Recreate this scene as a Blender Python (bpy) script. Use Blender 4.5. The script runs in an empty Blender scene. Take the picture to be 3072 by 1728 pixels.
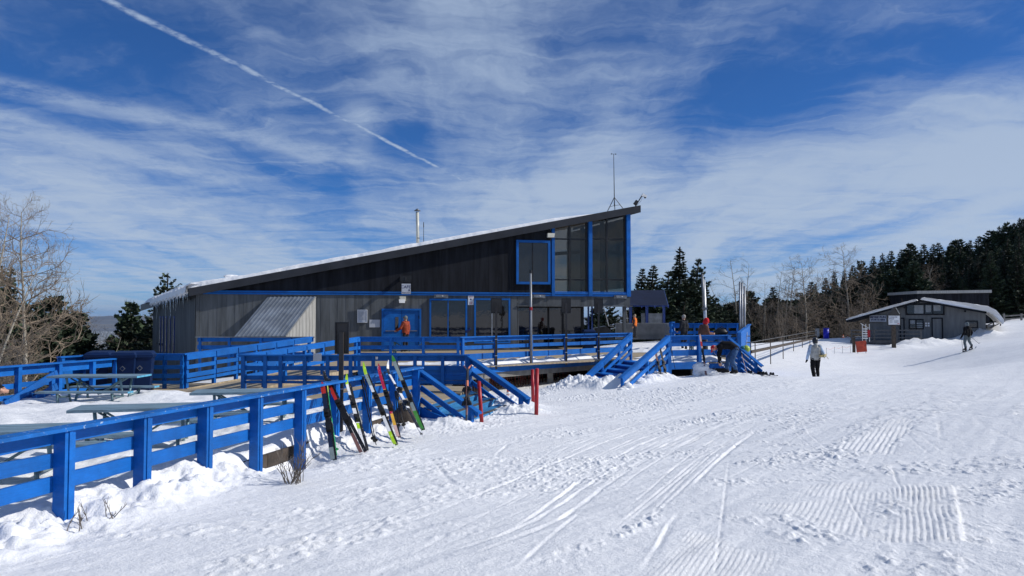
import bpy, bmesh, math, random
import numpy as np
from mathutils import Vector, Matrix
V = Vector
SC = bpy.context.scene
COL = SC.collection
rnd = random.Random(7)

# ---------------------------------------------------------------- camera
F = 2360.0                       # focal length in pixels of the 3072 x 1728 photograph
PITCH = math.radians(2.21)
CAM = V((0.0, 0.0, 1.65))
cam_d = bpy.data.cameras.new('camera')
cam_d.sensor_width = 36.0
cam_d.lens = 36.0 * F / 3072.0
cam_d.clip_start = 0.05
cam_d.clip_end = 120000.0
cam = bpy.data.objects.new('camera', cam_d)
cam.location = CAM
cam.rotation_euler = (math.radians(90) + PITCH, 0, 0)
COL.objects.link(cam)
SC.camera = cam
RC = Matrix.Rotation(math.radians(90) + PITCH, 3, 'X')

# ---------------------------------------------------------------- sun, sky, exposure
SUN_AZ = math.radians(91.0)      # clockwise from the view direction: to the right
SUN_EL = math.radians(35.0)
sun_dir = V((math.sin(SUN_AZ) * math.cos(SUN_EL), math.cos(SUN_AZ) * math.cos(SUN_EL), math.sin(SUN_EL)))
sun_d = bpy.data.lights.new('sun', 'SUN')
sun_d.energy = 3.95
sun_d.angle = math.radians(0.53)
sun_d.color = (1.0, 0.965, 0.915)
sun = bpy.data.objects.new('sun', sun_d)
sun.location = (60, 0, 60)
sun.rotation_euler = (-sun_dir).to_track_quat('-Z', 'Y').to_euler()
COL.objects.link(sun)
SC.view_settings.view_transform = 'Standard'
SC.view_settings.look = 'None'
SC.view_settings.exposure = 0.0
SC.view_settings.gamma = 1.0
SC.view_settings.use_curve_mapping = False
SC.cycles.use_denoising = True
SC.cycles.max_bounces = 6
SC.cycles.transparent_max_bounces = 12
SC.cycles.volume_bounces = 0


def ray(px, py):
    d = RC @ V(((px - 1536.0) / F, (864.0 - py) / F, -1.0))
    return d.normalized()


def PY(px, py, Y):               # point of that pixel's ray at world depth Y
    d = ray(px, py)
    return CAM + d * (Y / d.y)


def PZ(px, py, z):               # ... at world height z
    d = ray(px, py)
    return CAM + d * ((z - CAM.z) / d.z)


def PP(px, py, p0, n):           # ... on a plane
    d = ray(px, py)
    return CAM + d * ((p0 - CAM).dot(n) / d.dot(n))


def project(p):
    q = RC.transposed() @ (V(p) - CAM)
    return 1536.0 + F * q.x / -q.z, 864.0 - F * q.y / -q.z


def along(a, b, px):             # parameter of the point on a-b seen at column px
    lo, hi = -.22, 1.3
    f = lambda t: project(a.lerp(b, t))[0] - px
    s = 1 if f(hi) > f(lo) else -1
    for _ in range(50):
        m = (lo + hi) / 2
        if f(m) * s > 0: hi = m
        else: lo = m
    return (lo + hi) / 2


world = bpy.data.worlds.new('World')
SC.world = world
world.use_nodes = True


class NT:                        # small helper for node trees
    def __init__(s, tree):
        s.t = tree; tree.nodes.clear()
    def n(s, kind, **kw):
        nd = s.t.nodes.new(kind)
        for k, v in kw.items():
            setattr(nd, k, v)
        return nd
    def l(s, a, b):
        s.t.links.new(a, b)
    def put(s, sock, v):
        if hasattr(v, 'is_linked') or hasattr(v, 'links'): s.l(v, sock)
        else: sock.default_value = v
    def m(s, op, a, b=None, c=None, clamp=False):
        nd = s.n('ShaderNodeMath', operation=op, use_clamp=clamp)
        for i, v in enumerate((a, b, c)):
            if v is not None: s.put(nd.inputs[i], v)
        return nd.outputs[0]
    def vm(s, op, a, b=None):
        nd = s.n('ShaderNodeVectorMath', operation=op)
        for i, v in enumerate((a, b)):
            if v is not None: s.put(nd.inputs[i], v)
        return nd
    def mapr(s, v, a, b, c=0.0, d=1.0, smooth=True):
        nd = s.n('ShaderNodeMapRange', interpolation_type='SMOOTHSTEP' if smooth else 'LINEAR')
        s.put(nd.inputs['Value'], v)
        for k, x in zip(('From Min', 'From Max', 'To Min', 'To Max'), (a, b, c, d)):
            s.put(nd.inputs[k], x)
        return nd.outputs[0]
    def mix(s, f, a, b, blend='MIX'):
        nd = s.n('ShaderNodeMix', data_type='RGBA', blend_type=blend)
        s.put(nd.inputs[0], f); s.put(nd.inputs[6], a); s.put(nd.inputs[7], b)
        return nd.outputs[2]
    def noise(s, vec, scale, detail=4, rough=.55, dist=0.0, lac=2.0):
        nd = s.n('ShaderNodeTexNoise')
        if vec is not None: s.l(vec, nd.inputs['Vector'])
        nd.inputs['Scale'].default_value = scale
        nd.inputs['Detail'].default_value = detail
        nd.inputs['Roughness'].default_value = rough
        nd.inputs['Distortion'].default_value = dist
        nd.inputs['Lacunarity'].default_value = lac
        return nd.outputs['Fac']
    def mapping(s, vec, loc=(0, 0, 0), rot=(0, 0, 0), scale=(1, 1, 1)):
        nd = s.n('ShaderNodeMapping')
        s.l(vec, nd.inputs[0])
        nd.inputs['Location'].default_value = loc
        nd.inputs['Rotation'].default_value = rot
        nd.inputs['Scale'].default_value = scale
        return nd.outputs[0]


def sky_plane(px, py):           # where a pixel's ray meets a flat cloud layer (unit height)
    d = ray(px, py)
    return V((d.x / (d.z + .06), d.y / (d.z + .06)))


def build_world():
    N = NT(world.node_tree)
    out = N.n('ShaderNodeOutputWorld')
    bg = N.n('ShaderNodeBackground')
    bg.inputs['Strength'].default_value = 0.08
    sky = N.n('ShaderNodeTexSky', sky_type='NISHITA')
    sky.sun_disc = False
    sky.sun_elevation = SUN_EL
    sky.sun_rotation = SUN_AZ
    sky.altitude = 3000.0
    sky.air_density = 1.0
    sky.dust_density = 0.3
    sky.ozone_density = 3.0
    tc = N.n('ShaderNodeTexCoord')
    sep = N.n('ShaderNodeSeparateXYZ')
    N.l(tc.outputs['Generated'], sep.inputs[0])
    z = N.m('ADD', N.m('MAXIMUM', sep.outputs[2], 0.0), 0.06)
    px = N.m('DIVIDE', sep.outputs[0], z)
    py = N.m('DIVIDE', sep.outputs[1], z)
    cmb = N.n('ShaderNodeCombineXYZ')
    N.l(px, cmb.inputs[0]); N.l(py, cmb.inputs[1])
    P = cmb.outputs[0]
    warp = N.noise(N.mapping(P, scale=(.5, .35, 1)), 1.0, 3, .5)
    wv = N.n('ShaderNodeCombineXYZ')
    N.l(N.m('MULTIPLY', N.m('SUBTRACT', warp, .5), 1.1), wv.inputs[0])
    N.l(N.m('MULTIPLY', N.m('SUBTRACT', warp, .5), -.9), wv.inputs[1])
    Q = N.vm('ADD', P, wv.outputs[0]).outputs[0]
    curl = N.n('ShaderNodeTexNoise'); N.l(N.mapping(P, scale=(1.2, .8, 1)), curl.inputs['Vector'])
    curl.inputs['Scale'].default_value = 1.5; curl.inputs['Detail'].default_value = 5; curl.inputs['Roughness'].default_value = .6
    Q = N.vm('ADD', Q, N.vm('MULTIPLY', N.vm('SUBTRACT', curl.outputs['Color'], (.5, .5, .5)).outputs[0], (.55, .75, 0)).outputs[0]).outputs[0]
    # broad sheets, long streaks drawn out along the wind, fine fibres
    broad = N.noise(N.mapping(Q, loc=(3.4, 1.7, 0), rot=(0, 0, math.radians(-4)), scale=(.78, .30, 1)), 1.0, 3, .5)
    streak = N.noise(N.mapping(Q, loc=(7.1, 2.0, 0), rot=(0, 0, math.radians(-7)), scale=(2.6, .38, 1)), 1.0, 5, .6)
    fibre = N.noise(N.mapping(Q, loc=(1.0, 9.0, 0), rot=(0, 0, math.radians(24)), scale=(1.1, 3.4, 1)), 1.0, 8, .66, .9)
    fibre2 = N.noise(N.mapping(Q, loc=(4.0, 2.0, 0), rot=(0, 0, math.radians(-38)), scale=(1.3, 4.2, 1)), 1.0, 8, .66, .9)
    fibre = N.m('MULTIPLY', N.m('ADD', fibre, fibre2), .5)
    tot = N.m('ADD', N.m('ADD', N.m('MULTIPLY', broad, .55), N.m('MULTIPLY', streak, .45)),
              N.m('MULTIPLY', N.m('SUBTRACT', fibre, .5), .55))
    # where sheets and clear lanes stand in the sky (directions of the photograph)
    yy = N.m('MAXIMUM', sep.outputs[1], .12)
    uu = N.m('ADD', N.m('DIVIDE', sep.outputs[0], yy), N.m('MULTIPLY', N.m('SUBTRACT', warp, .5), .12))
    vv = N.m('ADD', N.m('DIVIDE', sep.outputs[2], yy), N.m('MULTIPLY', N.m('SUBTRACT', streak, .5), .06))
    bias = None
    for cx, cy, rx, ry, am in ((1250, 120, 420, 240, .02), (1800, 240, 430, 220, .12), (300, 170, 470, 190, -.14), (1215, 420, 140, 80, -.17), (2280, 320, 330, 115, -.14), (2880, 170, 260, 70, -.08),
                               (3000, 480, 330, 200, .24), (2050, 560, 800, 150, .11), (930, 560, 300, 50, -.10), (2650, 60, 380, 90, .10), (620, 650, 600, 120, .05), (1000, 520, 60, 60, -.10), (2650, 700, 600, 160, .07), (1050, 362, 70, 46, .19), (1075, 430, 50, 80, .12)):
        d = ray(cx, cy); u0, v0 = d.x / d.y, d.z / d.y
        e = N.m('ADD', N.m('POWER', N.m('MULTIPLY', N.m('SUBTRACT', uu, u0), F / rx), 2.0), N.m('POWER', N.m('MULTIPLY', N.m('SUBTRACT', vv, v0), F / ry), 2.0))
        g = N.m('MULTIPLY', N.m('EXPONENT', N.m('MULTIPLY', e, -1.0)), am * .85)
        bias = g if bias is None else N.m('ADD', bias, g)
    low = N.mapr(sep.outputs[2], 0.0, .26, .13, 0.0, False)
    tot = N.m('ADD', N.m('ADD', tot, bias), low)
    cover = N.m('MULTIPLY', N.mapr(tot, .335, .765, 0.02, .88), 1.0)

    def line(p, q, w0, w1, wobble, fine):
        a, b = sky_plane(*p), sky_plane(*q)
        dv = (b - a); L = dv.length; dv = dv / L
        nx, ny = -dv.y, dv.x
        wob = N.m('MULTIPLY', N.m('SUBTRACT', N.noise(P, fine, 4, .6), .5), wobble)
        dist = N.m('ADD', N.m('SUBTRACT', N.m('ADD', N.m('MULTIPLY', px, nx), N.m('MULTIPLY', py, ny)), a.x * nx + a.y * ny), wob)
        lon = N.m('SUBTRACT', N.m('ADD', N.m('MULTIPLY', px, dv.x), N.m('MULTIPLY', py, dv.y)), a.x * dv.x + a.y * dv.y)
        width = N.mapr(lon, -.5, L, w0, w1, False)
        k = N.m('SUBTRACT', 1.0, N.mapr(N.m('DIVIDE', N.m('ABSOLUTE', dist), width), .1, 1.0))
        k = N.m('MULTIPLY', k, N.mapr(lon, L * .88, L * 1.03, 1.0, 0.0))
        return N.m('MULTIPLY', k, N.mapr(N.noise(P, fine * 1.7, 6, .75), .32, .62, .12, .95))
    trail = line((320, 0), (1500, 600), .030, .017, .040, 6.0)          # one sharp aircraft trail
    old1 = line((-200, 215), (1150, 500), .16, .22, .20, 1.6)            # two old, spread ones
    old2 = line((-200, 290), (700, 560), .17, .26, .22, 1.4)
    cover = N.m('MAXIMUM', cover, N.m('MULTIPLY', trail, .85))
    inv = N.m('MULTIPLY', N.m('SUBTRACT', 1.0, N.m('MULTIPLY', old1, .55)), N.m('SUBTRACT', 1.0, N.m('MULTIPLY', old2, .55)))
    cover = N.m('SUBTRACT', 1.0, N.m('MULTIPLY', N.m('SUBTRACT', 1.0, cover), inv))
    deep = N.mix(1.0, sky.outputs[0], (.21, .64, 1.16, 1), 'MULTIPLY')
    cloud = N.mix(N.mapr(sep.outputs[2], 0, .35), (6.2, 7.3, 8.8, 1), (5.0, 6.3, 8.4, 1))
    N.l(N.mix(cover, deep, cloud), bg.inputs[0])
    N.l(bg.outputs[0], out.inputs[0])


build_world()

# ---------------------------------------------------------------- materials
MATS = {}


def mat(name, rgb, rough=.6, var=.18, scale=2.0, bump=0.0, bscale=40.0, metal=0.0, grain=None, spec=.4, spots=None, coat=0.0, board=0.0):
    """plain procedural material: colour broken up by noise in world space, fine bump, optional grain axis and worn spots"""
    if name in MATS: return MATS[name]
    m = bpy.data.materials.new(name)
    m.use_nodes = True
    N = NT(m.node_tree)
    out = N.n('ShaderNodeOutputMaterial')
    b = N.n('ShaderNodeBsdfPrincipled')
    N.l(b.outputs[0], out.inputs[0])
    geo = N.n('ShaderNodeNewGeometry')
    pos = geo.outputs['Position']
    if grain: pos = N.mapping(pos, scale=grain)
    n1 = N.noise(pos, scale, 5, .6)
    c0 = tuple(max(0, c * (1 - var)) for c in rgb) + (1,)
    c1 = tuple(min(1, c * (1 + var)) for c in rgb) + (1,)
    col = N.mix(N.mapr(n1, .3, .7), c0, c1)
    if spots:
        sc, thr, srgb = spots
        sn = N.noise(geo.outputs['Position'], sc, 6, .7)
        col = N.mix(N.mapr(sn, thr, thr + .06), col, tuple(srgb) + (1,))
    if board:                    # painted boards: each a little different, grain and scuffs along the length
        oi = N.n('ShaderNodeObjectInfo'); tc = N.n('ShaderNodeTexCoord')
        off = N.n('ShaderNodeCombineXYZ')
        for i in range(3): N.l(N.m('MULTIPLY', oi.outputs['Random'], 37.0 + 11 * i), off.inputs[i])
        gp = N.vm('ADD', N.mapping(tc.outputs['Object'], scale=(2.5, 9, 9)), off.outputs[0]).outputs[0]
        gn = N.noise(gp, 1.6, 6, .7)
        k = N.m('MULTIPLY', N.mapr(oi.outputs['Random'], 0, 1, 1 - board, 1 + board, False), N.mapr(gn, .25, .75, .80, 1.16, False))
        cm = N.n('ShaderNodeCombineXYZ')
        for i in range(3): N.l(k, cm.inputs[i])
        col = N.mix(1.0, col, cm.outputs[0], 'MULTIPLY')
        scuff = N.noise(N.vm('ADD', N.mapping(tc.outputs['Object'], scale=(7, 22, 22)), off.outputs[0]).outputs[0], 1.0, 7, .75)
        if board < .3: col = N.mix(N.mapr(scuff, .68, .77, 0, .75), col, (.26, .33, .40, 1))
        pos = gp; bscale = 5.0
    N.l(col, b.inputs['Base Color'])
    b.inputs['Roughness'].default_value = rough
    b.inputs['Metallic'].default_value = metal
    b.inputs['Specular IOR Level'].default_value = spec
    if coat: b.inputs['Coat Weight'].default_value = coat
    if bump:
        bn = N.n('ShaderNodeBump')
        bn.inputs['Strength'].default_value = bump
        bn.inputs['Distance'].default_value = .02
        N.l(N.noise(pos, bscale, 4, .6), bn.inputs['Height'])
        N.l(bn.outputs[0], b.inputs['Normal'])
    MATS[name] = m
    return m


def glass_mat(name, tint, see):
    """window pane: lets part of the light through, mirrors by Fresnel"""
    m = bpy.data.materials.new(name); m.use_nodes = True
    N = NT(m.node_tree)
    out = N.n('ShaderNodeOutputMaterial')
    tr = N.n('ShaderNodeBsdfTransparent'); tr.inputs[0].default_value = tint + (1,)
    gl = N.n('ShaderNodeBsdfGlossy'); gl.inputs['Roughness'].default_value = .015
    gl.inputs[0].default_value = (.66, .60, .52, 1)
    fr = N.n('ShaderNodeFresnel'); fr.inputs[0].default_value = 1.5
    geo = N.n('ShaderNodeNewGeometry')
    bn = N.n('ShaderNodeBump'); bn.inputs['Strength'].default_value = .12; bn.inputs['Distance'].default_value = .03
    N.l(N.noise(geo.outputs['Position'], 1.1, 2, .5), bn.inputs['Height'])
    N.l(bn.outputs[0], gl.inputs['Normal'])
    mx = N.n('ShaderNodeMixShader')
    N.l(N.m('MULTIPLY', fr.outputs[0], see), mx.inputs[0])
    N.l(tr.outputs[0], mx.inputs[1]); N.l(gl.outputs[0], mx.inputs[2])
    N.l(mx.outputs[0], out.inputs[0])
    MATS[name] = m
    return m


def snow_mat(name, bump=.35, fine=70.0, dirt=0.0):
    m = bpy.data.materials.new(name); m.use_nodes = True
    N = NT(m.node_tree)
    out = N.n('ShaderNodeOutputMaterial')
    b = N.n('ShaderNodeBsdfPrincipled')
    N.l(b.outputs[0], out.inputs[0])
    geo = N.n('ShaderNodeNewGeometry'); pos = geo.outputs['Position']
    n1 = N.noise(pos, .8, 5, .6)
    col = N.mix(N.mapr(n1, .3, .7), (.83, .835, .84, 1), (.905, .905, .90, 1))
    if dirt:
        d = N.noise(pos, 2.2, 6, .7)
        col = N.mix(N.mapr(d, .62, .75, 0, dirt), col, (.35, .33, .30, 1))
    N.l(col, b.inputs['Base Color'])
    b.inputs['Roughness'].default_value = .55
    b.inputs['Specular IOR Level'].default_value = .25
    bn = N.n('ShaderNodeBump'); bn.inputs['Strength'].default_value = bump; bn.inputs['Distance'].default_value = .03
    h = N.m('ADD', N.m('ADD', N.noise(pos, fine, 5, .65), N.m('MULTIPLY', N.noise(pos, fine * .22, 4, .6), 1.6)), N.m('ADD', N.m('MULTIPLY', N.noise(pos, 3.3, 7, .70), 2.6), N.m('MULTIPLY', N.noise(N.mapping(pos, rot=(0, 0, .5), scale=(1.0, 2.2, 1)), .9, 6, .68), 4.5)))
    N.l(h, bn.inputs['Height'])
    N.l(bn.outputs[0], b.inputs['Normal'])
    MATS[name] = m
    return m


HAZE_D = 1.5e-5
BLUE = mat('blue_paint', (.002, .116, .43), .55, .14, 3.0, .3, 30, spots=(9.0, .735, (.30, .45, .62)), board=.14, spec=.3)
BLUEW = mat('worn_blue_paint', (.003, .122, .43), .6, .2, 4.0, .3, 30, spots=(13.0, .60, (.42, .52, .62)), board=.12, spec=.3)
NAVY = mat('dark_blue_paint', (.012, .04, .20), .45, .2)
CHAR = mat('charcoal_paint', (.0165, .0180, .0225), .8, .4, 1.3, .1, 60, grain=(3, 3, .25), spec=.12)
GREY = mat('grey_siding', (.104, .112, .117), .75, .26, 1.6, .2, 50, grain=(3, 3, .25), spec=.15)
GREYL = mat('light_grey_boards', (.36, .355, .33), .65, .18, 2.2, .2, 40, grain=(5, 5, .4))
FASC = mat('fascia_metal', (.026, .027, .031), .45, .25, 1.0)
STEEL = mat('galvanised_steel', (.46, .48, .50), .38, .2, 2.5, 0, metal=.75)
STEELD = mat('dull_steel', (.20, .21, .22), .5, .25, 2.5, metal=.5)
CORR = mat('corrugated_sheet', (.30, .33, .36), .35, .25, 1.5, metal=.6)
BLACK = mat('black_plastic', (.012, .012, .013), .45, .3, 4)
BROWNB = mat('bronze_sign_back', (.040, .034, .030), .5, .25, 3)
DARKV = mat('painted_void_shade', (.010, .010, .011), .9, .3)  # near-black colour standing in for the shade inside hollows
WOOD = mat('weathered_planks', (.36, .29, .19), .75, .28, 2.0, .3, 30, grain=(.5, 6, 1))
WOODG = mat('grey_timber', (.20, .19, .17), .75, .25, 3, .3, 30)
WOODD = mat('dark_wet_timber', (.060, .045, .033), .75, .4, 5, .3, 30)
TABLE = mat('faded_blue_table', (.165, .25, .31), .7, .3, 3, .2, 30, grain=(1, 6, 6))
TABLEL = mat('light_blue_table_paint', (.10, .36, .52), .6, .2, 3)
PIPE = mat('teal_grey_pipe', (.16, .25, .27), .45, .25, 4, metal=.3)
REDP = mat('red_paint', (.34, .010, .016), .4, .2, 5, spots=(20, .72, (.5, .2, .2)))
WHITE = mat('white_paint', (.72, .72, .70), .5, .08)
CONC = mat('concrete', (.30, .29, .27), .85, .2, 3, .3, 30)
ORANGE = mat('orange_plastic', (.62, .11, .02), .5, .15)
CREAM = mat('cream_metal', (.62, .60, .50), .4, .12)
BARK = mat('conifer_bark', (.060, .045, .034), .85, .35, 6, .4, 20)
NEEDLE = mat('conifer_needles', (.032, .050, .024), .75, .45, .9, board=.35)
NEEDLE2 = mat('dark_needles', (.025, .040, .022), .75, .45, .9, board=.35)
TWIGP = mat('pale_twigs', (.22, .17, .12), .8, .3, 3)
ASPEN = mat('aspen_bark', (.34, .31, .25), .8, .3, 4, .3, 15)
TWIG = mat('bare_twigs', (.165, .13, .095), .8, .3, 3)
TWIGG = mat('grey_brown_twigs', (.125, .105, .085), .8, .35, 3)
SKIN = mat('skin', (.48, .27, .19), .55, .1)
SNOW = snow_mat('snow', .42, 48)
SNOWP = snow_mat('packed_snow', .22, 38)
ICE = mat('ice', (.62, .68, .74), .12, .1, 3, spec=.6)
ICE.node_tree.nodes['Principled BSDF'].inputs['Transmission Weight'].default_value = .75
GLASSU = glass_mat('hall_glass', (.44, .41, .37), 1.9)
GLASSC = glass_mat('clear_glass', (.9, .9, .88), 1.0)
DGLASS = mat('dark_window_glass', (.012, .0115, .011), .03, .3, 1.0, .12, 1.3, spec=.75)
GRIP = mat('grip_mat', (.085, .085, .08), .9, .35, 30, .5, 150)

# ---------------------------------------------------------------- mesh and object helpers
WM = {}                          # world matrix of every object built here


class MB:
    def __init__(s):
        s.v = []; s.f = []; s.mi = []
    def add(s, vs, fs, mi=0):
        o = len(s.v)
        s.v += [tuple(x) for x in vs]
        s.f += [tuple(i + o for i in f) for f in fs]
        s.mi += [mi] * len(fs)
        return s
    def box(s, c, size, ax=None, mi=0):
        c = V(c)
        X, Y, Z = ax if ax else (V((1, 0, 0)), V((0, 1, 0)), V((0, 0, 1)))
        hx, hy, hz = X * size[0] / 2, Y * size[1] / 2, Z * size[2] / 2
        vs = [c + a * hx + b * hy + d * hz for d in (-1, 1) for a, b in ((-1, -1), (1, -1), (1, 1), (-1, 1))]
        return s.add(vs, [(3, 2, 1, 0), (4, 5, 6, 7), (0, 1, 5, 4), (1, 2, 6, 5), (2, 3, 7, 6), (3, 0, 4, 7)], mi)
    def bar(s, a, b, w, h, up=V((0, 0, 1)), mi=0):
        a, b = V(a), V(b)
        X = (b - a); L = X.length; X = X / L
        Y = up.cross(X)
        if Y.length < 1e-5: Y = V((0, 1, 0)).cross(X)
        Y.normalize(); Z = X.cross(Y)
        return s.box((a + b) / 2, (L, w, h), (X, Y, Z), mi)
    def tube(s, pts, rad, n=6, cap=True, mi=0):
        pts = [V(p) for p in pts]
        if not hasattr(rad, '__len__'): rad = [rad] * len(pts)
        rings = []
        for i, p in enumerate(pts):
            t = (pts[min(i + 1, len(pts) - 1)] - pts[max(i - 1, 0)])
            t = t.normalized() if t.length > 1e-9 else V((0, 0, 1))
            u = t.cross(V((0, 0, 1)) if abs(t.z) < .9 else V((1, 0, 0))).normalized()
            w = t.cross(u)
            rings.append([p + (u * math.cos(k * 2 * math.pi / n) + w * math.sin(k * 2 * math.pi / n)) * rad[i] for k in range(n)])
        vs = [x for r in rings for x in r]
        fs = []
        for i in range(len(pts) - 1):
            for k in range(n):
                a, b = i * n + k, i * n + (k + 1) % n
                fs.append((a, a + n, b + n, b))
        if cap:
            fs.append(tuple(range(n))); fs.append(tuple(reversed(range((len(pts) - 1) * n, len(pts) * n))))
        return s.add(vs, fs, mi)
    def prism(s, poly, ext, mi=0):
        poly = [V(p) for p in poly]; ext = V(ext); n = len(poly)
        nn = V((0, 0, 0))
        for i in range(n): nn += poly[i].cross(poly[(i + 1) % n])
        if nn.dot(ext) > 0: poly = poly[::-1]
        vs = poly + [p + ext for p in poly]
        fs = [tuple(range(n)), tuple(reversed(range(n, 2 * n)))] + [((i + 1) % n, i, n + i, n + (i + 1) % n) for i in range(n)]
        return s.add(vs, fs, mi)
    def blob(s, c, r, nu=10, nv=6, mi=0, amp=0.0, seed=0):
        c = V(c); rr = random.Random(seed)
        if not hasattr(r, '__len__'): r = (r, r, r)
        vs = [c + V((0, 0, -r[2]))]
        for j in range(1, nv):
            ph = -math.pi / 2 + math.pi * j / nv
            for i in range(nu):
                th = 2 * math.pi * i / nu
                k = 1 + amp * (rr.random() - .5) * 2
                vs.append(c + V((math.cos(ph) * math.cos(th) * r[0], math.cos(ph) * math.sin(th) * r[1], math.sin(ph) * r[2])) * k)
        vs.append(c + V((0, 0, r[2])))
        fs = []
        for i in range(nu):
            fs.append((0, 1 + (i + 1) % nu, 1 + i))
            for j in range(nv - 2):
                a, b = 1 + j * nu + i, 1 + j * nu + (i + 1) % nu
                fs.append((a, b, b + nu, a + nu))
            e = 1 + (nv - 2) * nu
            fs.append((e + i, e + (i + 1) % nu, len(vs) - 1))
        return s.add(vs, fs, mi)
    def center(s):
        a = np.array(s.v); return V((a.min(0) + a.max(0)) / 2)
    def mesh(s, name, mats, origin=V((0, 0, 0)), smooth=False):
        me = bpy.data.meshes.new(name)
        me.from_pydata([(x - origin.x, y - origin.y, z - origin.z) for x, y, z in s.v], [], s.f)
        for m in (mats if isinstance(mats, (list, tuple)) else [mats]): me.materials.append(m)
        if any(s.mi): me.polygons.foreach_set('material_index', s.mi)
        if smooth: me.polygons.foreach_set('use_smooth', [True] * len(s.f))
        me.update()
        return me


XF = [None]                      # optional frame in which a group of things is laid out


def place(o, W, parent=None):
    COL.objects.link(o)
    if XF[0] is not None: W = XF[0] @ W
    WM[o.name] = W
    if parent is not None:
        o.parent = parent
        o.matrix_parent_inverse = WM[parent.name].inverted()
    o.matrix_basis = W
    return o


def tag(o, label=None, cat=None, group=None, kind=None):
    if label: o['label'] = label
    if cat: o['category'] = cat
    if group: o['group'] = group
    if kind: o['kind'] = kind
    return o


def thing(name, loc, label, cat, group=None):
    o = bpy.data.objects.new(name, None)
    o.empty_display_size = .2
    place(o, Matrix.Translation(V(loc)))
    return tag(o, label, cat, group)


def part(parent, name, mb, mats, smooth=False, label=None, kind=None):
    c = mb.center()
    me = mb.mesh(name, mats, c, smooth)
    o = bpy.data.objects.new(name, me)
    place(o, Matrix.Translation(c), parent)
    return tag(o, label, None, None, kind)


def single(name, mb, mats, label, cat, group=None, smooth=False, kind=None):
    o = part(None, name, mb, mats, smooth)
    return tag(o, label, cat, group, kind)


CUBES = {}


def boxpart(parent, name, c, size, ax=None, m=BLUE, label=None):
    """one rectangular piece; alike pieces share the mesh of a slightly chamfered unit block"""
    key = m.name
    if key not in CUBES:
        CUBES[key] = MB().box((0, 0, 0), (1, 1, 1)).mesh('block', m)
    X, Y, Z = ax if ax else (V((1, 0, 0)), V((0, 1, 0)), V((0, 0, 1)))
    W = Matrix(((X.x * size[0], Y.x * size[1], Z.x * size[2], c[0]), (X.y * size[0], Y.y * size[1], Z.y * size[2], c[1]),
                (X.z * size[0], Y.z * size[1], Z.z * size[2], c[2]), (0, 0, 0, 1)))
    o = bpy.data.objects.new(name, CUBES[key])
    place(o, W, parent)
    if label: o['label'] = label
    return o


def barpart(parent, name, a, b, w, h, m=BLUE, up=V((0, 0, 1)), label=None):
    a, b = V(a), V(b)
    X = b - a; L = X.length; X = X / L
    Y = up.cross(X)
    if Y.length < 1e-5: Y = V((0, 1, 0)).cross(X)
    Y.normalize(); Z = X.cross(Y)
    return boxpart(parent, name, (a + b) / 2, (L, w, h), (X, Y, Z), m, label)


# ---------------------------------------------------------------- terrain
CTRL = [(0, 0, .05), (-3, 4, -.18), (3, 4, .06), (8, 6, .42), (-4.3, 7.6, -.40), (-3.2, 12, -.50), (-2, 16.5, -.55), (-.6, 16, -.56), (.2, 19.5, -.63),
        (4, 12, -.25), (9, 14, .12), (3.5, 25, -.64), (-.3, 26.5, -.95), (2.0, 28.6, -.85), (-1.2, 24, -.85), (1.2, 23.2, -.78), (-3, 27, -1.0), (8, 28.5, -.44), (2.4, 27, -.66), (10.5, 30, -.62), (13.2, 33.9, -1.0), (13.2, 42, -1.0), (8, 20, -.45), (14, 22, -.1),
        (25, 50, -1.35), (29, 50, -.35), (33, 50, .35), (22, 40, -1.0), (27, 40, .15), (19.5, 30, -.05), (17, 34, -.75), (18, 42, -1.15),
        (30.9, 66, -.84), (39.4, 68, -.02), (45.6, 70, 1.15), (29, 74, -.25), (21, 60, -.6), (38, 80, .1), (60, 80, 2.4), (50, 60, 1.9),
        (-15, 20, -.8), (-10, 15, -.55), (-12, 8, -.5), (-22, 26, -2.6), (-26, 40, -5), (-15, 40, -1.5), (5, 40, -.7), (0, 60, -1.5), (12, 62, -.1), (-20, 60, -7), (15, 90, -4.5), (0, 95, -5),
        (49, 120, -2.5), (78, 120, 5), (105, 130, 9), (80, 170, 5), (35, 120, -5), (-60, 60, -16), (-50, 20, -8), (-40, -10, -4), (0, -25, .8), (40, -20, 3), (90, 20, 7), (130, 80, 11),
        (0, 180, -14), (-80, 180, -34), (-110, 60, -30), (60, 220, 0), (130, 200, 12), (190, 60, 16), (-150, 150, -50)]


def tps_fit(ctrl):
    c = np.array(ctrl, float); n = len(c)
    def ker(r2): return np.where(r2 > 0, r2 * np.log(r2 + 1e-12), 0.0) * .5
    d2 = ((c[:, None, :2] - c[None, :, :2]) ** 2).sum(-1)
    K = ker(d2) + np.eye(n) * .5
    Pm = np.c_[np.ones(n), c[:, :2]]
    A = np.zeros((n + 3, n + 3)); A[:n, :n] = K; A[:n, n:] = Pm; A[n:, :n] = Pm.T
    w = np.linalg.solve(A, np.r_[c[:, 2], 0, 0, 0])
    def f(x, y):
        x = np.asarray(x, float); y = np.asarray(y, float)
        z = w[n] + w[n + 1] * x + w[n + 2] * y
        for i in range(n):
            z = z + w[i] * ker((x - c[i, 0]) ** 2 + (y - c[i, 1]) ** 2)
        return z
    return f


base_z = tps_fit(CTRL)


def hash2(ix, iy, seed):
    h = (ix.astype(np.int64) * 374761393 + iy.astype(np.int64) * 668265263 + seed * 974711) & 0x7fffffff
    h = ((h ^ (h >> 13)) * 1274126177) & 0x7fffffff
    return ((h ^ (h >> 16)) & 0xffff) / 65535.0


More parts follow.
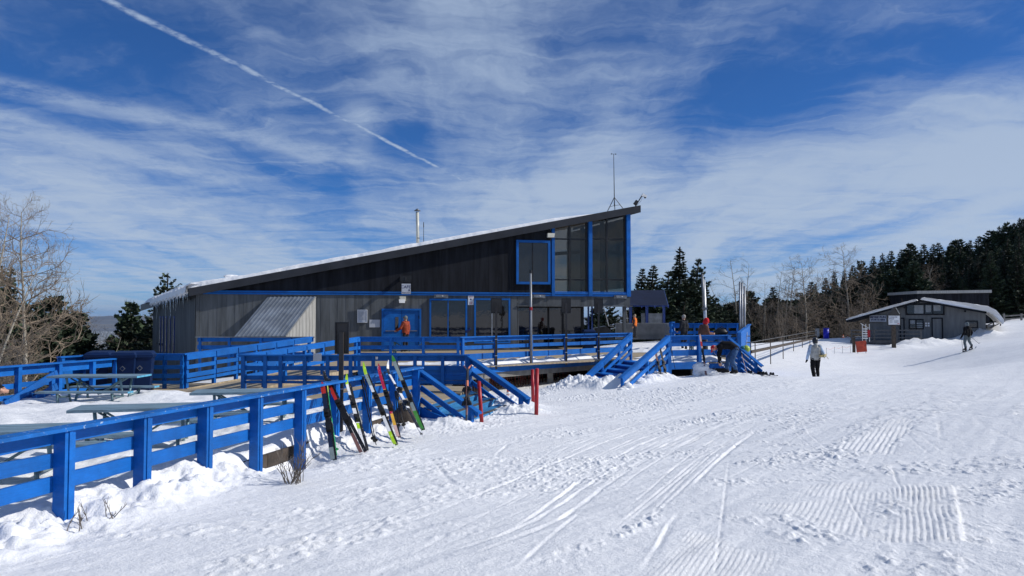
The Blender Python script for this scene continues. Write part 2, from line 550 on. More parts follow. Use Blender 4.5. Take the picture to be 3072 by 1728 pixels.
def vnoise(x, y, seed=0):
    x = np.asarray(x, float); y = np.asarray(y, float)
    ix = np.floor(x); iy = np.floor(y)
    fx = x - ix; fy = y - iy
    fx = fx * fx * fx * (fx * (fx * 6 - 15) + 10); fy = fy * fy * fy * (fy * (fy * 6 - 15) + 10)
    a = hash2(ix, iy, seed); b = hash2(ix + 1, iy, seed); c = hash2(ix, iy + 1, seed); d = hash2(ix + 1, iy + 1, seed)
    return (a * (1 - fx) + b * fx) * (1 - fy) + (c * (1 - fx) + d * fx) * fy - .5


def fbm(x, y, seed=0, oct=4, gain=.5):
    s = 0; a = 1.0
    for k in range(oct):
        s = s + a * vnoise(x * 2 ** k + 17.3 * k, y * 2 ** k - 9.1 * k, seed + k)
        a *= gain
    return s


def sstep(a, b, x):
    t = np.clip((x - a) / (b - a), 0, 1)
    return t * t * (3 - 2 * t)


def g0(px, py):                  # ground point under a pixel, on the smooth terrain
    d = ray(px, py); t = 3.0
    for _ in range(4000):
        p = CAM + d * t
        if p.z < float(base_z(p.x, p.y)): return p
        t += .01 + t * .002
    return p


# terrace fence line, used by the terrain too
FA = PZ(-420, 955 + 357 + .1685 * 420, .60)
FB = PZ(1256, 955 + 357 - .1685 * 1256, .60)
FD = V((FB.x - FA.x, FB.y - FA.y)).normalized()
FN = V((FD.y, -FD.x))            # away from the terrace, to the right


def px_poly(pts, k=1.1925):
    return [g0(x * k, y * k) for x, y in pts]


S4 = lambda pts: [(1536 + x * .5963, 1100 + y * .5963) for x, y in pts]     # from the enlarged lower right of the photograph
S3 = lambda pts: [(x * .5963, 1200 + y * .5963) for x, y in pts]
# ski and machine tracks: (points, width, depth, side) - side > 0 leaves a sharp edge to the right
TRACKS = [
    (S4([(905, 625), (960, 560), (1040, 480), (1150, 385), (1240, 320)]), .10, .040),
    (S4([(660, 1050), (720, 950), (800, 800), (850, 740)]), .09, .035),
    (S4([(0, 840), (150, 740), (290, 630), (385, 560)]), .09, .032),
    (S4([(20, 1050), (130, 940), (250, 830), (370, 735)]), .08, .022),
    (S4([(240, 470), (430, 380), (660, 315)]), .08, .016),
    (S4([(490, 490), (640, 405), (760, 355)]), .10, .018),
    (S4([(1350, 265), (1460, 215), (1620, 180), (1900, 130), (2300, 70)]), .10, .025),
    (S4([(1880, 212), (2080, 225), (2300, 240), (2576, 280)]), .10, -.03),
    (S4([(2095, 110), (2095, 180)]), .08, -.03),
    (S4([(2105, 190), (2145, 270), (2160, 380)]), .06, -.03),
    (S4([(2010, 130), (2012, 180)]), .08, -.03),
    (S4([(1975, 240), (1985, 300), (2060, 370)]), .05, -.025),
    (S4([(1685, 640), (1700, 690), (1780, 820), (1785, 890)]), .035, -.022),
    (S4([(1925, 660), (1905, 740), (1850, 870)]), .035, -.022),
    (S4([(1905, 490), (1930, 560), (1955, 630)]), .05, -.025),
    (S4([(1960, 755), (2030, 765), (2110, 770)]), .03, -.015),
    (S3([(60, 870), (300, 800), (560, 730)]), .05, .016),
    (S3([(2150, 290), (2210, 360), (2290, 450)]), .12, .02),
    (S3([(2495, 300), (2510, 270), (2570, 225)]), .10, .02),
    (S3([(1620, 370), (1800, 330), (1960, 315)]), .05, .012),
    (S3([(1100, 700), (1500, 640), (1900, 520), (2200, 440)]), .09, .012),
    (S4([(1040, 600), (1250, 490), (1500, 420)]), .08, .014),
    (S4([(2380, 785), (2450, 800), (2576, 805)]), .05, -.02),
    (S4([(0, 400), (120, 350), (300, 320)]), .07, .012),
]
CORD = [   # groomed strips: outline, one ridge line, period, height
    (S4([(1935, 600), (2215, 610), (2290, 905), (1850, 890)]), S4([(2110, 615), (2150, 905)]), .046, .0075),
    (S4([(870, 830), (1340, 960), (1300, 1110), (600, 1110)]), S4([(700, 1040), (880, 850)]), .042, .0055),
    (S4([(1220, 700), (1900, 640), (1840, 880), (1680, 860)]), S4([(1640, 860), (1700, 700)]), .052, .0045),
    (S4([(1480, 590), (1950, 570), (1700, 660), (1400, 680)]), S4([(1640, 680), (1680, 600)]), .055, .004),
    (S4([(1600, 420), (1980, 240), (2050, 290), (1900, 440)]), S4([(1750, 420), (1860, 280)]), .075, .008),
]


def seg_dist(x, y, pts):
    """signed distance (positive to the right of travel) and distance to a polyline"""
    best = np.full(x.shape, 1e9); sgn = np.zeros(x.shape); tt = np.zeros(x.shape)
    n = len(pts) - 1
    for i in range(n):
        ax, ay = pts[i].x, pts[i].y; bx, by = pts[i + 1].x, pts[i + 1].y
        dx, dy = bx - ax, by - ay; L2 = dx * dx + dy * dy
        t = np.clip(((x - ax) * dx + (y - ay) * dy) / L2, 0, 1)
        ex = x - ax - t * dx; ey = y - ay - t * dy
        d = np.sqrt(ex * ex + ey * ey)
        m = d < best
        best = np.where(m, d, best)
        sgn = np.where(m, np.sign(ex * dy - ey * dx), sgn)
        tt = np.where(m, (i + t) / n, tt)
    return best, sgn, tt


def in_poly(x, y, pts):
    ins = np.zeros(x.shape, bool); n = len(pts)
    for i in range(n):
        a, b = pts[i], pts[(i + 1) % n]
        c = ((a.y > y) != (b.y > y)) & (x < (b.x - a.x) * (y - a.y) / (b.y - a.y + 1e-12) + a.x)
        ins ^= c
    return ins


def ground_height(x, y):
    z = base_z(x, y)
    far = np.clip(np.hypot(x, y) / 60.0, 0, 1)
    z = z + .022 * fbm(x / 3.1, y / 3.1, 3, 2) * (1 - .3 * far) + .10 * fbm(x / 14, y / 14, 5, 2)
    # fence frame: q = distance to the right of the fence, s = along it
    q = (x - FA.x) * FN.x + (y - FA.y) * FN.y
    s = (x - FA.x) * FD.x + (y - FA.y) * FD.y
    LF = (V((FB.x, FB.y)) - V((FA.x, FA.y))).length
    open_slope = sstep(-.1, .5, q) * 1.0
    open_slope = np.where(s > LF, 1.0, open_slope)
    # packed surface: combed along the run, with drifts of churned crumbs
    fx, fy = .80 * x - .60 * y, .60 * x + .80 * y
    rough = sstep(.02, .32, fbm(fx / .9, fy / 4.0, 21, 4, .6)) * open_slope
    rough = np.maximum(rough, .75 * sstep(.10, .30, fbm(x / 3.0, y / 1.6, 23, 4, .6)) * open_slope)
    crumb = np.clip(fbm(x / .060, y / .060, 31, 2, .5) - .06, 0, 1) * .050 + np.clip(fbm(x / .13, y / .13, 41, 3, .55) - .10, 0, 1) * .036
    z = z + crumb * (.09 + 1.0 * rough) * open_slope
    z = z + (.012 * fbm(fx / .22, fy / 2.6, 51, 4, .55) + .010 * fbm(fx / .9, fy / 7, 53, 3)) * open_slope
    # tracks
    for pts, w, dep in TR3:
        px_ = [p.x for p in pts]; py_ = [p.y for p in pts]; mg = 6 * w
        m = (x > min(px_) - mg) & (x < max(px_) + mg) & (y > min(py_) - mg) & (y < max(py_) + mg)
        if not m.any(): continue
        xm, ym = x[m], y[m]
        d, sg, tt = seg_dist(xm, ym, pts)
        d = np.abs(d + .3 * w * fbm(xm / .3, ym / .3, 77, 2))
        ends = sstep(0, .25, tt) * sstep(0, .25, 1 - tt) * (.65 + .7 * fbm(xm / .5, ym / .5, 78, 2))
        prof = np.exp(-(d / w) ** 4)
        lip = np.exp(-((d - 1.5 * w) / (.5 * w)) ** 2)
        side_ = (sg * (1 if dep < 0 else -1) > 0)
        z[m] += ends * (-abs(dep) * prof * (.75 + .5 * side_) + .5 * abs(dep) * lip * side_)
    for poly, (r0, r1), per, h in CD3:
        xs_ = [p.x for p in poly]; ys_ = [p.y for p in poly]
        m = (x > min(xs_) - .5) & (x < max(xs_) + .5) & (y > min(ys_) - .6) & (y < max(ys_) + .6)
        if not m.any(): continue
        xm, ym = x[m], y[m]
        sd, _, _ = seg_dist(xm, ym, poly + poly[:1])
        sd = np.where(in_poly(xm, ym, poly), sd, -sd)
        k = sstep(-.06, .16, sd + .15 * fbm(xm / .55, ym / .55, 63, 4, .6))
        dx, dy = r1.x - r0.x, r1.y - r0.y; L = math.hypot(dx, dy); dx /= L; dy /= L
        e = (xm - r0.x) * dy - (ym - r0.y) * dx
        e = e + .014 * fbm(xm / .4, ym / .4, 71, 2)
        wob = .75 + .5 * sstep(-.25, .2, fbm(xm / .8, ym / .8, 61, 3))
        ridge = np.sin(2 * np.pi * e / per)
        z[m] += k * (-.8 * (crumb * (.09 + 1.0 * rough) * open_slope)[m] + h * ridge * np.clip(wob, 0, 1.15))
    # terrace: deep snow inside the fence, swept towards the walkway
    inside = sstep(.05 , -.35, q) * sstep(-12.8, -11.8, x) * (1 - sstep(LF + .4, LF + 1.2, s)) * sstep(-4, -1, s)
    terr = -.17 + .16 * fbm(x / 1.6, y / 1.6, 81, 4, .5) + .05 * fbm(x / .3, y / .3, 85, 3)
    edge = 20.0 + 1.2 * fbm(x / 1.3, y * 0 + 3.3, 91, 3)
    terr = terr - .55 * sstep(edge - .8, edge + .3, y) - .25 * sstep(-3.6, -2.4, x) * sstep(14.5, 16.5, y)
    z = z * (1 - inside) + terr * inside
    # bank thrown up along the fence
    bank = np.exp(-((q - .10) / .42) ** 2) * (s > -6) * (1 - sstep(LF - .8, LF + .2, s))
    lump = .09 + .26 * fbm(x / .55, y / .55, 101, 5, .62)
    gap = np.exp(-((s - SGAP) / .85) ** 2)
    z = z + bank * np.clip(lump, -.02, .5) * (1 - 1.25 * gap) - bank * gap * .30
    # snow shoved against the stair feet and the deck
    for cx, cy, r, h in MOUNDS:
        d = np.hypot(x - cx, y - cy) / r
        z = z + h * np.exp(-d ** 3 * 1.2) * (1 + .9 * fbm(x / .4, y / .4, 111, 4, .6))
    # step at the edge of the groomed strip, lower right
    d, sg, tt = seg_dist(x, y, ST3)
    z = z + .028 * np.where(sg > 0, np.exp(-d / .5), 0) * sstep(0, .05, tt)
    return z


TR3 = [([g0(*p) for p in pts], w * .30, dep * .55) for pts, w, dep in TRACKS]
rt_ = random.Random(412)
for k in range(46):              # faint lines left by skis, sweeping from below up to the right
    x0 = rt_.uniform(-3.5, 7); y0 = rt_.uniform(3.5, 12); ln = rt_.uniform(2.5, 9); a0 = math.radians(rt_.gauss(20, 9)); cv = rt_.uniform(.0, .055)
    if x0 > 1.2 and y0 < 8.5: continue
    pts = []; p = V((x0, y0)); a = a0
    for j in range(6):
        pts.append(V((p.x, p.y, 0))); p = p + V((math.sin(a), math.cos(a))) * ln / 5; a += cv * ln / 5
    dep_ = rt_.uniform(.004, .009) * rt_.choice((-1, 1))
    TR3.append((pts, rt_.uniform(.012, .022), dep_))
    if rt_.random() < .45: TR3.append(([q + V((.16, -.05, 0)) for q in pts], rt_.uniform(.012, .022), dep_))
SWEEP = [[(300, 1728), (800, 1600), (1300, 1450), (1700, 1300), (2050, 1200), (2500, 1135)], [(1100, 1728), (1536, 1601), (1766, 1434), (2000, 1310), (2340, 1200), (2800, 1135)], [(1930, 1728), (2075, 1472), (2222, 1330), (2406, 1228), (2700, 1165), (3000, 1122)]]
SW3 = [[g0(*p) for p in c] for c in SWEEP]


def sweep(f, t):                 # point at t along the run, f = 0..2 across it
    i = min(1, int(f)); q = t * 5; j = min(4, int(q))
    return SW3[i][j].lerp(SW3[i][j + 1], q - j).lerp(SW3[i + 1][j].lerp(SW3[i + 1][j + 1], q - j), f - i)
for k in range(20):              # long sweeping lines up the run
    f = rt_.uniform(0, 1.95); t0 = rt_.uniform(0, .45); t1 = min(1, t0 + rt_.uniform(.3, .6)); df = rt_.uniform(-.12, .12)
    pts = [sweep(min(1.99, max(0, f + df * j / 9)), t0 + (t1 - t0) * j / 9) for j in range(10)]
    pts = [pts[0]] + [(pts[j - 1] + pts[j] * 2 + pts[j + 1]) / 4 for j in range(1, 9)] + [pts[9]]
    w_, d_ = rt_.uniform(.016, .034), rt_.uniform(.005, .012) * rt_.choice((1, 1, -1))
    TR3.append((pts, w_, d_))
    if rt_.random() < .4: TR3.append(([p + V((.20, -.08, 0)) for p in pts], w_, d_))
for k in range(14):              # a few crossing ones
    x0 = rt_.uniform(0, 8); y0 = rt_.uniform(6, 22); a = math.radians(rt_.uniform(70, 105)); ln = rt_.uniform(2, 7)
    pts = [V((x0 + math.sin(a + .03 * j) * ln * j / 4, y0 + math.cos(a + .03 * j) * ln * j / 4, 0)) for j in range(5)]
    TR3.append((pts, rt_.uniform(.015, .03), rt_.uniform(.006, .014) * rt_.choice((-1, 1))))
CD3 = [([g0(*p) for p in poly], [g0(*p) for p in rl], per, h * 1.35) for poly, rl, per, h in CORD]
ST3 = [g0(*p) for p in S4([(2215, 605), (2240, 720), (2275, 900), (2400, 930), (2576, 965)])]
SGAP = (PZ(870, 1166, .6).xy - FA.xy).length
MOUNDS = [(-1.3, 16.1, .5, .12), (.1, 18.6, .7, .14), (-.3, 20.4, 1.0, .2), (2.2, 27.6, .9, .30), (3.0, 26.2, .8, .25), (4.3, 27.2, .9, .28), (5.2, 28.0, .6, .22), (8.0, 28.9, 1.2, .10),
          (34, 65.5, 2.0, .55), (40, 67.5, 1.6, .5), (36.5, 66.5, 1.2, .3), (31, 63.5, 1.8, .35)]


def axis(pairs):
    out = []
    for a, b, st0, st1 in pairs:
        p = a
        while p < b - 1e-6:
            out.append(p)
            t = (p - a) / (b - a)
            p += st0 + (st1 - st0) * t
    out.append(pairs[-1][1])
    return np.array(out)


gx = np.concatenate([-axis([(5.6, 14, .05, .22), (14, 170, .25, 12)])[::-1], axis([(-5.58, -1.0, .024, .022), (-1.0, .6, .022, .0100), (.6, 4.7, .0100, .0100), (4.7, 6.5, .0100, .03), (6.5, 12, .03, .10), (12, 60, .14, .6), (60, 230, .8, 12)])])
gy = axis([(-30, 2.5, 4, .4), (2.5, 11.0, .028, .034), (11.0, 32, .036, .15), (32, 80, .18, .6), (80, 240, .8, 8)])
XX, YY = np.meshgrid(gx, gy)
ZZ = ground_height(XX, YY)


def gz(x, y):                    # height of the built ground
    i = min(max(np.searchsorted(gx, x), 1), len(gx) - 1); j = min(max(np.searchsorted(gy, y), 1), len(gy) - 1)
    tx = (x - gx[i - 1]) / (gx[i] - gx[i - 1]); ty = (y - gy[j - 1]) / (gy[j] - gy[j - 1])
    return float((ZZ[j - 1, i - 1] * (1 - tx) + ZZ[j - 1, i] * tx) * (1 - ty) + (ZZ[j, i - 1] * (1 - tx) + ZZ[j, i] * tx) * ty)


def grid_mesh(name, X, Y, Z, m):
    ny, nx = X.shape
    me = bpy.data.meshes.new(name)
    me.vertices.add(nx * ny)
    me.vertices.foreach_set('co', np.stack([X, Y, Z], -1).astype(np.float32).ravel())
    idx = np.arange(nx * ny).reshape(ny, nx)
    q = np.stack([idx[:-1, :-1], idx[:-1, 1:], idx[1:, 1:], idx[1:, :-1]], -1).reshape(-1)
    nq = (nx - 1) * (ny - 1)
    me.loops.add(nq * 4); me.loops.foreach_set('vertex_index', q.astype(np.int32))
    me.polygons.add(nq)
    me.polygons.foreach_set('loop_start', np.arange(0, nq * 4, 4, dtype=np.int32))
    me.polygons.foreach_set('use_smooth', np.ones(nq, bool))
    me.materials.append(m)
    me.update(calc_edges=True)
    return me


go = bpy.data.objects.new('snow_ground', grid_mesh('snow_ground', XX, YY, ZZ, SNOW))
place(go, Matrix.Identity(4)); tag(go, kind='structure')
print('ground quads', (len(gx) - 1) * (len(gy) - 1))

# lower country and the far ranges
vx = np.concatenate([-np.geomspace(60000, 160, 70), np.linspace(-140, 200, 12), np.geomspace(240, 60000, 70)])
vy = np.concatenate([[-200.0, 0, 120], np.geomspace(200, 60000, 110)])
VX, VY = np.meshgrid(vx, vy)
R = np.hypot(VX, VY)
VZ = -60 - 240 * sstep(200, 2600, R) + 16 * fbm(VX / 400, VY / 400, 7, 4) + 60 * sstep(1500, 9000, R) * fbm(VX / 3000, VY / 3000, 8, 4)
VZ = VZ - 60 * (R < 300)
VALLEY = mat('valley_scrub', (.10, .10, .085), .9, .35, .004, spots=(.022, .53, (.62, .64, .66)))
vo = bpy.data.objects.new('valley', grid_mesh('valley', VX, VY, VZ, VALLEY))
place(vo, Matrix.Identity(4)); tag(vo, kind='structure')
th = np.radians(np.linspace(-60, 60, 260)); rr = np.linspace(21000, 31000, 14)
TH, RR = np.meshgrid(th, rr)
MX, MY = RR * np.sin(TH), RR * np.cos(TH)
prof = 1 - np.abs((RR - 26000) / 5000)
peak = 90 + 400 * np.exp(-((TH - math.radians(14.6)) / .022) ** 2) + 120 * fbm(TH * 22, TH * 0 + 2, 15, 5, .55)
MZ = -300 + np.clip(prof, 0, 1) ** 1.2 * (peak + 300) + 60 * fbm(MX / 1800, MY / 1800, 17, 4) * np.clip(prof, 0, 1)
MOUNT = mat('mountain_rock', (.11, .105, .10), .9, .3, .0012)
mo = bpy.data.objects.new('mountains', grid_mesh('mountains', MX, MY, MZ, MOUNT))
place(mo, Matrix.Identity(4)); tag(mo, kind='structure')
# ================================================================ the lodge
def facade_axis():
    p = PY(1205, 955, 40.0)
    th = math.radians(78.0)
    d = V((math.sin(th), math.cos(th), 0)); n = V((math.cos(th), -math.sin(th), 0))
    p = V((p.x, p.y, 0))
    q = PP(588, 955, p, n); q.z = 0
    return q, d, n


LO, LD, LN = facade_axis()
UP = V((0, 0, 1))


def FS(px, py, out=0.0):         # pixel -> (along the facade, height)
    p = PP(px, py, LO + LN * out, LN)
    return (p - LO).dot(LD), p.z


def fp(s, out, z):               # facade coordinates -> world
    return LO + LD * s + LN * out + UP * z


LEND = FS(1889, 955)[0]
ROOF_Z0 = FS(568, 866, .3)[1]
rs0 = FS(568, 866, .3)[0]
rs1, rz1 = FS(1920, 617, .35)
KR = (rz1 - ROOF_Z0) / (rs1 - rs0)
KQ = .035                        # the roof climbs a little towards the back as well


def roof_z(s, q):                # top of the roof deck; q = distance behind the facade
    return ROOF_Z0 + KR * (s - rs0) + KQ * (q + .3)


AX = (LD, LN, UP)
lodge = thing('ski_lodge', fp(LEND / 2, -6, -.7), 'long charcoal and grey ski lodge with snowy single-pitch roof rising to tall glazed end', 'building')
BAND = FS(1237, 886)[1]          # underside of the blue band between the storeys
BANDT = FS(1237, 875.5)[1]
TH_R = .36                       # roof build-up seen as the fascia
PORCH = FS(1552, 955)[0]         # where the ground floor steps back
BAY = FS(1655, 955)[0]           # where the glazing starts
DEPTH = 12.0
wang = math.radians(-34)         # the left end wall splays outward
wdir = V((math.sin(wang), math.cos(wang), 0))
WL = 9.0
left_far = fp(0, 0, 0) + wdir * WL

# solid core behind the cladding panels
mb = MB()
c0, c1 = fp(.03, -.03, -.9), fp(PORCH - .03, -.03, -.9)
core = [fp(.05, -.06, 0), fp(PORCH, -.06, 0), fp(PORCH, -DEPTH, 0), fp(.05, 0, 0) + wdir * DEPTH * .98]
core = [V((p.x, p.y, -2.5)) for p in core]
mb.prism(core, (0, 0, BAND + 2.5 + .02))
part(lodge, 'lower_storey', mb, GREY)
mb = MB()
a = [fp(.05, -.06, BAND + .03), fp(BAY - .05, -.06, BAND + .03), fp(BAY - .05, -DEPTH, BAND + .03), V((0, 0, BAND + .03)) + V((fp(.05, 0, 0) + wdir * DEPTH * .98).xy.to_3d())]
def roofpt(p, dz): 
    s = (p - LO).dot(LD); q = -(p - LO).dot(LN)
    return V((p.x, p.y, roof_z(s, q) + dz))
top = [roofpt(p, -TH_R + .04) for p in a]
mb.add(a + top, [(3, 2, 1, 0), (4, 5, 6, 7), (0, 1, 5, 4), (1, 2, 6, 5), (2, 3, 7, 6), (3, 0, 4, 7)])
part(lodge, 'upper_storey', mb, CHAR)

# cladding: grooved sheets, each its own piece
def panel(s0, s1, z0, z1, m, name, slope=False, out=0.0, parent=None):
    mb = MB()
    g = .004
    zt0 = roof_z(s0, 0) - TH_R + .02 if slope else z1
    zt1 = roof_z(s1, 0) - TH_R + .02 if slope else z1
    mb.prism([fp(s0 + g, out, z0), fp(s1 - g, out, z0), fp(s1 - g, out, zt1), fp(s0 + g, out, zt0)], LN * .025)
    # shallow grooves of the sheet
    n = 3 if m is GREY else 1
    for i in range(1, n):
        s = s0 + (s1 - s0) * i / n
        zt = zt0 + (zt1 - zt0) * i / n
        mb.prism([fp(s - .006, out + .025, z0 + .01), fp(s + .006, out + .025, z0 + .01), fp(s + .006, out + .025, zt - .01), fp(s - .006, out + .025, zt - .01)], LN * .007)
    return part(parent or lodge, name, mb, m)
s = .16
while s < PORCH - .05:
    e = min(s + 1.22, PORCH)
    panel(s, e, -1.6, BAND - .005, GREY, 'wall_panel'); s = e
s = .9
while s < BAY - .2:
    e = min(s + 1.22, BAY - .06)
    if roof_z(s, 0) - TH_R > BANDT + .12: panel(s, e, BANDT + .004, 0, CHAR, 'upper_wall_panel', True)
    s = e
# corner board, left end wall with tall narrow louvre windows
part(lodge, 'corner_board', MB().prism([fp(0, -.05, -2), fp(.155, -.05, -2), fp(.155, -.05, 3.0), fp(0, -.05, 2.95)], LN * .10), GREY)
wn = V((-wdir.y, wdir.x, 0))      # outward, to the left
if wn.x > 0: wn = -wn
lw = lambda t, o, z: fp(0, 0, z) + wdir * t + wn * o
i = 0; t = .12
while t < WL - .1:
    e = min(t + 1.22, WL)
    mb = MB(); mb.prism([lw(t + .004, 0, -3), lw(e - .004, 0, -3), lw(e - .004, 0, 2.55), lw(t + .004, 0, 2.62)], wn * .025)
    part(lodge, 'end_wall_panel', mb, GREY); t = e
for k, px in enumerate((525, 513, 502, 492, 484)):
    c = PP(px, 930, lw(0, 0, 0), wn)
    tt = (c - LO).dot(wdir)
    w = part(lodge, 'louvre_window', MB().box(lw(tt, .035, .72), (.30, .05, 2.1), (wdir, wn, UP)), NAVY)
    part(w, 'pane', MB().box(lw(tt, .064, .72), (.18, .01, 1.9), (wdir, wn, UP)), DGLASS)

# blue double band between the storeys
for z0, z1, o, nm in ((BANDT - .075, BANDT, .075, 'band_moulding'), (BAND, BANDT - .10, .055, 'band_board')):
    ss = [.3, 5.2, 10.1, 15.0, BAY + .02, LEND - .02]
    for k in range(len(ss) - 1):
        boxpart(lodge, nm, fp((ss[k] + ss[k + 1]) / 2, o / 2 + .026, (z0 + z1) / 2), (ss[k + 1] - ss[k] - .006, o, z1 - z0), AX, BLUE)
boxpart(lodge, 'band_backing', fp(LEND / 2 + .1, .01, (BAND + BANDT) / 2), (LEND - .4, .03, BANDT - BAND - .01), AX, NAVY)

# roof slab, fascia boards and soffit
RO = .36                          # front overhang
fl = fp(rs0, RO, 0); fr = fp(rs1, RO, 0); br = fp(rs1, -DEPTH - .5, 0); bl = fp(rs0, RO, 0) + wdir * (DEPTH + 1.5)
poly = [fl, fr, br, bl]
up_ = [roofpt(p, 0) for p in poly]; dn_ = [roofpt(p, -.20) for p in poly]
mb = MB(); mb.add(dn_ + up_, [(3, 2, 1, 0), (4, 5, 6, 7), (0, 1, 5, 4), (1, 2, 6, 5), (2, 3, 7, 6), (3, 0, 4, 7)])
roof = part(lodge, 'roof', mb, FASC)
def fascia(a, b, nrm, n):
    for k in range(n):
        p, q = a.lerp(b, k / n), a.lerp(b, (k + 1) / n)
        d = (q - p).normalized() * .003
        p, q = p + d, q - d
        mb = MB(); mb.prism([roofpt(p, .02), roofpt(q, .02), roofpt(q, -TH_R), roofpt(p, -TH_R)], nrm * .04)
        part(roof, 'fascia_board', mb, FASC)
fascia(fl, fr, LN, 7)
fascia(fl, bl, wn, 4)
part(roof, 'end_fascia', MB().prism([roofpt(fr, .02), roofpt(br, .02), roofpt(br, -TH_R), roofpt(fr, -TH_R)], LD * .04), FASC)
mb = MB(); sp = [fl, fr, br, bl]
sp = [fp(rs0 + .05, RO - .01, 0), fp(rs1 - .02, RO - .01, 0), fp(rs1 - .02, .02, 0), fp(rs0 + .3, .02, 0)]
mb.add([roofpt(p, -TH_R + .05) for p in sp] + [roofpt(p, -TH_R + .09) for p in sp], [(0, 1, 2, 3), (7, 6, 5, 4), (0, 4, 5, 1), (1, 5, 6, 2), (2, 6, 7, 3), (3, 7, 4, 0)])
part(roof, 'soffit', mb, CHAR)

# snow on the roof: a sheet with a broken front edge
ns, nq = 300, 46
Sg = np.linspace(rs0 - .08, rs1 - 1.75, ns); Tg = np.concatenate([np.linspace(0, 1.2, 26), np.linspace(1.3, 11, nq - 26)])
S2, T2 = np.meshgrid(Sg, Tg)
fr_in = .10 + .07 * np.abs(fbm(S2 / .55, S2 * 0 + 1.5, 201, 4, .6)) + .5 * sstep(rs1 - 3.4, rs1 - 1.75, S2)
q2 = -RO + np.where(T2 <= 0, 0, T2) + fr_in * np.exp(-T2 / .6)
# the sheet follows the splayed left end
shift = np.where(S2 < 4, (4 - S2) / (4 - rs0), 0) * (np.tan(math.radians(34)) * 0 + (-(wdir.dot(LD))) / max(.2, -(wdir.dot(LN)))) * (q2 + RO)
sx = S2 - shift
thick = (.17 + .07 * fbm(S2 / 2.0, q2 / 2.0, 205, 3) + .016 * fbm(S2 / .22, q2 / .3, 207, 3)) * sstep(rs1 - 1.75, rs1 - 5.0, S2)
thick = thick + .08 * np.exp(-((S2 - rs0) / 1.6) ** 2)
edge = sstep(0, .14, T2)
hz = (ROOF_Z0 + KR * (sx - rs0) + KQ * (q2 + .3)) + .025 + np.clip(thick, .012, 1) * edge
hz = hz - .30 * np.clip((rs0 + .10 - S2) / .18, 0, 1)
PX = LO.x + LD.x * sx - LN.x * q2; PYY = LO.y + LD.y * sx - LN.y * q2
me = grid_mesh('roof_snow', PX, PYY, hz, SNOW)
o = bpy.data.objects.new('roof_snow', me); place(o, Matrix.Identity(4), lodge); o['kind'] = 'stuff'
# drooping snow lip on the left eave
mb = MB(); n = 40
prev = None
for k in range(n + 1):
    t = k / n * (WL + .6)
    p = fl + wdir * t; z = roofpt(p, 0).z
    j = .05 * math.sin(k * 1.7) + .03 * math.sin(k * 4.1)
    ring = [V((p.x, p.y, z + .20 + j * .5)) - wn * .5, V((p.x, p.y, z + .24 + j * .5)) - wn * .1, V((p.x, p.y, z + .10 + j)) + wn * .14, V((p.x, p.y, z - .18 + j)) + wn * .16, V((p.x, p.y, z - .26 + 1.6 * j)) + wn * .07, V((p.x, p.y, z + .02)) - wn * .02]
    if prev: 
        for a in range(5): mb.add([prev[a], prev[a + 1], ring[a + 1], ring[a]], [(0, 1, 2, 3)])
    prev = ring
part(lodge, 'eave_snow', mb, SNOWP, True, kind='stuff')
for k in range(30):
    t = .02 + (k / 30) * (WL - .2) + rnd.uniform(-.1, .1)
    p = fl + wdir * max(.02, t) + wn * rnd.uniform(.06, .13); z = roofpt(p, -.22).z
    L = rnd.choice((.25, .4, .6, .9, 1.2, .5)) * rnd.uniform(.7, 1.2)
    mb = MB(); r = .010 + L * .010
    pts = [V((p.x + rnd.uniform(-.01, .01), p.y, z - L * f)) for f in (0, .25, .5, .75, 1)]
    mb.tube(pts, [r, r * .75, r * .55, r * .3, .002], 6)
    part(lodge, 'icicle', mb, ICE, True)
# chunk of snow standing up on the lower roof
c = roofpt(fp(FS(690, 830)[0], -.6, 0), .22)
part(lodge, 'snow_clod', MB().blob(c, (.38, .3, .12), 9, 5, 0, .25, 4), SNOW, kind='stuff')

# ---- windows and doors of the ground floor
def window(px0, px1, py0, py1, mull=(), cw=.09, name='window', frame=BLUE, out=.026, glass=None, rows=()):
    s0, z1 = FS(px0, py0, out); s1, _ = FS(px1, py0, out); _, z0 = FS((px0 + px1) / 2, py1, out)
    w = part(lodge, name, MB().box(fp((s0 + s1) / 2, out + .012, (z0 + z1) / 2), (s1 - s0 - .02, .02, z1 - z0 - .02), AX), BLACK)
    d = .10
    for (a, b, c, e) in ((s0, s1, z1 - cw, z1), (s0, s1, z0, z0 + cw), (s0, s0 + cw, z0 + cw, z1 - cw), (s1 - cw, s1, z0 + cw, z1 - cw)):
        boxpart(w, 'frame', fp((a + b) / 2, out + d / 2, (c + e) / 2), (b - a - .001, d, e - c - .001), AX, frame)
    xs = [s0 + cw] + [FS(m, py0, out)[0] for m in mull] + [s1 - cw]
    zs = [z0 + cw] + sorted(FS((px0 + px1) / 2, r, out)[1] for r in rows) + [z1 - cw]
    for k, m in enumerate(xs[1:-1]):
        boxpart(w, 'mullion', fp(m, out + .04, (z0 + z1) / 2), (.05, .05, z1 - z0 - 2 * cw), AX, frame if len(mull) == 1 and name == 'window' else BLACK)
    for k in range(len(xs) - 1):
        for j in range(len(zs) - 1):
            boxpart(w, 'pane', fp((xs[k] + xs[k + 1]) / 2, out + .026, (zs[j] + zs[j + 1]) / 2), (xs[k + 1] - xs[k] - .03, .006, zs[j + 1] - zs[j] - .03), AX, glass or DGLASS)
    return w
window(1288, 1401, 896, 1028, (1344,))
w2 = window(1422, 1530, 895, 1030, ())
s0, zt = FS(1475, 905); boxpart(w2, 'door_stile', fp(s0, .08, zt - 1.1), (.04, .03, 2.0), AX, STEEL)
window(1548, 1650, 720, 853, (1597,), .13, 'upper_window')
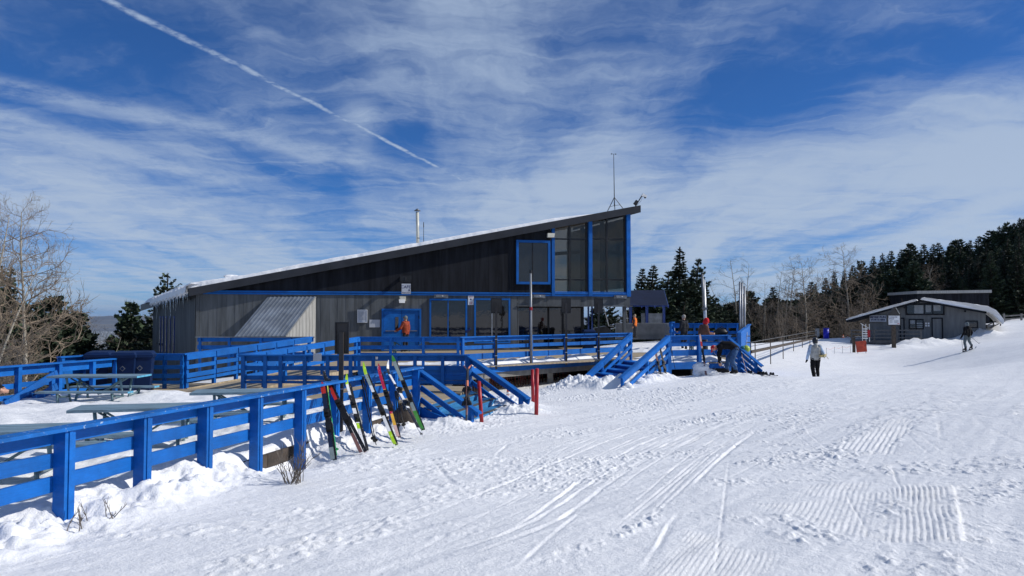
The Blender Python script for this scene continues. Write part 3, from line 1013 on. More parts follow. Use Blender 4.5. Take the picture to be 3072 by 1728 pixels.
# double door
s0, z1 = FS(1146, 926, .03); s1, _ = FS(1262, 926, .03)
door = part(lodge, 'double_door', MB().box(fp((s0 + s1) / 2, .032, (z1 + .02) / 2), (s1 - s0, .03, z1 - .02), AX), NAVY)
for a, b, c, e in ((s0 - .02, s1 + .02, z1 - .09, z1), (s0 - .02, s0 + .07, .02, z1 - .09), (s1 - .07, s1 + .02, .02, z1 - .09)):
    boxpart(door, 'frame', fp((a + b) / 2, .08, (c + e) / 2), (b - a, .12, e - c), AX, BLUE)
mid = (s0 + s1) / 2
for k, (a, b) in enumerate(((s0 + .08, mid - .01), (mid + .01, s1 - .08))):
    lf = boxpart(door, 'door_leaf', fp((a + b) / 2, .066, (z1 - .09) / 2 + .01), (b - a, .04, z1 - .12), AX, BLUE)
    gx_ = b - .22 if k == 0 else a + .24
    barpart(door, 'door_glass', fp(gx_, .09, z1 - 1.15), fp(gx_, .09, z1 - .42), .16, .012, DGLASS, LN)
    barpart(door, 'push_bar', fp(a + .1, .11, 1.02), fp(b - .1, .11, 1.02), .03, .04, STEELD)
for z in (.5, 1.7): boxpart(door, 'hinge', fp(s1 - .09, .10, z), (.04, .03, .16), AX, BLACK)
# porch under the upper storey: soffit beam, back wall of glass, post
zs_ = FS(1700, 916)[1]
s_end = LEND + .02
for k, (a, b) in enumerate(((PORCH + .01, FS(1640, 900)[0]), (FS(1640, 900)[0], FS(1690, 900)[0]), (FS(1690, 900)[0], FS(1770, 900)[0]), (FS(1770, 900)[0], FS(1850, 900)[0]), (FS(1850, 900)[0], s_end))):
    part(lodge, 'soffit_panel', MB().prism([fp(a + .004, -.03, zs_), fp(b - .004, -.03, zs_), fp(b - .004, -.03, BAND - .006), fp(a + .004, -.03, BAND - .006)], LN * .05), GREY)
part(lodge, 'soffit_trim', MB().box(fp((PORCH + s_end) / 2 + .05, .0, zs_ - .035), (s_end - PORCH + .15, .16, .06), AX), GREY)
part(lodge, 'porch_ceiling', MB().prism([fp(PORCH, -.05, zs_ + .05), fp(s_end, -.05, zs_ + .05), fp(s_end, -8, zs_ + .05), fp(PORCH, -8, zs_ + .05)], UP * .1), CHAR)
part(lodge, 'porch_post', MB().box(fp(FS(1877, 950)[0], -.2, zs_ / 2), (.17, .17, zs_), AX), GREY)
part(lodge, 'porch_return', MB().prism([fp(PORCH + .02, 0, 0), fp(PORCH + .02, -2.6, 0), fp(PORCH + .02, -2.6, zs_), fp(PORCH + .02, 0, zs_)], LD * .06), GREY)
gback = -2.6
pb = part(lodge, 'porch_glazing', MB().box(fp((PORCH + FS(1752, 950, gback)[0]) / 2, gback - .06, zs_ / 2), (FS(1752, 950, gback)[0] - PORCH, .08, zs_), AX), BLACK)
xs = [PORCH + .05] + [FS(x, 950, gback)[0] for x in (1590, 1645, 1688, 1745)]
for k in range(4):
    a, b = xs[k], xs[k + 1]
    boxpart(pb, 'pane', fp((a + b) / 2, gback, zs_ / 2 + .05), (b - a - .1, .012, zs_ - .3), AX, DGLASS)
    barpart(pb, 'mullion', fp(b, gback + .02, .05), fp(b, gback + .02, zs_), .09, .08, NAVY if k == 0 else BLACK, LN)
for x in (1765, 1776): barpart(lodge, 'porch_stud', fp(FS(x, 950, -2.4)[0], -2.4, 0), fp(FS(x, 950, -2.4)[0], -2.4, zs_), .08, .08, NAVY, LN)

# ---- glazed hall at the high end
cols = (1658.5, 1770, 1884.5)
csz = (.16, .20, .22)
for px, w in zip(cols, csz):
    s = FS(px, 800)[0]
    ztop = roof_z(s, 0) - TH_R + .03
    boxpart(lodge, 'hall_column', fp(s, .02, (BAND + ztop) / 2), (w, .20, ztop - BAND), AX, BLUE)
def bay(pa, pb, pm, nm):
    s0, s1, sm = FS(pa, 800)[0], FS(pb, 800)[0], FS(pm, 800)[0]
    zb = BANDT + .01
    rows = [zb + .05, FS(pm, 839)[1], FS(pm, 717)[1]]
    g = thing_part(nm, fp(sm, -.12, zb))
    boxpart(g, 'sill', fp((s0 + s1) / 2, -.02, zb + .03), (s1 - s0, .2, .06), AX, BLUE)
    zt = roof_z(sm, 0) - TH_R
    barpart(g, 'mullion', fp(sm, -.10, zb), fp(sm, -.10, zt + .02), .085, .09, BLACK, LN)
    for z in rows[1:]:
        barpart(g, 'transom', fp(s0, -.10, z), fp(s1, -.10, z), .07, .075, BLACK)
    barpart(g, 'side_frame', fp(s1 - .05, -.10, zb), fp(s1 - .05, -.10, roof_z(s1, 0) - TH_R), .10, .12, BLACK, LN)
    for a, b in ((s0, sm), (sm, s1)):
        for k in range(3):
            z0 = rows[k]
            if k < 2: za = zb_ = rows[k + 1]
            else: za, zb_ = roof_z(a, 0) - TH_R + .04, roof_z(b, 0) - TH_R + .04
            mbp = MB(); mbp.prism([fp(a + .02, -.105, z0 + .02), fp(b - .02, -.105, z0 + .02), fp(b - .02, -.105, zb_ - .02), fp(a + .02, -.105, za - .02)], LN * .008)
            part(g, 'pane', mbp, GLASSU)
def thing_part(name, loc):
    o = bpy.data.objects.new(name, None); o.empty_display_size = .1
    return place(o, Matrix.Translation(loc), lodge)
bay(1663, 1764, 1709.5, 'glazed_bay'); bay(1776, 1879, 1822, 'glazed_bay')
# inside the hall: floor, back and side walls, posts and beams
zf = BANDT - .1
INT = mat('hall_interior_boards', (.52, .49, .43), .8, .18, 1.4, grain=(2, 2, .4))
part(lodge, 'hall_floor', MB().prism([fp(BAY - .04, -.06, zf - .12), fp(LEND, -.06, zf - .12), fp(LEND, -DEPTH, zf - .12), fp(BAY - .04, -DEPTH, zf - .12)], UP * .1), WOODG)
zq = lambda s, q: roof_z(s, q) - TH_R + .05
part(lodge, 'hall_back_wall', MB().prism([fp(BAY, -6, zf), fp(LEND - 3.6, -6, zf), fp(LEND - 3.6, -6, zq(LEND - 3.6, 6)), fp(BAY, -6, zq(BAY, 6))], LN * .08), INT)
part(lodge, 'hall_side_wall', MB().prism([fp(BAY - .02, -.07, zf), fp(BAY - .02, -6, zf), fp(BAY - .02, -6, zq(BAY, 6)), fp(BAY - .02, -.07, zq(BAY, 0))], LD * .03), INT)
part(lodge, 'hall_ceiling', MB().add([roofpt(fp(a, -b, 0), -TH_R + .12) for a, b in ((BAY, .0), (LEND, .0), (LEND, 11.5), (BAY, 11.5))] + [roofpt(fp(a, -b, 0), -TH_R + .15) for a, b in ((BAY, .0), (LEND, .0), (LEND, 11.5), (BAY, 11.5))], [(0, 1, 2, 3), (7, 6, 5, 4)]), INT)
for s, q in ((LEND - 3.4, 5.8), (LEND - 1.7, 5.8), (LEND - .2, 4.0), (LEND - .2, 8.0)):
    barpart(lodge, 'hall_post', fp(s, -q, zf), fp(s, -q, zq(s, q)), .2, .2, CHAR, LN)
barpart(lodge, 'hall_beam', fp(BAY, -5.8, zf + 2.5), fp(LEND - .1, -5.8, zf + 2.9), .12, .2, CHAR)
for q0 in (0.1, 4.1, 8.1):
    mbp = MB(); s = LEND - .12
    mbp.prism([fp(s, -q0, zf + .4), fp(s, -q0 - 3.8, zf + .4), fp(s, -q0 - 3.8, zq(s, q0 + 3.8) - .2), fp(s, -q0, zq(s, q0) - .2)], LD * .008)
    part(lodge, 'end_pane', mbp, GLASSC)

# ---- lean-to over the cellar stair
la, lb = FS(803, 891), FS(947, 890)
T0, T1 = fp(la[0], .03, la[1]), fp(lb[0], .03, lb[1])
B1 = PY(857, 1009, T1.y - 1.45); B0 = B1 + (T0 - T1) * 1.02; B0.z = B1.z
lean = thing_part('lean_to', V((B1.x, B1.y, 0)))
nrm = (T1 - T0).cross(B0 - T0).normalized()
if nrm.z < 0: nrm = -nrm
rows = 12
mb = MB()
for k in range(rows):
    for (f0, f1, h0, h1) in ((k, k + .62, 0, 0), (k + .62, k + .70, 0, .035), (k + .70, k + .88, .035, .035), (k + .88, k + 1, .035, 0)):
        a0, a1 = f0 / rows, f1 / rows
        mb.add([T0.lerp(T1, a0) + nrm * h0, T0.lerp(T1, a1) + nrm * h1, B0.lerp(B1, a1) + nrm * h1, B0.lerp(B1, a0) + nrm * h0], [(0, 1, 2, 3)])
mb.add([T0 - nrm * .03, T1 - nrm * .03, B1 - nrm * .03, B0 - nrm * .03], [(3, 2, 1, 0)])
part(lean, 'metal_roof', mb, CORR)
base = fp(lb[0], .03, 0)
nb = 9
out = (V((B1.x, B1.y, 0)) - V((T1.x, T1.y, 0)))
sn = V((out.y, -out.x, 0)).normalized()
if sn.x < 0: sn = -sn
for k in range(nb):
    f0, f1 = (k + .04) / nb, (k + .96) / nb
    p, q = T1.lerp(B1, f0), T1.lerp(B1, f1)
    part(lean, 'side_board', MB().prism([V((p.x, p.y, -1.0)), V((q.x, q.y, -1.0)), q - UP * .06, p - UP * .06], sn * .022), GREYL)
barpart(lean, 'barge_board', T1 + sn * .03 - nrm * .05, B1 + sn * .03 - nrm * .05, .03, .09, GREYL, nrm)
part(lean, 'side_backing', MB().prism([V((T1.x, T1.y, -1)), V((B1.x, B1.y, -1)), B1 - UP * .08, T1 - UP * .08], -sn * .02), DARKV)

# ---- lamps, vents on the wall
def walllamp(px, py, m, nm, w=.5, h=.16, lens=True):
    s, z = FS(px, py, .2)
    o = part(lodge, nm, MB().prism([fp(s - w / 2, .03, z + h / 2), fp(s + w / 2, .03, z + h / 2), fp(s + w / 2, .03, z - h / 2), fp(s - w / 2, .03, z - h / 2)], LN * .09), m)
    part(o, 'housing', MB().prism([fp(s - w * .42, .12, z + h / 2), fp(s + w * .42, .12, z + h / 2), fp(s + w * .34, .12, z - h * .3), fp(s - w * .34, .12, z - h * .3)], LN * .09), m)
    if lens: boxpart(o, 'lens', fp(s + .06, .215, z + .02), (.06, .02, .05), AX, WHITE)
    return o
for x, y in ((1324, 889), (1617, 889), (1863, 891)): walllamp(x, y, STEELD, 'emergency_light', .72, .17)
f1 = walllamp(1208, 896, CREAM, 'floodlight', .34, .24, False)
s, z = FS(1206, 903, .3); part(f1, 'lens', MB().prism([fp(s - .16, .2, z + .08), fp(s + .16, .2, z + .08), fp(s + .14, .26, z - .10), fp(s - .14, .26, z - .10)], LN * .14), WHITE)
f2 = walllamp(1654, 706, CREAM, 'floodlight', .38, .24, False)
s, z = FS(1652, 707, .3); part(f2, 'lens', MB().prism([fp(s - .18, .2, z + .12), fp(s + .2, .2, z + .12), fp(s + .16, .24, z - .10), fp(s - .2, .24, z - .10)], LN * .22), CREAM)
# conduit box on the window jamb
s, z = FS(1404, 990, .1); barpart(lodge, 'meter_bracket', fp(s - .1, .10, z - .1), fp(s + .12, .16, z + .08), .1, .14, NAVY, LN)

# ---- things standing on the roof
def on_roof(px, py, q):
    p = PP(px, py, LO - LN * q, LN)
    return p
p = on_roof(1254, 724, 1.6); sx_, q_ = (p - LO).dot(LD), 1.6
fb = V((p.x, p.y, roof_z(sx_, q_)))
ftop = on_roof(1252, 634, 1.6)
flue = thing('flue_pipe', fb, 'tall cream metal flue pipe with pointed cap on the lodge roof', 'chimney')
mb = MB(); mb.tube([fb - UP * .1, ftop - UP * .05], [.085, .085], 14); part(flue, 'pipe', mb, CREAM, True)
mb = MB(); mb.tube([ftop + UP * .02, ftop + UP * .16], [.19, .004], 14); part(flue, 'cap', mb, STEELD, True)
mb = MB()
for a in range(3): mb.bar(ftop + V((.07 * math.cos(a * 2.1), .07 * math.sin(a * 2.1), -.1)), ftop + V((.07 * math.cos(a * 2.1), .07 * math.sin(a * 2.1), .05)), .012, .012)
part(flue, 'cap_strut', mb, STEELD)
mb = MB(); mb.tube([fb + UP * .5, fb + UP * .54], [.095, .095], 14); part(flue, 'collar', mb, STEELD)
p0 = on_roof(1271, 722, 1.5); p1 = on_roof(1271, 668, 1.5)
an = thing('whip_antenna', p0, 'short thin black whip antenna beside the cream flue pipe', 'antenna')
part(an, 'mast', MB().tube([V((p0.x, p0.y, roof_z((p0 - LO).dot(LD), 1.5) - .02)), p1], [.018, .012], 6), BLACK)
part(an, 'tip', MB().tube([p1 - UP * .25, p1 + UP * .03], [.026, .018], 6), BLACK)
# weather mast on a tripod
qm = .9
mt = on_roof(1841, 462, qm); mk = on_roof(1843, 592, qm); mf = on_roof(1845, 626, qm)
rz = roof_z((mf - LO).dot(LD), qm)
mast = thing('weather_mast', V((mf.x, mf.y, rz)), 'tall thin weather mast on a black tripod near the high roof edge', 'mast')
part(mast, 'pole', MB().tube([V((mk.x, mk.y, mk.z - .5)), mk, mt], [.028, .024, .014], 8), BLACK)
for ang in (20, 140, 262):
    e = V((mf.x + .55 * math.cos(math.radians(ang)), mf.y + .55 * math.sin(math.radians(ang)), 0))
    e.z = roof_z((e - LO).dot(LD), -(e - LO).dot(LN))
    part(mast, 'leg', MB().tube([mk, e], .020, 6), BLACK)
    part(mast, 'brace', MB().tube([V((mk.x, mk.y, mk.z - .45)), mk.lerp(e, .62)], .012, 5), BLACK)
part(mast, 'anemometer_arm', MB().bar(mt + LD * -.13, mt + LD * .13, .014, .014), BLACK)
for k in (-1, 1): part(mast, 'anemometer_cup', MB().blob(mt + LD * .12 * k, .035, 8, 5), BLACK, True)
# camera on a bent arm at the tip
ca, cb, cc = on_roof(1905, 616, .3), on_roof(1925, 588, .3), on_roof(1935, 583, .3)
cm = thing('roof_camera', V((ca.x, ca.y, roof_z((ca - LO).dot(LD), .3))), 'security camera on a slanted arm at the roof tip', 'camera')
part(cm, 'arm', MB().tube([V((ca.x, ca.y, ca.z - .1)), cb], [.032, .028], 8), BLACK)
part(cm, 'junction_box', MB().box(ca.lerp(cb, .28) - LD * .06, (.16, .12, .26), ((cb - ca).normalized().cross(LN), LN, (cb - ca).normalized())), BLACK)
part(cm, 'housing', MB().prism([cb + LD * -.06 + UP * .0, cb + LD * .05 + UP * .13, cb + LD * .26 + UP * .02, cb + LD * .24 - UP * .09, cb + LD * .02 - UP * .02], LN * .14), WHITE)
part(cm, 'dome', MB().blob(cb + LD * .17 - UP * .09 + LN * .07, .055, 10, 6), BLACK, True)
part(cm, 'cable', MB().tube([ca + LD * .12, ca.lerp(cb, .5) + LD * .16, cb + LD * .04], .008, 5), BLACK)

# ---- signs on the facade
def text_mesh(txt, size, origin, X, Y, m, parent, name='lettering', align='CENTER', bold=0.0, n=None):
    cu = bpy.data.curves.new(name, 'FONT'); cu.body = txt; cu.size = size; cu.align_x = align; cu.align_y = 'CENTER'
    cu.resolution_u = 2; cu.offset = bold; cu.extrude = 0.0
    tmp = bpy.data.objects.new('tmp', cu); COL.objects.link(tmp)
    dg = bpy.context.evaluated_depsgraph_get(); dg.update()
    me = bpy.data.meshes.new_from_object(tmp.evaluated_get(dg))
    bpy.data.objects.remove(tmp); bpy.data.curves.remove(cu)
    me.materials.clear(); me.materials.append(m)
    Zv = X.cross(Y)
    W = Matrix(((X.x, Y.x, Zv.x, origin[0]), (X.y, Y.y, Zv.y, origin[1]), (X.z, Y.z, Zv.z, origin[2]), (0, 0, 0, 1)))
    me.transform(Matrix.Identity(4))
    o = bpy.data.objects.new(name, me); place(o, W, parent)
    return o
INK = mat('navy_ink', (.015, .02, .09), .6, .1)
SIGNW = mat('pale_sign_board', (.46, .49, .54), .6, .1)
PAPER = mat('white_paper', (.70, .71, .72), .6, .05)
REDI = mat('red_ink', (.45, .02, .03), .6, .1)
so = .62
s0, z1 = FS(1205, 851, so); s1, z0 = FS(1232, 882, so); zm = z1 + .02
cs = thing('cafe_sign', fp((s0 + s1) / 2, so, z0), 'hanging pale blue CAFE sign on a black bracket above the doors', 'sign')
part(cs, 'board', MB().box(fp((s0 + s1) / 2, so, (z0 + z1) / 2), (s1 - s0, .03, z1 - z0), AX), SIGNW)
barpart(cs, 'bracket', fp((s0 + s1) / 2 - .3, .03, zm + .22), fp((s0 + s1) / 2 - .02, so + .02, zm + .22), .03, .2, BLACK)
barpart(cs, 'arm', fp(s0 - .05, so, zm + .10), fp(s1 + .03, so, zm + .10), .04, .04, BLACK)
boxpart(cs, 'top_panel', fp((s0 + s1) / 2 - .02, so - .01, zm + .26), (s1 - s0 + .12, .02, .26), AX, BLACK)
for k in (.1, .9): barpart(cs, 'chain', fp(s0 + (s1 - s0) * k, so, zm - .03), fp(s0 + (s1 - s0) * k, so, zm + .09), .012, .012, BLACK, LN)
text_mesh('CAFE', .21, fp((s0 + s1) / 2 - .02, so + .018, z1 - .17), LD, UP, INK, cs, bold=.003)
text_mesh('Restrooms', .085, fp((s0 + s1) / 2, so + .018, z0 + .06), LD, UP, INK, cs, bold=.002)
boxpart(cs, 'pictogram', fp(s1 - .08, so + .018, z0 + .19), (.06, .004, .1), AX, INK)
def notice(px0, py0, px1, py1, label, m=PAPER, frame=None, lines=5):
    s0, z1 = FS(px0, py0, .05); s1, z0 = FS(px1, py1, .05)
    t = thing('notice_board', fp((s0 + s1) / 2, .05, z0), label, 'notice')
    part(t, 'board', MB().box(fp((s0 + s1) / 2, .05, (z0 + z1) / 2), (s1 - s0, .03, z1 - z0), AX), m)
    if frame:
        for a, b, c, e in ((s0, s1, z1 - .03, z1), (s0, s1, z0, z0 + .03), (s0, s0 + .03, z0 + .03, z1 - .03), (s1 - .03, s1, z0 + .03, z1 - .03)):
            boxpart(t, 'frame', fp((a + b) / 2, .072, (c + e) / 2), (b - a, .02, e - c), AX, frame)
    for k in range(lines):
        zz = z1 - (z1 - z0) * (.2 + .65 * k / max(1, lines))
        boxpart(t, 'text_line', fp((s0 + s1) / 2, .067, zz), ((s1 - s0) * .66, .003, .012), AX, STEELD)
    return t, s0, s1, z0, z1
notice(1072, 929, 1102, 968, 'framed white notice on the grey wall, upper left of the two', SIGNW, PAPER, 7)
notice(1108, 959, 1140, 982, 'plain white board without a frame left of the blue doors', SIGNW, None, 0)
t, s0, s1, z0, z1 = notice(1404, 887, 1421, 915, 'small white warning sign with red lettering between the two ground floor windows', PAPER, None, 0)
text_mesh('NOTICE', .055, fp((s0 + s1) / 2, .067, z1 - .07), LD, UP, REDI, t, bold=.002)
boxpart(t, 'pictogram', fp((s0 + s1) / 2, .067, (z0 + z1) / 2 + .05), (.07, .004, .08), AX, INK)
for k in range(4): boxpart(t, 'text_line', fp((s0 + s1) / 2, .067, z0 + .05 + .035 * k), (.16 - .02 * (k % 2), .003, .012), AX, REDI)
# ================================================================ decks, railings, stairs
DECKS = thing('main_deck', (2, 33, -.6), 'raised timber deck along the front of the lodge', 'deck')
TOPM = 1.03
A5 = PY(1076, 1011, 26.6); B5 = PY(1380, 1011, 26.6)
B6 = PY(1892, 1000, 34.3)
for p in (A5, B5, B6): p.z = TOPM
flo = [V((A5.x - 1.9, A5.y + .4, 0)), V((A5.x, A5.y, 0)), V((B5.x, B5.y, 0)), V((3.55, 31.25, 0)), V((4.9, 32.3, 0)), V((9.5, 31.0, 0)), V((11.5, 42, 0)), V((6.4, 46, 0)), fp(LEND, -3, 0), fp(PORCH, -2.5, 0), fp(PORCH - .2, .03, 0), fp(6.2, .03, 0)]
flo = [V((p.x, p.y, -.05)) for p in flo]
part(DECKS, 'deck_floor', MB().prism(flo[:3] + [flo[3]] + flo[4:5] + [V((6.4, 35, -.05)), V((6.4, 46, -.05))] + flo[8:], UP * .045), WOOD)
# rim boards facing the slope
def rim(parent, a, b, z0, z1, n, m=BLUE, th=.045, nm='rim_board'):
    for k in range(n):
        p, q = a.lerp(b, (k + .002) / n), a.lerp(b, (k + .998) / n)
        p = V((p.x, p.y, (z0 + z1) / 2)); q = V((q.x, q.y, (z0 + z1) / 2))
        barpart(parent, nm, p, q, th, z1 - z0, m)
dv = (B6 - B5).normalized(); nv = V((dv.y, -dv.x, 0))
E6 = PY(1880, 1000, 33.9); 
rim(DECKS, B5 + nv * .05, B5.lerp(B6, .93) + nv * .05, -.25, .0, 4)
rim(DECKS, A5 + V((0, -.05, 0)), B5 + V((0, -.05, 0)), -.28, .0, 3, BLUE)
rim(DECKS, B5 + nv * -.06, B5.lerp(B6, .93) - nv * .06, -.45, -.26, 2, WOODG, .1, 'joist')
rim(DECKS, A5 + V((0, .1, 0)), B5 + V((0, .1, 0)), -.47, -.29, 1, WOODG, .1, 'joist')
for px in (1347, 1489, 1680, 1800):
    t = along(B5, B6, px); q = B5.lerp(B6, t) - nv * .5
    if px < 1380: q = PY(px, 1150, 27.2)
    boxpart(DECKS, 'pier', (q.x, q.y, -.75), (.22, .22, .65), None, CONC)
part(DECKS, 'under_deck_shade_sheet', MB().prism([V((-6, 30.5, -1.2)), V((4.5, 34, -1.2)), V((4.5, 34, -.1)), V((-6, 30.5, -.1))], V((-.03, .1, 0))), DARKV)  # added near-black sheet: the darkness under the deck is put into its colour
# broken snow fence under the deck
sf = thing('slat_snow_fence', (1.2, 28.8, -.6), 'faded red slat snow fence in the dark under the deck', 'fence')
SLAT = mat('faded_red_slat', (.16, .045, .035), .8, .4, 5)
for k in range(46):
    px = 1445 + k * 7
    q = B5.lerp(B6, along(B5, B6, px)) - nv * (.9 + .05 * math.sin(k))
    h = .55 + .06 * rnd.random()
    barpart(sf, 'slat', (q.x, q.y, -.95), (q.x + rnd.uniform(-.02, .02), q.y, -.95 + h), .035, .012, SLAT, nv)
for z in (-.85, -.6):
    for k in range(4):
        p, q = [B5.lerp(B6, along(B5, B6, 1445 + (k + j) * 80)) - nv * .92 for j in (0, 1)]
        part(sf, 'wire', MB().tube([V((p.x, p.y, z)), V((q.x, q.y, z))], .006, 4), STEELD)

RAILG = 'blue painted timber railings'


def railing(label, A, B, zb, posts, boards, cap=True, pw=.09, side=1, capw=.14, pm=BLUE, bm=BLUE, capm=BLUEW, laminated=False, name='railing', cap_over=(.05, .05), top_posts=True, parent=None, ends=True, th=.038):
    """A, B: ends of the top edge.  posts: parameters 0..1.  boards: (depth below the top edge, height).  side: which side of the posts the boards sit"""
    A, B = V(A), V(B)
    hd = V((B.x - A.x, B.y - A.y, 0)); L = hd.length; hd /= L
    nn = V((hd.y, -hd.x, 0)) * side
    t = parent or thing(name, ((A.x + B.x) / 2, (A.y + B.y) / 2, min(zb)), label, 'railing', RAILG)
    sl = (B.z - A.z) / L
    pt = lambda f: A.lerp(B, f)
    upv = (B - A).normalized(); upv = nn.cross(upv); upv = upv if upv.z > 0 else -upv
    for f in posts:
        p = pt(f); b = zb[0] + (zb[1] - zb[0]) * f
        topz = p.z - (.036 if cap else 0)
        if laminated:
            w3 = pw / 3
            mb = MB()
            for k, dd in ((-1, 0), (0, .010), (1, 0)):
                mb.box((p + hd * k * w3 + nn * dd * .5).xy.to_3d() + V((0, 0, (b + topz) / 2)), (w3 - .006, pw + dd, topz - b), (hd, nn, UP))
            mb.box(V((p.x, p.y, (b + topz) / 2)), (pw - .02, pw - .03, topz - b - .01), (hd, nn, UP))
            part(t, 'post', mb, pm)
        else:
            boxpart(t, 'post', (p.x, p.y, (b + topz) / 2), (pw, pw, topz - b), (hd, nn, UP), pm)
    fs = sorted(set([0.0] + [f for f in posts if .02 < f < .98] + [1.0])) if ends else sorted(posts)
    off = -(pw / 2 + th / 2 + .002) if side else 0
    for d, h in boards:
        for k in range(len(fs) - 1):
            p, q = pt(fs[k]), pt(fs[k + 1])
            g = .003 / max(.05, (fs[k + 1] - fs[k]))
            p, q = p.lerp(q, g), p.lerp(q, 1 - g)
            dz = V((0, 0, -d - h / 2))
            j0, j1 = V((0, 0, rnd.uniform(-.007, .007))), V((0, 0, rnd.uniform(-.007, .007)))
            barpart(t, 'rail_board', p + dz + j0 + nn * (off + rnd.uniform(-.003, .0)), q + dz + j1 + nn * off, th, h, bm, UP if abs(sl) < .02 else upv)
    if cap:
        n = max(1, round(L / 2.6))
        for k in range(n):
            p, q = pt(k / n - (cap_over[0] / L if k == 0 else 0)), pt((k + 1) / n + (cap_over[1] / L if k == n - 1 else 0))
            g = .0015 / (q - p).length
            barpart(t, 'cap_rail', p.lerp(q, g) - UP * .018, p.lerp(q, 1 - g) - UP * .018, capw, .036, capm, UP if abs(sl) < .02 else upv)
    return t


fence_posts = [along(FA, FB, x) for x in (-330, -60, 195, 430, 617, 770, 902, 1004, 1102, 1181, 1249)]
railing('weathered blue terrace fence running from the left foreground to the stair', FA, FB, (-.75, -.75), fence_posts, [(.04, .135), (.25, .14), (.475, .15)], pw=.135, laminated=True, capw=.20, side=1, name='terrace_fence')
# timber edge of the terrace under the fence
t = thing('terrace_platform', (-6, 15, -.6), 'low timber terrace platform carrying the picnic tables', 'deck')
fn3 = V((FN.x, FN.y, 0))
for k in range(6):
    p, q = FA.lerp(FB, (k + .004) / 6), FA.lerp(FB, (k + .996) / 6)
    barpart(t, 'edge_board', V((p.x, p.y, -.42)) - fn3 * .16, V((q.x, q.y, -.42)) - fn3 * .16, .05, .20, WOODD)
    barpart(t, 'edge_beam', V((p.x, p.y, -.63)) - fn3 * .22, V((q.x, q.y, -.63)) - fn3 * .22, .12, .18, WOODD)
YA = 21.0
A3 = PY(724, 1063, YA); B3 = PY(1404, 1064.5, YA)
A3.z = B3.z = (A3.z + B3.z) / 2
part(t, 'walkway_floor', MB().prism([V((-11.8, 18.6, -.34)), V((-2.1, 18.6, -.34)), V((-2.0, 17.2, -.34)), V((B3.x, 21.2, -.34)), V((B3.x, 22.5, -.34)), V((-6.5, 24.0, -.34)), V((-11.8, 23.5, -.34))], UP * .05), WOOD)
FR = railing('blue railing across the walkway in front of the main deck', A3, B3, (-.32, -.75), [along(A3, B3, x) for x in (730, 796, 842, 915, 983, 1052, 1120, 1188, 1245, 1328, 1400)],
        [(.036, .14), (.305, .115), (.56, .115), (.70, .07)], side=1, capm=BLUE, name='walkway_railing')
# solid skirt of wide boards under the right half
for k, (d, h) in enumerate(((.30, .20), (.505, .19), (.70, .10))):
    p, q = PY(1236, 1100, YA + .11), PY(1399, 1100, YA + .11)
    barpart(FR, 'skirt_board', V((p.x, p.y, A3.z - d - h / 2)), V((q.x, q.y, A3.z - d - h / 2)), .03, h, BLUE)
s_, z_ = PY(952, 1072, YA - .08), None
boxpart(FR, 'paper_notice', (s_.x, s_.y, s_.z), (.22, .006, .21), None, SIGNW)
p = PY(1130, 1074, YA - .06); boxpart(FR, 'sticker', (p.x, p.y, p.z), (.06, .006, .07), None, PAPER)

railing('blue front railing of the main deck, straight part near the doors', A5, B5, (-.2, -.2), [along(A5, B5, x) for x in (1078, 1172, 1270, 1374)], [(.036, .135), (.29, .13), (.55, .10)], side=1, capm=BLUE, name='deck_railing')
railing('blue front railing of the main deck, angled part with the dark sign backs', B5, B6, (-.25, -.25), [.012] + [along(B5, B6, x) for x in (1487, 1594, 1697, 1795)] + [.988], [(.036, .135), (.31, .13), (.60, .20)], side=1, capm=BLUE, name='deck_railing')
# ramp between walkway and deck
A7 = V((A5.x, A5.y, TOPM)); B7 = V((A3.x, A3.y, A3.z))
A8 = PY(931, 1010, 27.2); B8 = PY(553, 1060.5, 21.8)
railing('sunlit blue railing on the right side of the ramp', A7, B7, (0, -.3), [.03, .2, .36, .52, .68, .84, .98], [(.036, .12), (.30, .11), (.54, .11)], side=1, capm=BLUE, name='ramp_railing')
railing('sunlit four-board blue railing on the far side of the ramp', A8, B8, (0, -.3), [.01, .17, .33, .49, .64, .80, .985], [(.036, .15), (.32, .11), (.55, .125), (.71, .085)], side=1, capm=BLUE, name='ramp_railing')
mb = MB(); mb.prism([V((A7.x, A7.y, -.05)), V((B7.x, B7.y, -.36)), V((B8.x, B8.y, -.36)), V((A8.x, A8.y, -.05))], UP * .05)
rp = thing('ramp', (-7.5, 24.3, -.4), 'tan plank ramp climbing from the terrace to the main deck', 'ramp')
part(rp, 'ramp_floor', mb, WOOD)
barpart(rp, 'edge_board', V((A8.x, A8.y, -.03)) + V((.1, -.04, 0)), V((B8.x, B8.y, -.33)) + V((.1, -.04, 0)), .04, .12, WOOD)
barpart(rp, 'edge_board', V((A7.x, A7.y, -.06)), V((B7.x, B7.y, -.37)), .04, .14, WOOD)
# back rail in front of the cellar door
bl0, bl1 = PY(590, 1010, 31.5), PY(940, 1010, 31.5)
railing('shaded blue railing below the corrugated lean-to', bl0, bl1, (-.6, -.6), [.03, .28, .55, .8, .97], [(.036, .16), (.34, .16), (.62, .2)], side=1, capm=STEELD, name='cellar_railing')
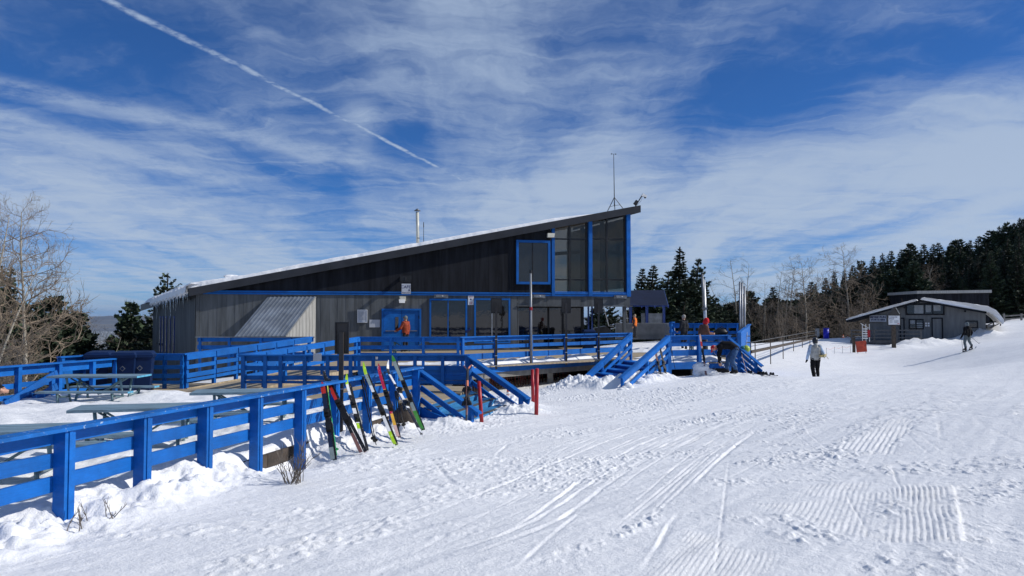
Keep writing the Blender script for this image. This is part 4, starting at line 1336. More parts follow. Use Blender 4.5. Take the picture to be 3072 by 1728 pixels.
# left corner: shaded return, sunlit short run, long run to the frame edge
D0 = PY(330, 1059, 21.8); D1 = V((B8.x, B8.y, B8.z)); D0.z = D1.z
railing('shaded blue railing behind the recycling bins', D0, D1, (-.55, -.4), [.02, .26, .50, .74, .975], [(.036, .15), (.32, .11), (.55, .12), (.74, .09)], side=-1, capm=BLUE, name='corner_railing')
E0 = PY(180, 1067, 20.1); E0.z = D0.z
railing('short sunlit blue railing left of the bins', E0, D0, (-.55, -.55), [.04, .5, .96], [(.036, .24), (.36, .12), (.6, .12)], side=1, capm=BLUE, name='corner_railing')
G0 = PY(-60, 1103, 16.4); G1 = PY(352, 1074, 20.5); G0.z = G1.z = (G0.z + G1.z) / 2
railing('long sunlit blue railing along the left side of the terrace', G0, G1, (-.6, -.5), [along(G0, G1, x) for x in (-40, 56, 178, 279, 347)], [(.036, .19), (.40, .11), (.66, .10)], side=1, capm=BLUE, name='side_railing', pw=.10)
H0 = PY(166, 1108, 18.2); H1 = PY(8, 1203, 17.0)
railing('slanting blue stair rail behind the left terrace railing', H0, H1, (-.4, -.55), [.06, .92], [(.0, .16), (.30, .15), (.52, .12)], cap=False, side=1, name='stair_railing')

# ---- stair down from the walkway
A2 = V((FB.x, FB.y, .56)); B2 = PY(1431, 1231, 16.2)
A4 = V((B3.x + .02, B3.y - .03, B3.z - .02)); B4 = PY(1582, 1191, 19.0)
railing('blue handrail on the near side of the walkway stair', A2, B2, (-.6, -.75), [.965 - .06], [(.036, .12), (.36, .11), (.62, .11)], side=1, capm=BLUE, name='stair_railing', cap_over=(.0, .08))
railing('blue handrail on the far side of the walkway stair', A4, B4, (-.6, -.85), [.02, .90], [(.036, .17), (.40, .11), (.64, .11)], side=1, capm=BLUE, name='stair_railing', cap_over=(0, .05))
st = thing('walkway_stair', ((A2.x + B4.x) / 2, 18.2, -.7), 'light blue stair with dark grip mats leading down to the snow', 'stair')
na, nb_ = V((A2.x, A2.y, 0)), V((A4.x, A4.y, 0)); ea, eb = V((B2.x, B2.y, 0)), V((B4.x, B4.y, 0))
TRD = mat('light_blue_tread', (.03, .19, .40), .6, .2, 5, spots=(14, .66, (.6, .63, .66)))
for k in range(4):
    f = .06 + .25 * k
    p, q = na.lerp(ea, f), nb_.lerp(eb, f)
    d = (q - p).normalized(); w = .36
    fw = V((d.y, -d.x, 0))
    if fw.x < 0: fw = -fw
    z = -.30 - .105 * k
    p, q = p + d * .1, q - d * .1
    barpart(st, 'tread', p + fw * .18 + UP * z, q + fw * .18 + UP * z, .37, .04, TRD)
    barpart(st, 'grip_mat', p + d * .08 + fw * .29 + UP * (z + .024), q - d * .08 + fw * .29 + UP * (z + .024), .13, .008, GRIP)
    barpart(st, 'riser', p + fw * .345 + UP * (z - .075), q + fw * .345 + UP * (z - .075), .02, .10, TRD)
for p, q in ((na, ea), (nb_, eb)):
    barpart(st, 'stringer', V((p.x, p.y, -.38)), V((q.x, q.y, -.80)), .04, .26, BLUE)
boxpart(st, 'landing_post', (na.x - .05, na.y + .03, -.1), (.12, .12, 1.2), None, BLUE)

# ---- stair from the main deck, right
R0 = V((4.82, 32.0, 1.02)); R1 = PY(1741, 1143, 28.1)
Q0 = PY(2004, 1007, 29.2); Q1 = PY(1862, 1131, 25.2)
railing('blue handrail on the left side of the main deck stair', R0, R1, (-.1, -.85), [.0, .26, .60, .93], [(.036, .15), (.37, .12), (.62, .12)], side=1, capm=BLUE, name='stair_railing')
railing('blue handrail on the right side of the main deck stair', Q0, Q1, (-.7, -.80), [.48, .97], [(.036, .16), (.38, .13), (.62, .13)], side=1, capm=BLUE, name='stair_railing')
s2 = thing('deck_stair', (3.9, 28.5, -.7), 'shaded dark blue stair between two handrails on the main deck', 'stair')
for k in range(6):
    f = .02 + .165 * k
    p, q = V((R0.x, R0.y, 0)).lerp(V((R1.x, R1.y, 0)), f), V((Q0.x, Q0.y, 0)).lerp(V((Q1.x, Q1.y, 0)), f)
    z = -.05 - .115 * k
    d = (q - p).normalized(); fw = V((-d.y, d.x, 0))
    if fw.y > 0: fw = -fw
    barpart(s2, 'tread', p + d * .08 + fw * .3 + UP * z, q - d * .08 + fw * .3 + UP * z, .62, .04, BLUE)
    barpart(s2, 'riser', p + d * .08 + fw * .6 + UP * (z - .08), q - d * .08 + fw * .6 + UP * (z - .08), .02, .11, NAVY)
for p, q in ((R0, R1), (Q0, Q1)):
    barpart(s2, 'stringer', V((p.x, p.y, -.16)), V((q.x, q.y, -.78)), .04, .28, BLUE)

# ---- right hand deck
U0 = PY(2000, 1006, 29.2); U1 = PY(2188, 1003.5, 30.2); U0.z = U1.z = 1.02
railing('blue railing of the right hand deck where skis lean', U0, U1, (-.75, -.6), [.03, along(U0, U1, 2097), .98], [(.036, .14), (.26, .155), (.55, .22)], side=1, capm=BLUE, name='deck_railing', pw=.14)
dk = thing('right_deck', (7.5, 36, -.4), 'snowy timber deck on the right with the red capped visitor', 'deck')
part(dk, 'deck_floor', MB().prism([V((U0.x + .1, U0.y + .1, -.05)), V((U1.x + .8, U1.y + .1, -.05)), V((10.2, 34, -.05)), V((12.4, 42, -.05)), V((6.45, 42, -.05)), V((6.45, 33, -.05))], UP * .045), WOOD)
rim(dk, U0 + V((.05, -.02, 0)), U1 + V((.05, -.02, 0)), -.24, .02, 2, BLUE)
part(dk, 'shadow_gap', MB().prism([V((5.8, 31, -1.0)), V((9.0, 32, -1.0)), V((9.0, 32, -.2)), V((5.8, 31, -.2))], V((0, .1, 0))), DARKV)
for f in (.42, .8):
    p = U0.lerp(U1, f); boxpart(dk, 'support', (p.x, p.y + .35, -.55), (.06, .06, .7), None, WOODG)
W0 = V((U1.x, U1.y - .02, .90)); W1 = PY(2281, 1092, 28.6)
w = railing('blue slatted handrail on the far right stair', W0, W1, (-.7, -.8), [.32, .86], [(.036, .10), (.22, .13), (.42, .13), (.62, .13), (.82, .13)], side=1, capm=BLUE, name='stair_railing', cap_over=(0, .1))
# solid board screen curving away
c0, c1, c2 = PY(2216, 999, 33.6), PY(2234, 985, 37.0), PY(2249, 973, 41.5)
sc = thing('board_screen', (c1.x, c1.y, -.3), 'solid blue board screen curving away along the right deck', 'fence')
pts = []
for k in range(25):
    f = k / 24
    pts.append(c0.lerp(c1, f).lerp(c1.lerp(c2, f), f))
for k in range(24):
    p, q = pts[k], pts[k + 1]
    m_ = (p + q) / 2
    hd = V((q.x - p.x, q.y - p.y, 0)); L = hd.length; hd /= L
    boxpart(sc, 'screen_board', (m_.x, m_.y, (m_.z - .05 - .7) / 2), (L - .008, .03, m_.z - .05 + .7), (hd, V((hd.y, -hd.x, 0)), UP), BLUE)
for k in range(0, 24, 6):
    barpart(sc, 'cap_rail', pts[k], pts[k + 6] if k + 6 < 25 else pts[-1], .16, .04, BLUE)
p = pts[0]; boxpart(sc, 'corner_post', (p.x - .02, p.y - .1, .2), (.14, .14, 1.7), None, BLUE)
r0, r1 = PY(2016, 968, 42.3), PY(2214, 969.5, 42.3); r0.z = r1.z
railing('shaded blue back railing of the right deck', r0, r1, (0, 0), [.01, .17, .34, .5, .67, .84, .99], [(.036, .22), (.42, .16), (.75, .3)], side=1, capm=BLUE, name='deck_railing')
l0, l1 = PY(2012, 966, 39.5), PY(2021, 966, 42.3); l1.z = l0.z
railing('short sunlit blue railing beside the corrugated shelter wall', l0, l1, (0, 0), [.03, .97], [(.036, .2), (.40, .15), (.72, .2)], side=1, capm=BLUE, name='deck_railing')
# far pipe railing
n0, n1 = 42.0, 72.0
top0, top1 = PY(2252, 1027, n0), PY(2449, 992, n1)
mid0, mid1 = PY(2252, 1039, n0), PY(2449, 1004, n1)
bot0, bot1 = PY(2252, 1056, n0), PY(2449, 1014, n1)
pr = thing('pipe_railing', (20, 56, -.8), 'grey steel pipe railing with dark kerb climbing behind the snowboarder', 'railing')
for a, b, nm, r in ((top0, top1, 'top_pipe', .019), (mid0, mid1, 'mid_pipe', .017)):
    part(pr, nm, MB().tube([a, a.lerp(b, .5), b], r, 8), mat('dark_pipe', (.10, .10, .10), .5, .2, metal=.3))
barpart(pr, 'kerb_beam', bot0, bot1, .15, .14, WOODD)
for f in (.0, .04, .2, .36, .52, .68, .84, 1.0):
    p = top0.lerp(top1, f)
    part(pr, 'post', MB().tube([V((p.x, p.y, gz(p.x, p.y) - .2)), p], .028, 8), WOODD)

# ---- snow lying on the decks
def snow_strip(a, b, width, h, seed, label, zf=0.0, inward=None):
    n, mq = 60, 10
    F1, Q = np.meshgrid(np.linspace(0, 1, n), np.linspace(0, 1, mq))
    hd = V((b.x - a.x, b.y - a.y, 0)); L = hd.length; hd /= L
    nn = inward or V((-hd.y, hd.x, 0))
    X = a.x + (b.x - a.x) * F1 + nn.x * width * Q; Y = a.y + (b.y - a.y) * F1 + nn.y * width * Q
    bump_ = np.sin(np.pi * np.clip(Q, 0, 1)) ** .6 * np.sin(np.pi * np.clip(F1, .0, 1)) ** .35
    Z = zf + .004 + bump_ * np.clip(h * (.75 + 1.3 * fbm(X / .6, Y / .6, seed, 4, .55)), -.01, 1)
    o = bpy.data.objects.new('snow_heap', grid_mesh('snow_heap', X, Y, Z, SNOW))
    place(o, Matrix.Identity(4)); tag(o, label, 'snow', None, 'stuff')
snow_strip(B5 - nv * .1, B5.lerp(B6, .95) - nv * .1, .8, .17, 301, 'ridge of shovelled snow behind the angled deck railing')
snow_strip(V((A5.x + 1, A5.y + 1.2, 0)), V((B5.x + .5, B5.y + 1.5, 0)), 1.2, .10, 303, 'patchy snow on the deck near the doors')
snow_strip(V((U0.x + .2, U0.y + .15, 0)), V((U1.x, U1.y + .15, 0)), 1.3, .24, 305, 'snow piled behind the right deck railing')
snow_strip(V((5.0, 32.6, 0)), V((6.6, 36.5, 0)), 2.2, .12, 307, 'snow on the deck at the head of the stair', inward=V((.8, -.3, 0)))
snow_strip(V((5.2, 38, 0)), V((11.5, 38.5, 0)), 6.5, .16, 309, 'broad snow sheet on the deck in front of the shelter', inward=V((.3, .95, 0)))


def snow_clod(px, py, Y, r, seed, label):
    """angular shovelled lump of snow"""
    p = PY(px, py, Y); nu, nv = 18, 11
    mb = MB().blob((0, 0, 0), 1.0, nu, nv)
    vs = np.array(mb.v); sq = np.sign(vs) * np.abs(vs) ** .75
    n_ = fbm(vs[:, 0] * 2.1 + 3 * seed, vs[:, 1] * 2.1 + vs[:, 2] * 1.7, seed, 4, .6)
    vs = sq * (1 + .55 * n_)[:, None] * np.array([r, r * .8, r * .8])
    mb.v = [(p.x + a, Y + b, p.z + c) for a, b, c in vs]
    o = single('snow_clod', mb, SNOW, label, 'snow', smooth=True, kind='stuff')
for k, (px, py, Y, r) in enumerate(((2104, 1098, 28.75, .26), (2122, 1112, 28.7, .20), (2090, 1115, 28.7, .16), (1980, 1148, 27.3, .2), (1945, 1140, 26.9, .28), (1925, 1152, 26.2, .2), (1868, 1172, 25.0, .16), (1880, 1160, 25.4, .22), (1750, 1148, 27.6, .22), (1790, 1158, 26.8, .25), (1820, 1166, 26.2, .2), (1705, 1160, 26.8, .2), (1640, 1185, 25.2, .16), (2140, 1116, 28.6, .14))):
    snow_clod(px, py + 6, Y, r, 3 + k, 'lumps of shovelled snow along the deck stair')
# ================================================================ furniture, signs, skis
def picnic_table(c, yaw, zf, label, length=1.85, top=TABLE, edge=TABLEL, group='picnic tables'):
    d = V((math.cos(yaw), math.sin(yaw), 0)); n = V((-math.sin(yaw), math.cos(yaw), 0)); ax = (d, n, UP)
    c = V((c[0], c[1], 0))
    t = thing('picnic_table', c + UP * zf, label, 'table', group)
    P = lambda u, v, z: c + d * u + n * v + UP * (zf + z)
    for k in range(4):
        v = -.285 + .19 * k
        b = boxpart(t, 'top_plank', P(0, v, .74), (length, .18, .04), ax, top)
        boxpart(t, 'plank_end', P(length / 2 + .004, v, .74), (.008, .178, .038), ax, edge)
    for v in (-.68, .68):
        for k in (-.07, .07):
            boxpart(t, 'bench_plank', P(0, v + k, .44), (length, .13, .04), ax, top)
            boxpart(t, 'plank_end', P(length / 2 + .004, v + k, .44), (.008, .128, .038), ax, edge)
    for u in (-.58, .58):
        for v in (-1, 1):
            mb = MB().tube([P(u, .30 * v, .715), P(u, .20 * v, .42), P(u, .05 * v, .04), P(u, .03 * v, -.2)], .026, 8)
            part(t, 'leg', mb, PIPE, True)
            mb = MB().tube([P(u, .16 * v, .30), P(u, .55 * v, .33), P(u, .68 * v, .41)], .022, 8)
            part(t, 'bench_arm', mb, PIPE, True)
            mb = MB().tube([P(u, .68 * v, .42), P(u, .64 * v, .26), P(u, .64 * v, -.2)], .026, 8)
            part(t, 'bench_leg', mb, PIPE, True)
    for v in (-.12, .12):
        part(t, 'cross_brace', MB().tube([P(-.58, v, .70), P(.0, v * .4, .34), P(.58, v, .70)], .018, 6), PIPE, True)
    return t


p = PZ(300, 1128, .36); picnic_table((p.x, p.y), math.radians(2), -.38, 'faded blue picnic table standing clear of the fence near the bins', 1.95)
p = PZ(410, 1222, .34); picnic_table((p.x + .1, p.y), math.radians(14), -.40, 'weathered grey picnic table behind the fence, second from the left')
p = PZ(30, 1290, .34); picnic_table((p.x - .1, p.y), math.radians(14), -.40, 'weathered grey picnic table cut by the left edge of the view')
p = PZ(770, 1174, .34); picnic_table((p.x - .1, p.y), math.radians(12), -.40, 'weathered grey picnic table nearest the leaning skis', 1.95)
picnic_table((-4.1, 31.5), math.radians(4), 0.0, 'grey picnic table on the main deck before the blue doors', group='picnic tables')
picnic_table((8.6, 35.2), math.radians(-6), 0.02, 'picnic table on the right deck where the red capped visitor stands', 2.0, top=WOODG)
picnic_table((10.6, 38.6), math.radians(-6), 0.05, 'picnic table on the right deck carrying black bags', 2.0, top=WOODG)


def wheelie_bin(c, yaw, zf, label, h=1.08, w=.58, m=mat('bin_blue', (.003, .016, .066), .6, .2, spec=.2)):
    d = V((math.cos(yaw), math.sin(yaw), 0)); n = V((-math.sin(yaw), math.cos(yaw), 0))
    c = V((c[0], c[1], zf))
    t = thing('recycling_bin', c, label, 'bin', 'blue recycling bins')
    P = lambda u, v, z: c + d * u + n * v + UP * z
    mb = MB()
    a, b = w * .38, w * .5
    lo = [P(-a, -a, .06), P(a, -a, .06), P(a, a, .06), P(-a, a, .06)]; hi = [P(-b, -b, h - .1), P(b, -b, h - .1), P(b, b * 1.1, h - .1), P(-b, b * 1.1, h - .1)]
    mb.add(lo + hi, [(3, 2, 1, 0), (4, 5, 6, 7), (0, 1, 5, 4), (1, 2, 6, 5), (2, 3, 7, 6), (3, 0, 4, 7)])
    part(t, 'body', mb, m)
    part(t, 'rim', MB().box(P(0, .01, h - .1), (w * 1.1, w * 1.14, .06), (d, n, UP)), m)
    mb = MB(); q = w * .56
    mb.add([P(-q, -q, h - .07), P(q, -q, h - .07), P(q, q, h - .05), P(-q, q, h - .05), P(-q * .8, -q * .8, h), P(q * .8, -q * .8, h), P(q * .8, q * .8, h + .03), P(-q * .8, q * .8, h + .03)],
           [(3, 2, 1, 0), (4, 5, 6, 7), (0, 1, 5, 4), (1, 2, 6, 5), (2, 3, 7, 6), (3, 0, 4, 7)])
    part(t, 'lid', mb, m)
    part(t, 'handle', MB().tube([P(-w * .4, q + .03, h - .05), P(w * .4, q + .03, h - .05)], .018, 6), BLACK)
    for u in (-1, 1): part(t, 'wheel', MB().tube([P(u * w * .36, a, .1), P(u * w * .46, a, .1)], .1, 12), BLACK)
    pl = P(0, -w * .475, h * .62)
    o = part(t, 'diamond_mark', MB().prism([pl + UP * .07, pl + d * .07, pl - UP * .07, pl - d * .07], -n * .012), STEELD)
    part(o, 'mark_centre', MB().prism([pl + UP * .05 - n * .013, pl + d * .05 - n * .013, pl - UP * .05 - n * .013, pl - d * .05 - n * .013], -n * .004), m)
    return t


for px, Y, lab, yaw in ((300, 20.9, 'dark blue recycling bin half hidden behind the left railing end', .2), (378, 20.7, 'dark blue recycling bin in the middle of the corner group', .15), (424, 20.9, 'blue recycling bin nearest the ramp in the corner group', .3)):
    p = PY(px, 1120, Y); wheelie_bin((p.x, p.y), yaw, -.32, lab)
p = PY(1766, 1000, 40.5); wheelie_bin((p.x, p.y), .1, .0, 'blue recycling bin with diamond mark under the porch', 1.05)


# ---- posts
def signpost(px, py0, py1, pxw, pyb, Y, label, zbase, m=BROWNB, arm=True):
    tl, br_ = PY(px - pxw / 2, py0, Y), PY(px + pxw / 2, py1, Y)
    c = (tl + br_) / 2; w = br_.x - tl.x; h = tl.z - br_.z
    t = thing('sign_post', (c.x, c.y, zbase), label, 'sign post', 'dark sign backs on posts')
    part(t, 'panel', MB().box((c.x, c.y - .06, c.z), (w, .012, h)), m)
    for k in (-1, 1): boxpart(t, 'panel_edge', (c.x + k * (w / 2 - .012), c.y - .075, c.z), (.024, .03, h), None, BLACK)
    for k in (-1, 1): boxpart(t, 'panel_edge', (c.x, c.y - .075, c.z + k * (h / 2 - .012)), (w - .05, .03, .024), None, BLACK)
    pw = .075
    boxpart(t, 'post', (c.x, c.y + .01 - .12, (zbase + c.z + h * .18) / 2), (pw, .05, c.z + h * .18 - zbase), None, m)
    return t, c
t, c = signpost(1028.5, 966, 1061, 41, 0, 13.55, 'tall dark brown sign back on a post behind the leaning skis', gz(*PY(1024, 1329, 13.5).xy) - .25)
for z in (.45, .12): boxpart(t, 'strap', (c.x, c.y - .11, z), (.10, .08, .02), None, STEEL)
for px, Y, pyb, lab in ((1489, 27.7, 1095, 'first dark sign back on the deck railing, left of the striped pole'), (1698, 30.4, 1087, 'middle dark sign back on the angled deck railing'), (1795, 31.9, 1079, 'right dark sign back on the angled deck railing near the stair')):
    w = (33, 28, 27)[(1489, 1698, 1795).index(px)]
    t, c = signpost(px, 895, 940, w, pyb, Y - .12, lab, -.12)
    for z in (.92, .35, .0): boxpart(t, 'strap', (c.x, c.y - .11, z), (.10, .08, .025), None, STEEL)
p0 = PY(1594, 1003, 29.2); p1 = PY(1592, 818, 29.2)
t = thing('striped_pole', (p0.x, p0.y, 0), 'white steel pole with a red band and black cap behind the deck railing', 'pole')
part(t, 'shaft', MB().tube([V((p0.x, p0.y, 0)), p1], [.044, .040], 14), mat('white_steel', (.27, .28, .29), .4, .1, metal=.2), True)
part(t, 'cap', MB().tube([p1 - UP * .02, p1 + UP * .09], .052, 14), BLACK)
q = PY(1593, 926, 29.2); part(t, 'red_band', MB().tube([q - UP * .06, q + UP * .06], .055, 14), REDP)
POLEG = 'grey steel poles by the right deck'
for px, pt, pb_, r, Y, lab in ((2219.5, 847, 990, .040, 37.5, 'left of the three grey steel poles by the board screen'), (2226, 850, 988, .046, 37.9, 'middle of the three grey steel poles by the board screen'), (2233.5, 861, 985, .048, 38.3, 'right and shortest of the three grey steel poles')):
    a, b = PY(px, pt, Y), PY(px + .5, pb_, Y)
    t = thing('steel_pole', (b.x, b.y, 0), lab, 'pole', POLEG)
    part(t, 'shaft', MB().tube([V((b.x, b.y, -.05)), a], r, 12), mat('grey_pole_steel', (.30, .31, .33), .45, .2, metal=.5), True)
    part(t, 'cap', MB().tube([a, a + UP * .03], r * 1.1, 12), STEELD)
    part(t, 'base_plate', MB().box((b.x, b.y, .01), (.18, .18, .02)), STEELD)
a, b = PY(2110, 822, 34.0), PY(2119, 1000, 34.0)
t = thing('steel_pole', (b.x, b.y, 0), 'leaning two-piece grey steel pole behind the red capped visitor', 'pole')
m_ = a.lerp(b, .62)
part(t, 'lower_sleeve', MB().tube([V((b.x, b.y, 0)), a.lerp(b, .1)], .075, 12), STEEL, True)
part(t, 'upper_pole', MB().tube([m_ + V((-.06, -.04, 0)), a + V((-.06, -.04, 0))], .05, 12), STEELD, True)
part(t, 'clamp', MB().box(m_ + V((-.03, -.03, .1)), (.2, .16, .08)), STEELD)

REDG = 'red painted marker posts'
for (xt, yt, xb, yb, Y, r, lab) in ((1436.5, 1142, 1446, 1279, 16.6, .040, 'leaning red marker post beside the walkway stair foot'), (1611, 1104, 1609, 1241, 17.9, .045, 'upright red marker post on the open snow'), (1597, 1108, 1599, 1178, 21.5, .045, 'red post standing behind the upright red marker post')):
    b = PY(xb, yb, Y); a = PY(xt, yt, Y)
    g = gz(b.x, b.y)
    b2 = a + (b - a) * 1.15
    t = thing('marker_post', (b.x, b.y, g), lab, 'post', REDG)
    part(t, 'shaft', MB().tube([V((b2.x, b2.y, min(b2.z, g - .1))), a.lerp(b, .02)], [r * 1.03, r], 12), REDP, True)
    part(t, 'rounded_top', MB().blob(a.lerp(b, .02), (r, r, r * .35), 12, 6), REDP, True)
p = PY(1525, 1185, 23.5)
t = thing('safety_cone', (p.x, p.y, p.z - .15), 'orange and white cone in the shade beside the walkway stair', 'cone')
part(t, 'cone_body', MB().tube([p - UP * .35, p + UP * .02], [.11, .06], 12), ORANGE, True)
part(t, 'white_collar', MB().tube([p + UP * .02, p + UP * .1], [.06, .05], 12), WHITE, True)
part(t, 'tip', MB().tube([p + UP * .1, p + UP * .34], [.05, .02], 12), ORANGE, True)
part(t, 'foot', MB().box(p - UP * .36, (.3, .3, .04)), ORANGE)

# ---- skis
def skimat(nm, rgb, r=.3):
    o = {'red': (.03, .02, .02), 'white': (.08, .09, .09), 'lime': (.75, .78, .70), 'green': (.30, .36, .34), 'grey': (.07, .12, .10), 'crimson': (.75, .70, .68), 'black': (.25, .24, .22), 'pink': (.45, .10, .08), 'yellow': (.60, .05, .05), 'brown': (.45, .20, .15), 'navy': (.05, .06, .08)}.get(nm)
    return mat('ski_' + nm, rgb, r, .12, 8, spec=.5, spots=(16.0, .60, o) if o else None)
SK = {'black': skimat('black', (.014, .014, .016)), 'red': skimat('red', (.55, .035, .02)), 'white': skimat('white', (.72, .73, .74)), 'lime': skimat('lime', (.38, .62, .02)),
      'green': skimat('green', (.05, .23, .035)), 'grey': skimat('grey', (.22, .27, .27)), 'crimson': skimat('crimson', (.42, .015, .06)), 'yellow': skimat('yellow', (.75, .42, .05)),
      'navy': skimat('navy', (.012, .02, .05)), 'teal': skimat('teal', (.02, .17, .17)), 'orange': skimat('orange', (.75, .22, .10)), 'pink': skimat('pink', (.62, .42, .38)), 'brown': skimat('brown', (.20, .10, .085))}


def ski(parent, foot, tip, face, width, bands, curl=.13, thick=.014, binding=True, name='ski'):
    """foot, tip: world points; face: direction its top sheet looks; bands: list of (end parameter, colour)"""
    foot, tip = V(foot), V(tip); ax = tip - foot; L = ax.length; ax /= L
    face = V(face); face = (face - ax * face.dot(ax)).normalized(); wv = ax.cross(face)
    n = 26
    mb = MB(); rows = []
    cols = [c for _, c in bands]; uniq = []
    for c in cols + ['black']:
        if c not in uniq: uniq.append(c)
    for i in range(n + 1):
        t = i / n
        w = .52 * width * (.90 + .16 * (2 * t - 1) ** 2 + .06 * t) / 2
        if t > .93: w *= max(.12, math.sqrt(max(0, 1 - ((t - .93) / .072) ** 2)))
        if t < .03: w *= .9
        lift = curl * max(0, (t - .86) / .14) ** 2 * L * .55 + .025 * max(0, (.06 - t) / .06) ** 2
        lift += .012 * math.sin(math.pi * t)
        p = foot + ax * (t * L - (.35 * lift if t > .86 else 0)) + face * lift
        rows.append([p - wv * w, p + wv * w, p + wv * w - face * thick, p - wv * w - face * thick])
    for i in range(n):
        t = (i + .5) / n
        c = next((c for e, c in bands if t <= e), bands[-1][1])
        a, b = rows[i], rows[i + 1]
        mi = uniq.index(c)
        o = len(mb.v)
        mb.add(a + b, [(0, 1, 5, 4)], mi); mb.f += [(o + 1, o + 2, o + 6, o + 5), (o + 3, o + 0, o + 4, o + 7)]; mb.mi += [mi, mi]
        mb.f.append((o + 2, o + 3, o + 7, o + 6)); mb.mi.append(uniq.index('black'))
    mb.f += [(0, 3, 2, 1)]; mb.mi += [0]
    s = part(parent, name, mb, [SK[c] for c in uniq])
    if binding:
        axes = (ax, wv, face)
        for t, ln, nm in ((.58, .13, 'toe_binding'), (.40, .16, 'heel_binding')):
            p = foot + ax * (t * L) + face * .028
            mbb = MB().box(p, (ln, .075, .035), axes).box(p + face * .028 + ax * (.02 if nm[0] == 't' else -.03), (ln * .55, .07, .04), axes)
            mbb.box(p + face * .055 + ax * (.0 if nm[0] == 't' else -.05), (ln * .35, .05, .03), axes)
            part(s, nm, mbb, BLACK)
        part(s, 'brake', MB().tube([foot + ax * (.46 * L) + wv * .06 + face * .03, foot + ax * (.43 * L) + wv * .075 - face * .03], .006, 5), STEELD)
        part(s, 'binding_plate', MB().box(foot + ax * (.49 * L) + face * .012, (L * .30, .06, .012), axes), SK['white'] if bands[0][1] in ('white', 'red') else BLACK)
    return s


def ski_pair(label, foot_px, tip_px, Yf, Yt, bands, face=(.8, -.55, .25), width=.10, gap=.05, cross=.0, zf=None, group='skis leaning on the terrace fence', curl=.13, back=None):
    f = PY(foot_px[0], foot_px[1], Yf); t_ = PY(tip_px[0], tip_px[1], Yt)
    g = gz(f.x, f.y)
    t = thing('ski_pair', f, label, 'skis', group)
    fv = V(face).normalized()
    ax = (t_ - f).normalized(); side = ax.cross(fv).normalized()
    ski(t, f - ax * .06, t_, fv, width, bands, curl)
    b2 = fv * -.035
    ski(t, f - ax * .06 + b2 + side * (gap + cross), t_ + b2 * 1.2 + side * (gap - cross), -fv, width, back or bands, curl)
    return t


def pole(label, tip_px, grip_px, Yf, Yt, m=BLACK, group='ski poles', grip=BLACK):
    a = PY(tip_px[0], tip_px[1], Yf); b = PY(grip_px[0], grip_px[1], Yt); d = (b - a).normalized()
    t = thing('ski_pole', a, label, 'ski pole', group)
    part(t, 'shaft', MB().tube([a - d * .05, b], [.008, .011], 8), m, True)
    part(t, 'grip', MB().tube([b, b + d * .06, b + d * .13], [.015, .017, .02], 8), grip, True)
    part(t, 'basket', MB().tube([a + d * .05, a + d * .062], [.045, .03], 10), m)
    part(t, 'strap', MB().tube([b + d * .13, b + d * .1 + V((.06, 0, -.06)), b + d * .04 + V((.05, 0, -.12)), b + d * .11], .006, 5), BLACK)
    return t


S1 = lambda x, y: (900 + x * .2346, 1060 + y * .2346)    # enlarged ski group of the photograph
FL = (.75, -.6, .3)
ski_pair('wide black skis with a red tip at the left end of the row', S1(412, 1318), S1(285, 372), 12.0, 12.75, [(.16, 'grey'), (.30, 'navy'), (.86, 'navy'), (1, 'red')], (.15, -.98, .15), .125, .03, curl=.05)
ski_pair('black skis with worn red top sheets crossed in front of the brown post', S1(765, 1235), S1(300, 255), 12.25, 13.3, [(.24, 'brown'), (.48, 'black'), (.62, 'red'), (.86, 'red'), (1, 'black')], (.25, -.93, .2), .105, .05, .02)
ski_pair('lime edged white skis right of the brown post', S1(815, 1200), S1(575, 300), 12.5, 13.6, [(.28, 'white'), (.55, 'lime'), (.72, 'black'), (.9, 'white'), (1, 'lime')], (.45, -.85, .2), .09, .06)
ski_pair('white and lime skis with bright lime tips and tails', S1(1200, 1135), S1(800, 168), 12.9, 14.3, [(.14, 'lime'), (.40, 'white'), (.55, 'green'), (.74, 'white'), (.9, 'grey'), (1, 'lime')], (.35, -.9, .2), .10, .04)
ski_pair('short crimson skis with white lettering bands', S1(1245, 1035), S1(995, 168), 13.5, 14.6, [(.14, 'pink'), (.30, 'yellow'), (.55, 'crimson'), (.66, 'yellow'), (.82, 'crimson'), (1, 'crimson')], (.3, -.92, .2), .10, .03)
ski_pair('slim black and white skis with upturned white tips', S1(1540, 1000), S1(1080, 150), 13.6, 15.2, [(.06, 'white'), (.36, 'black'), (.45, 'white'), (.7, 'black'), (.85, 'white'), (.95, 'black'), (1, 'white')], (.6, -.75, .2), .09, .03)
ski_pair('broad grey skis with dark green edges at the right end of the row', S1(1550, 945), S1(1178, 45), 14.0, 15.7, [(.22, 'green'), (.5, 'grey'), (.62, 'green'), (.93, 'grey'), (1, 'green')], (.3, -.93, .15), .125, .03, curl=.04)
t1 = lambda x, y: (1240 + x * .1656, 1060 + y * .1656)
ski_pair('dark skis with orange bases standing upright at the stair handrail', t1(965, 1290), t1(990, 180), 15.95, 16.25, [(.2, 'black'), (.5, 'brown'), (.72, 'orange'), (.93, 'black'), (1, 'orange')], (.9, -.4, 0), .10, .05, group='skis at the stairs')
pole('green ski pole beside the red tipped skis', S1(465, 1265), S1(355, 500), 12.15, 12.75, mat('green_pole', (.02, .45, .13), .4, .1), grip=mat('lime_grip', (.45, .62, .08), .6, .1))
pole('black ski pole planted left of the white and lime skis', S1(968, 1140), S1(820, 365), 12.9, 14.0)
pole('second black ski pole close against the first one', S1(942, 1110), S1(795, 400), 13.0, 14.05)
pole('black ski pole behind the crimson skis', S1(1260, 945), S1(1225, 560), 14.3, 14.9)
pole('black ski pole behind the slim black and white skis', S1(1330, 935), S1(1235, 545), 14.4, 15.0)
u = lambda x, y: (1860 + x * .1786, 980 + y * .1786)
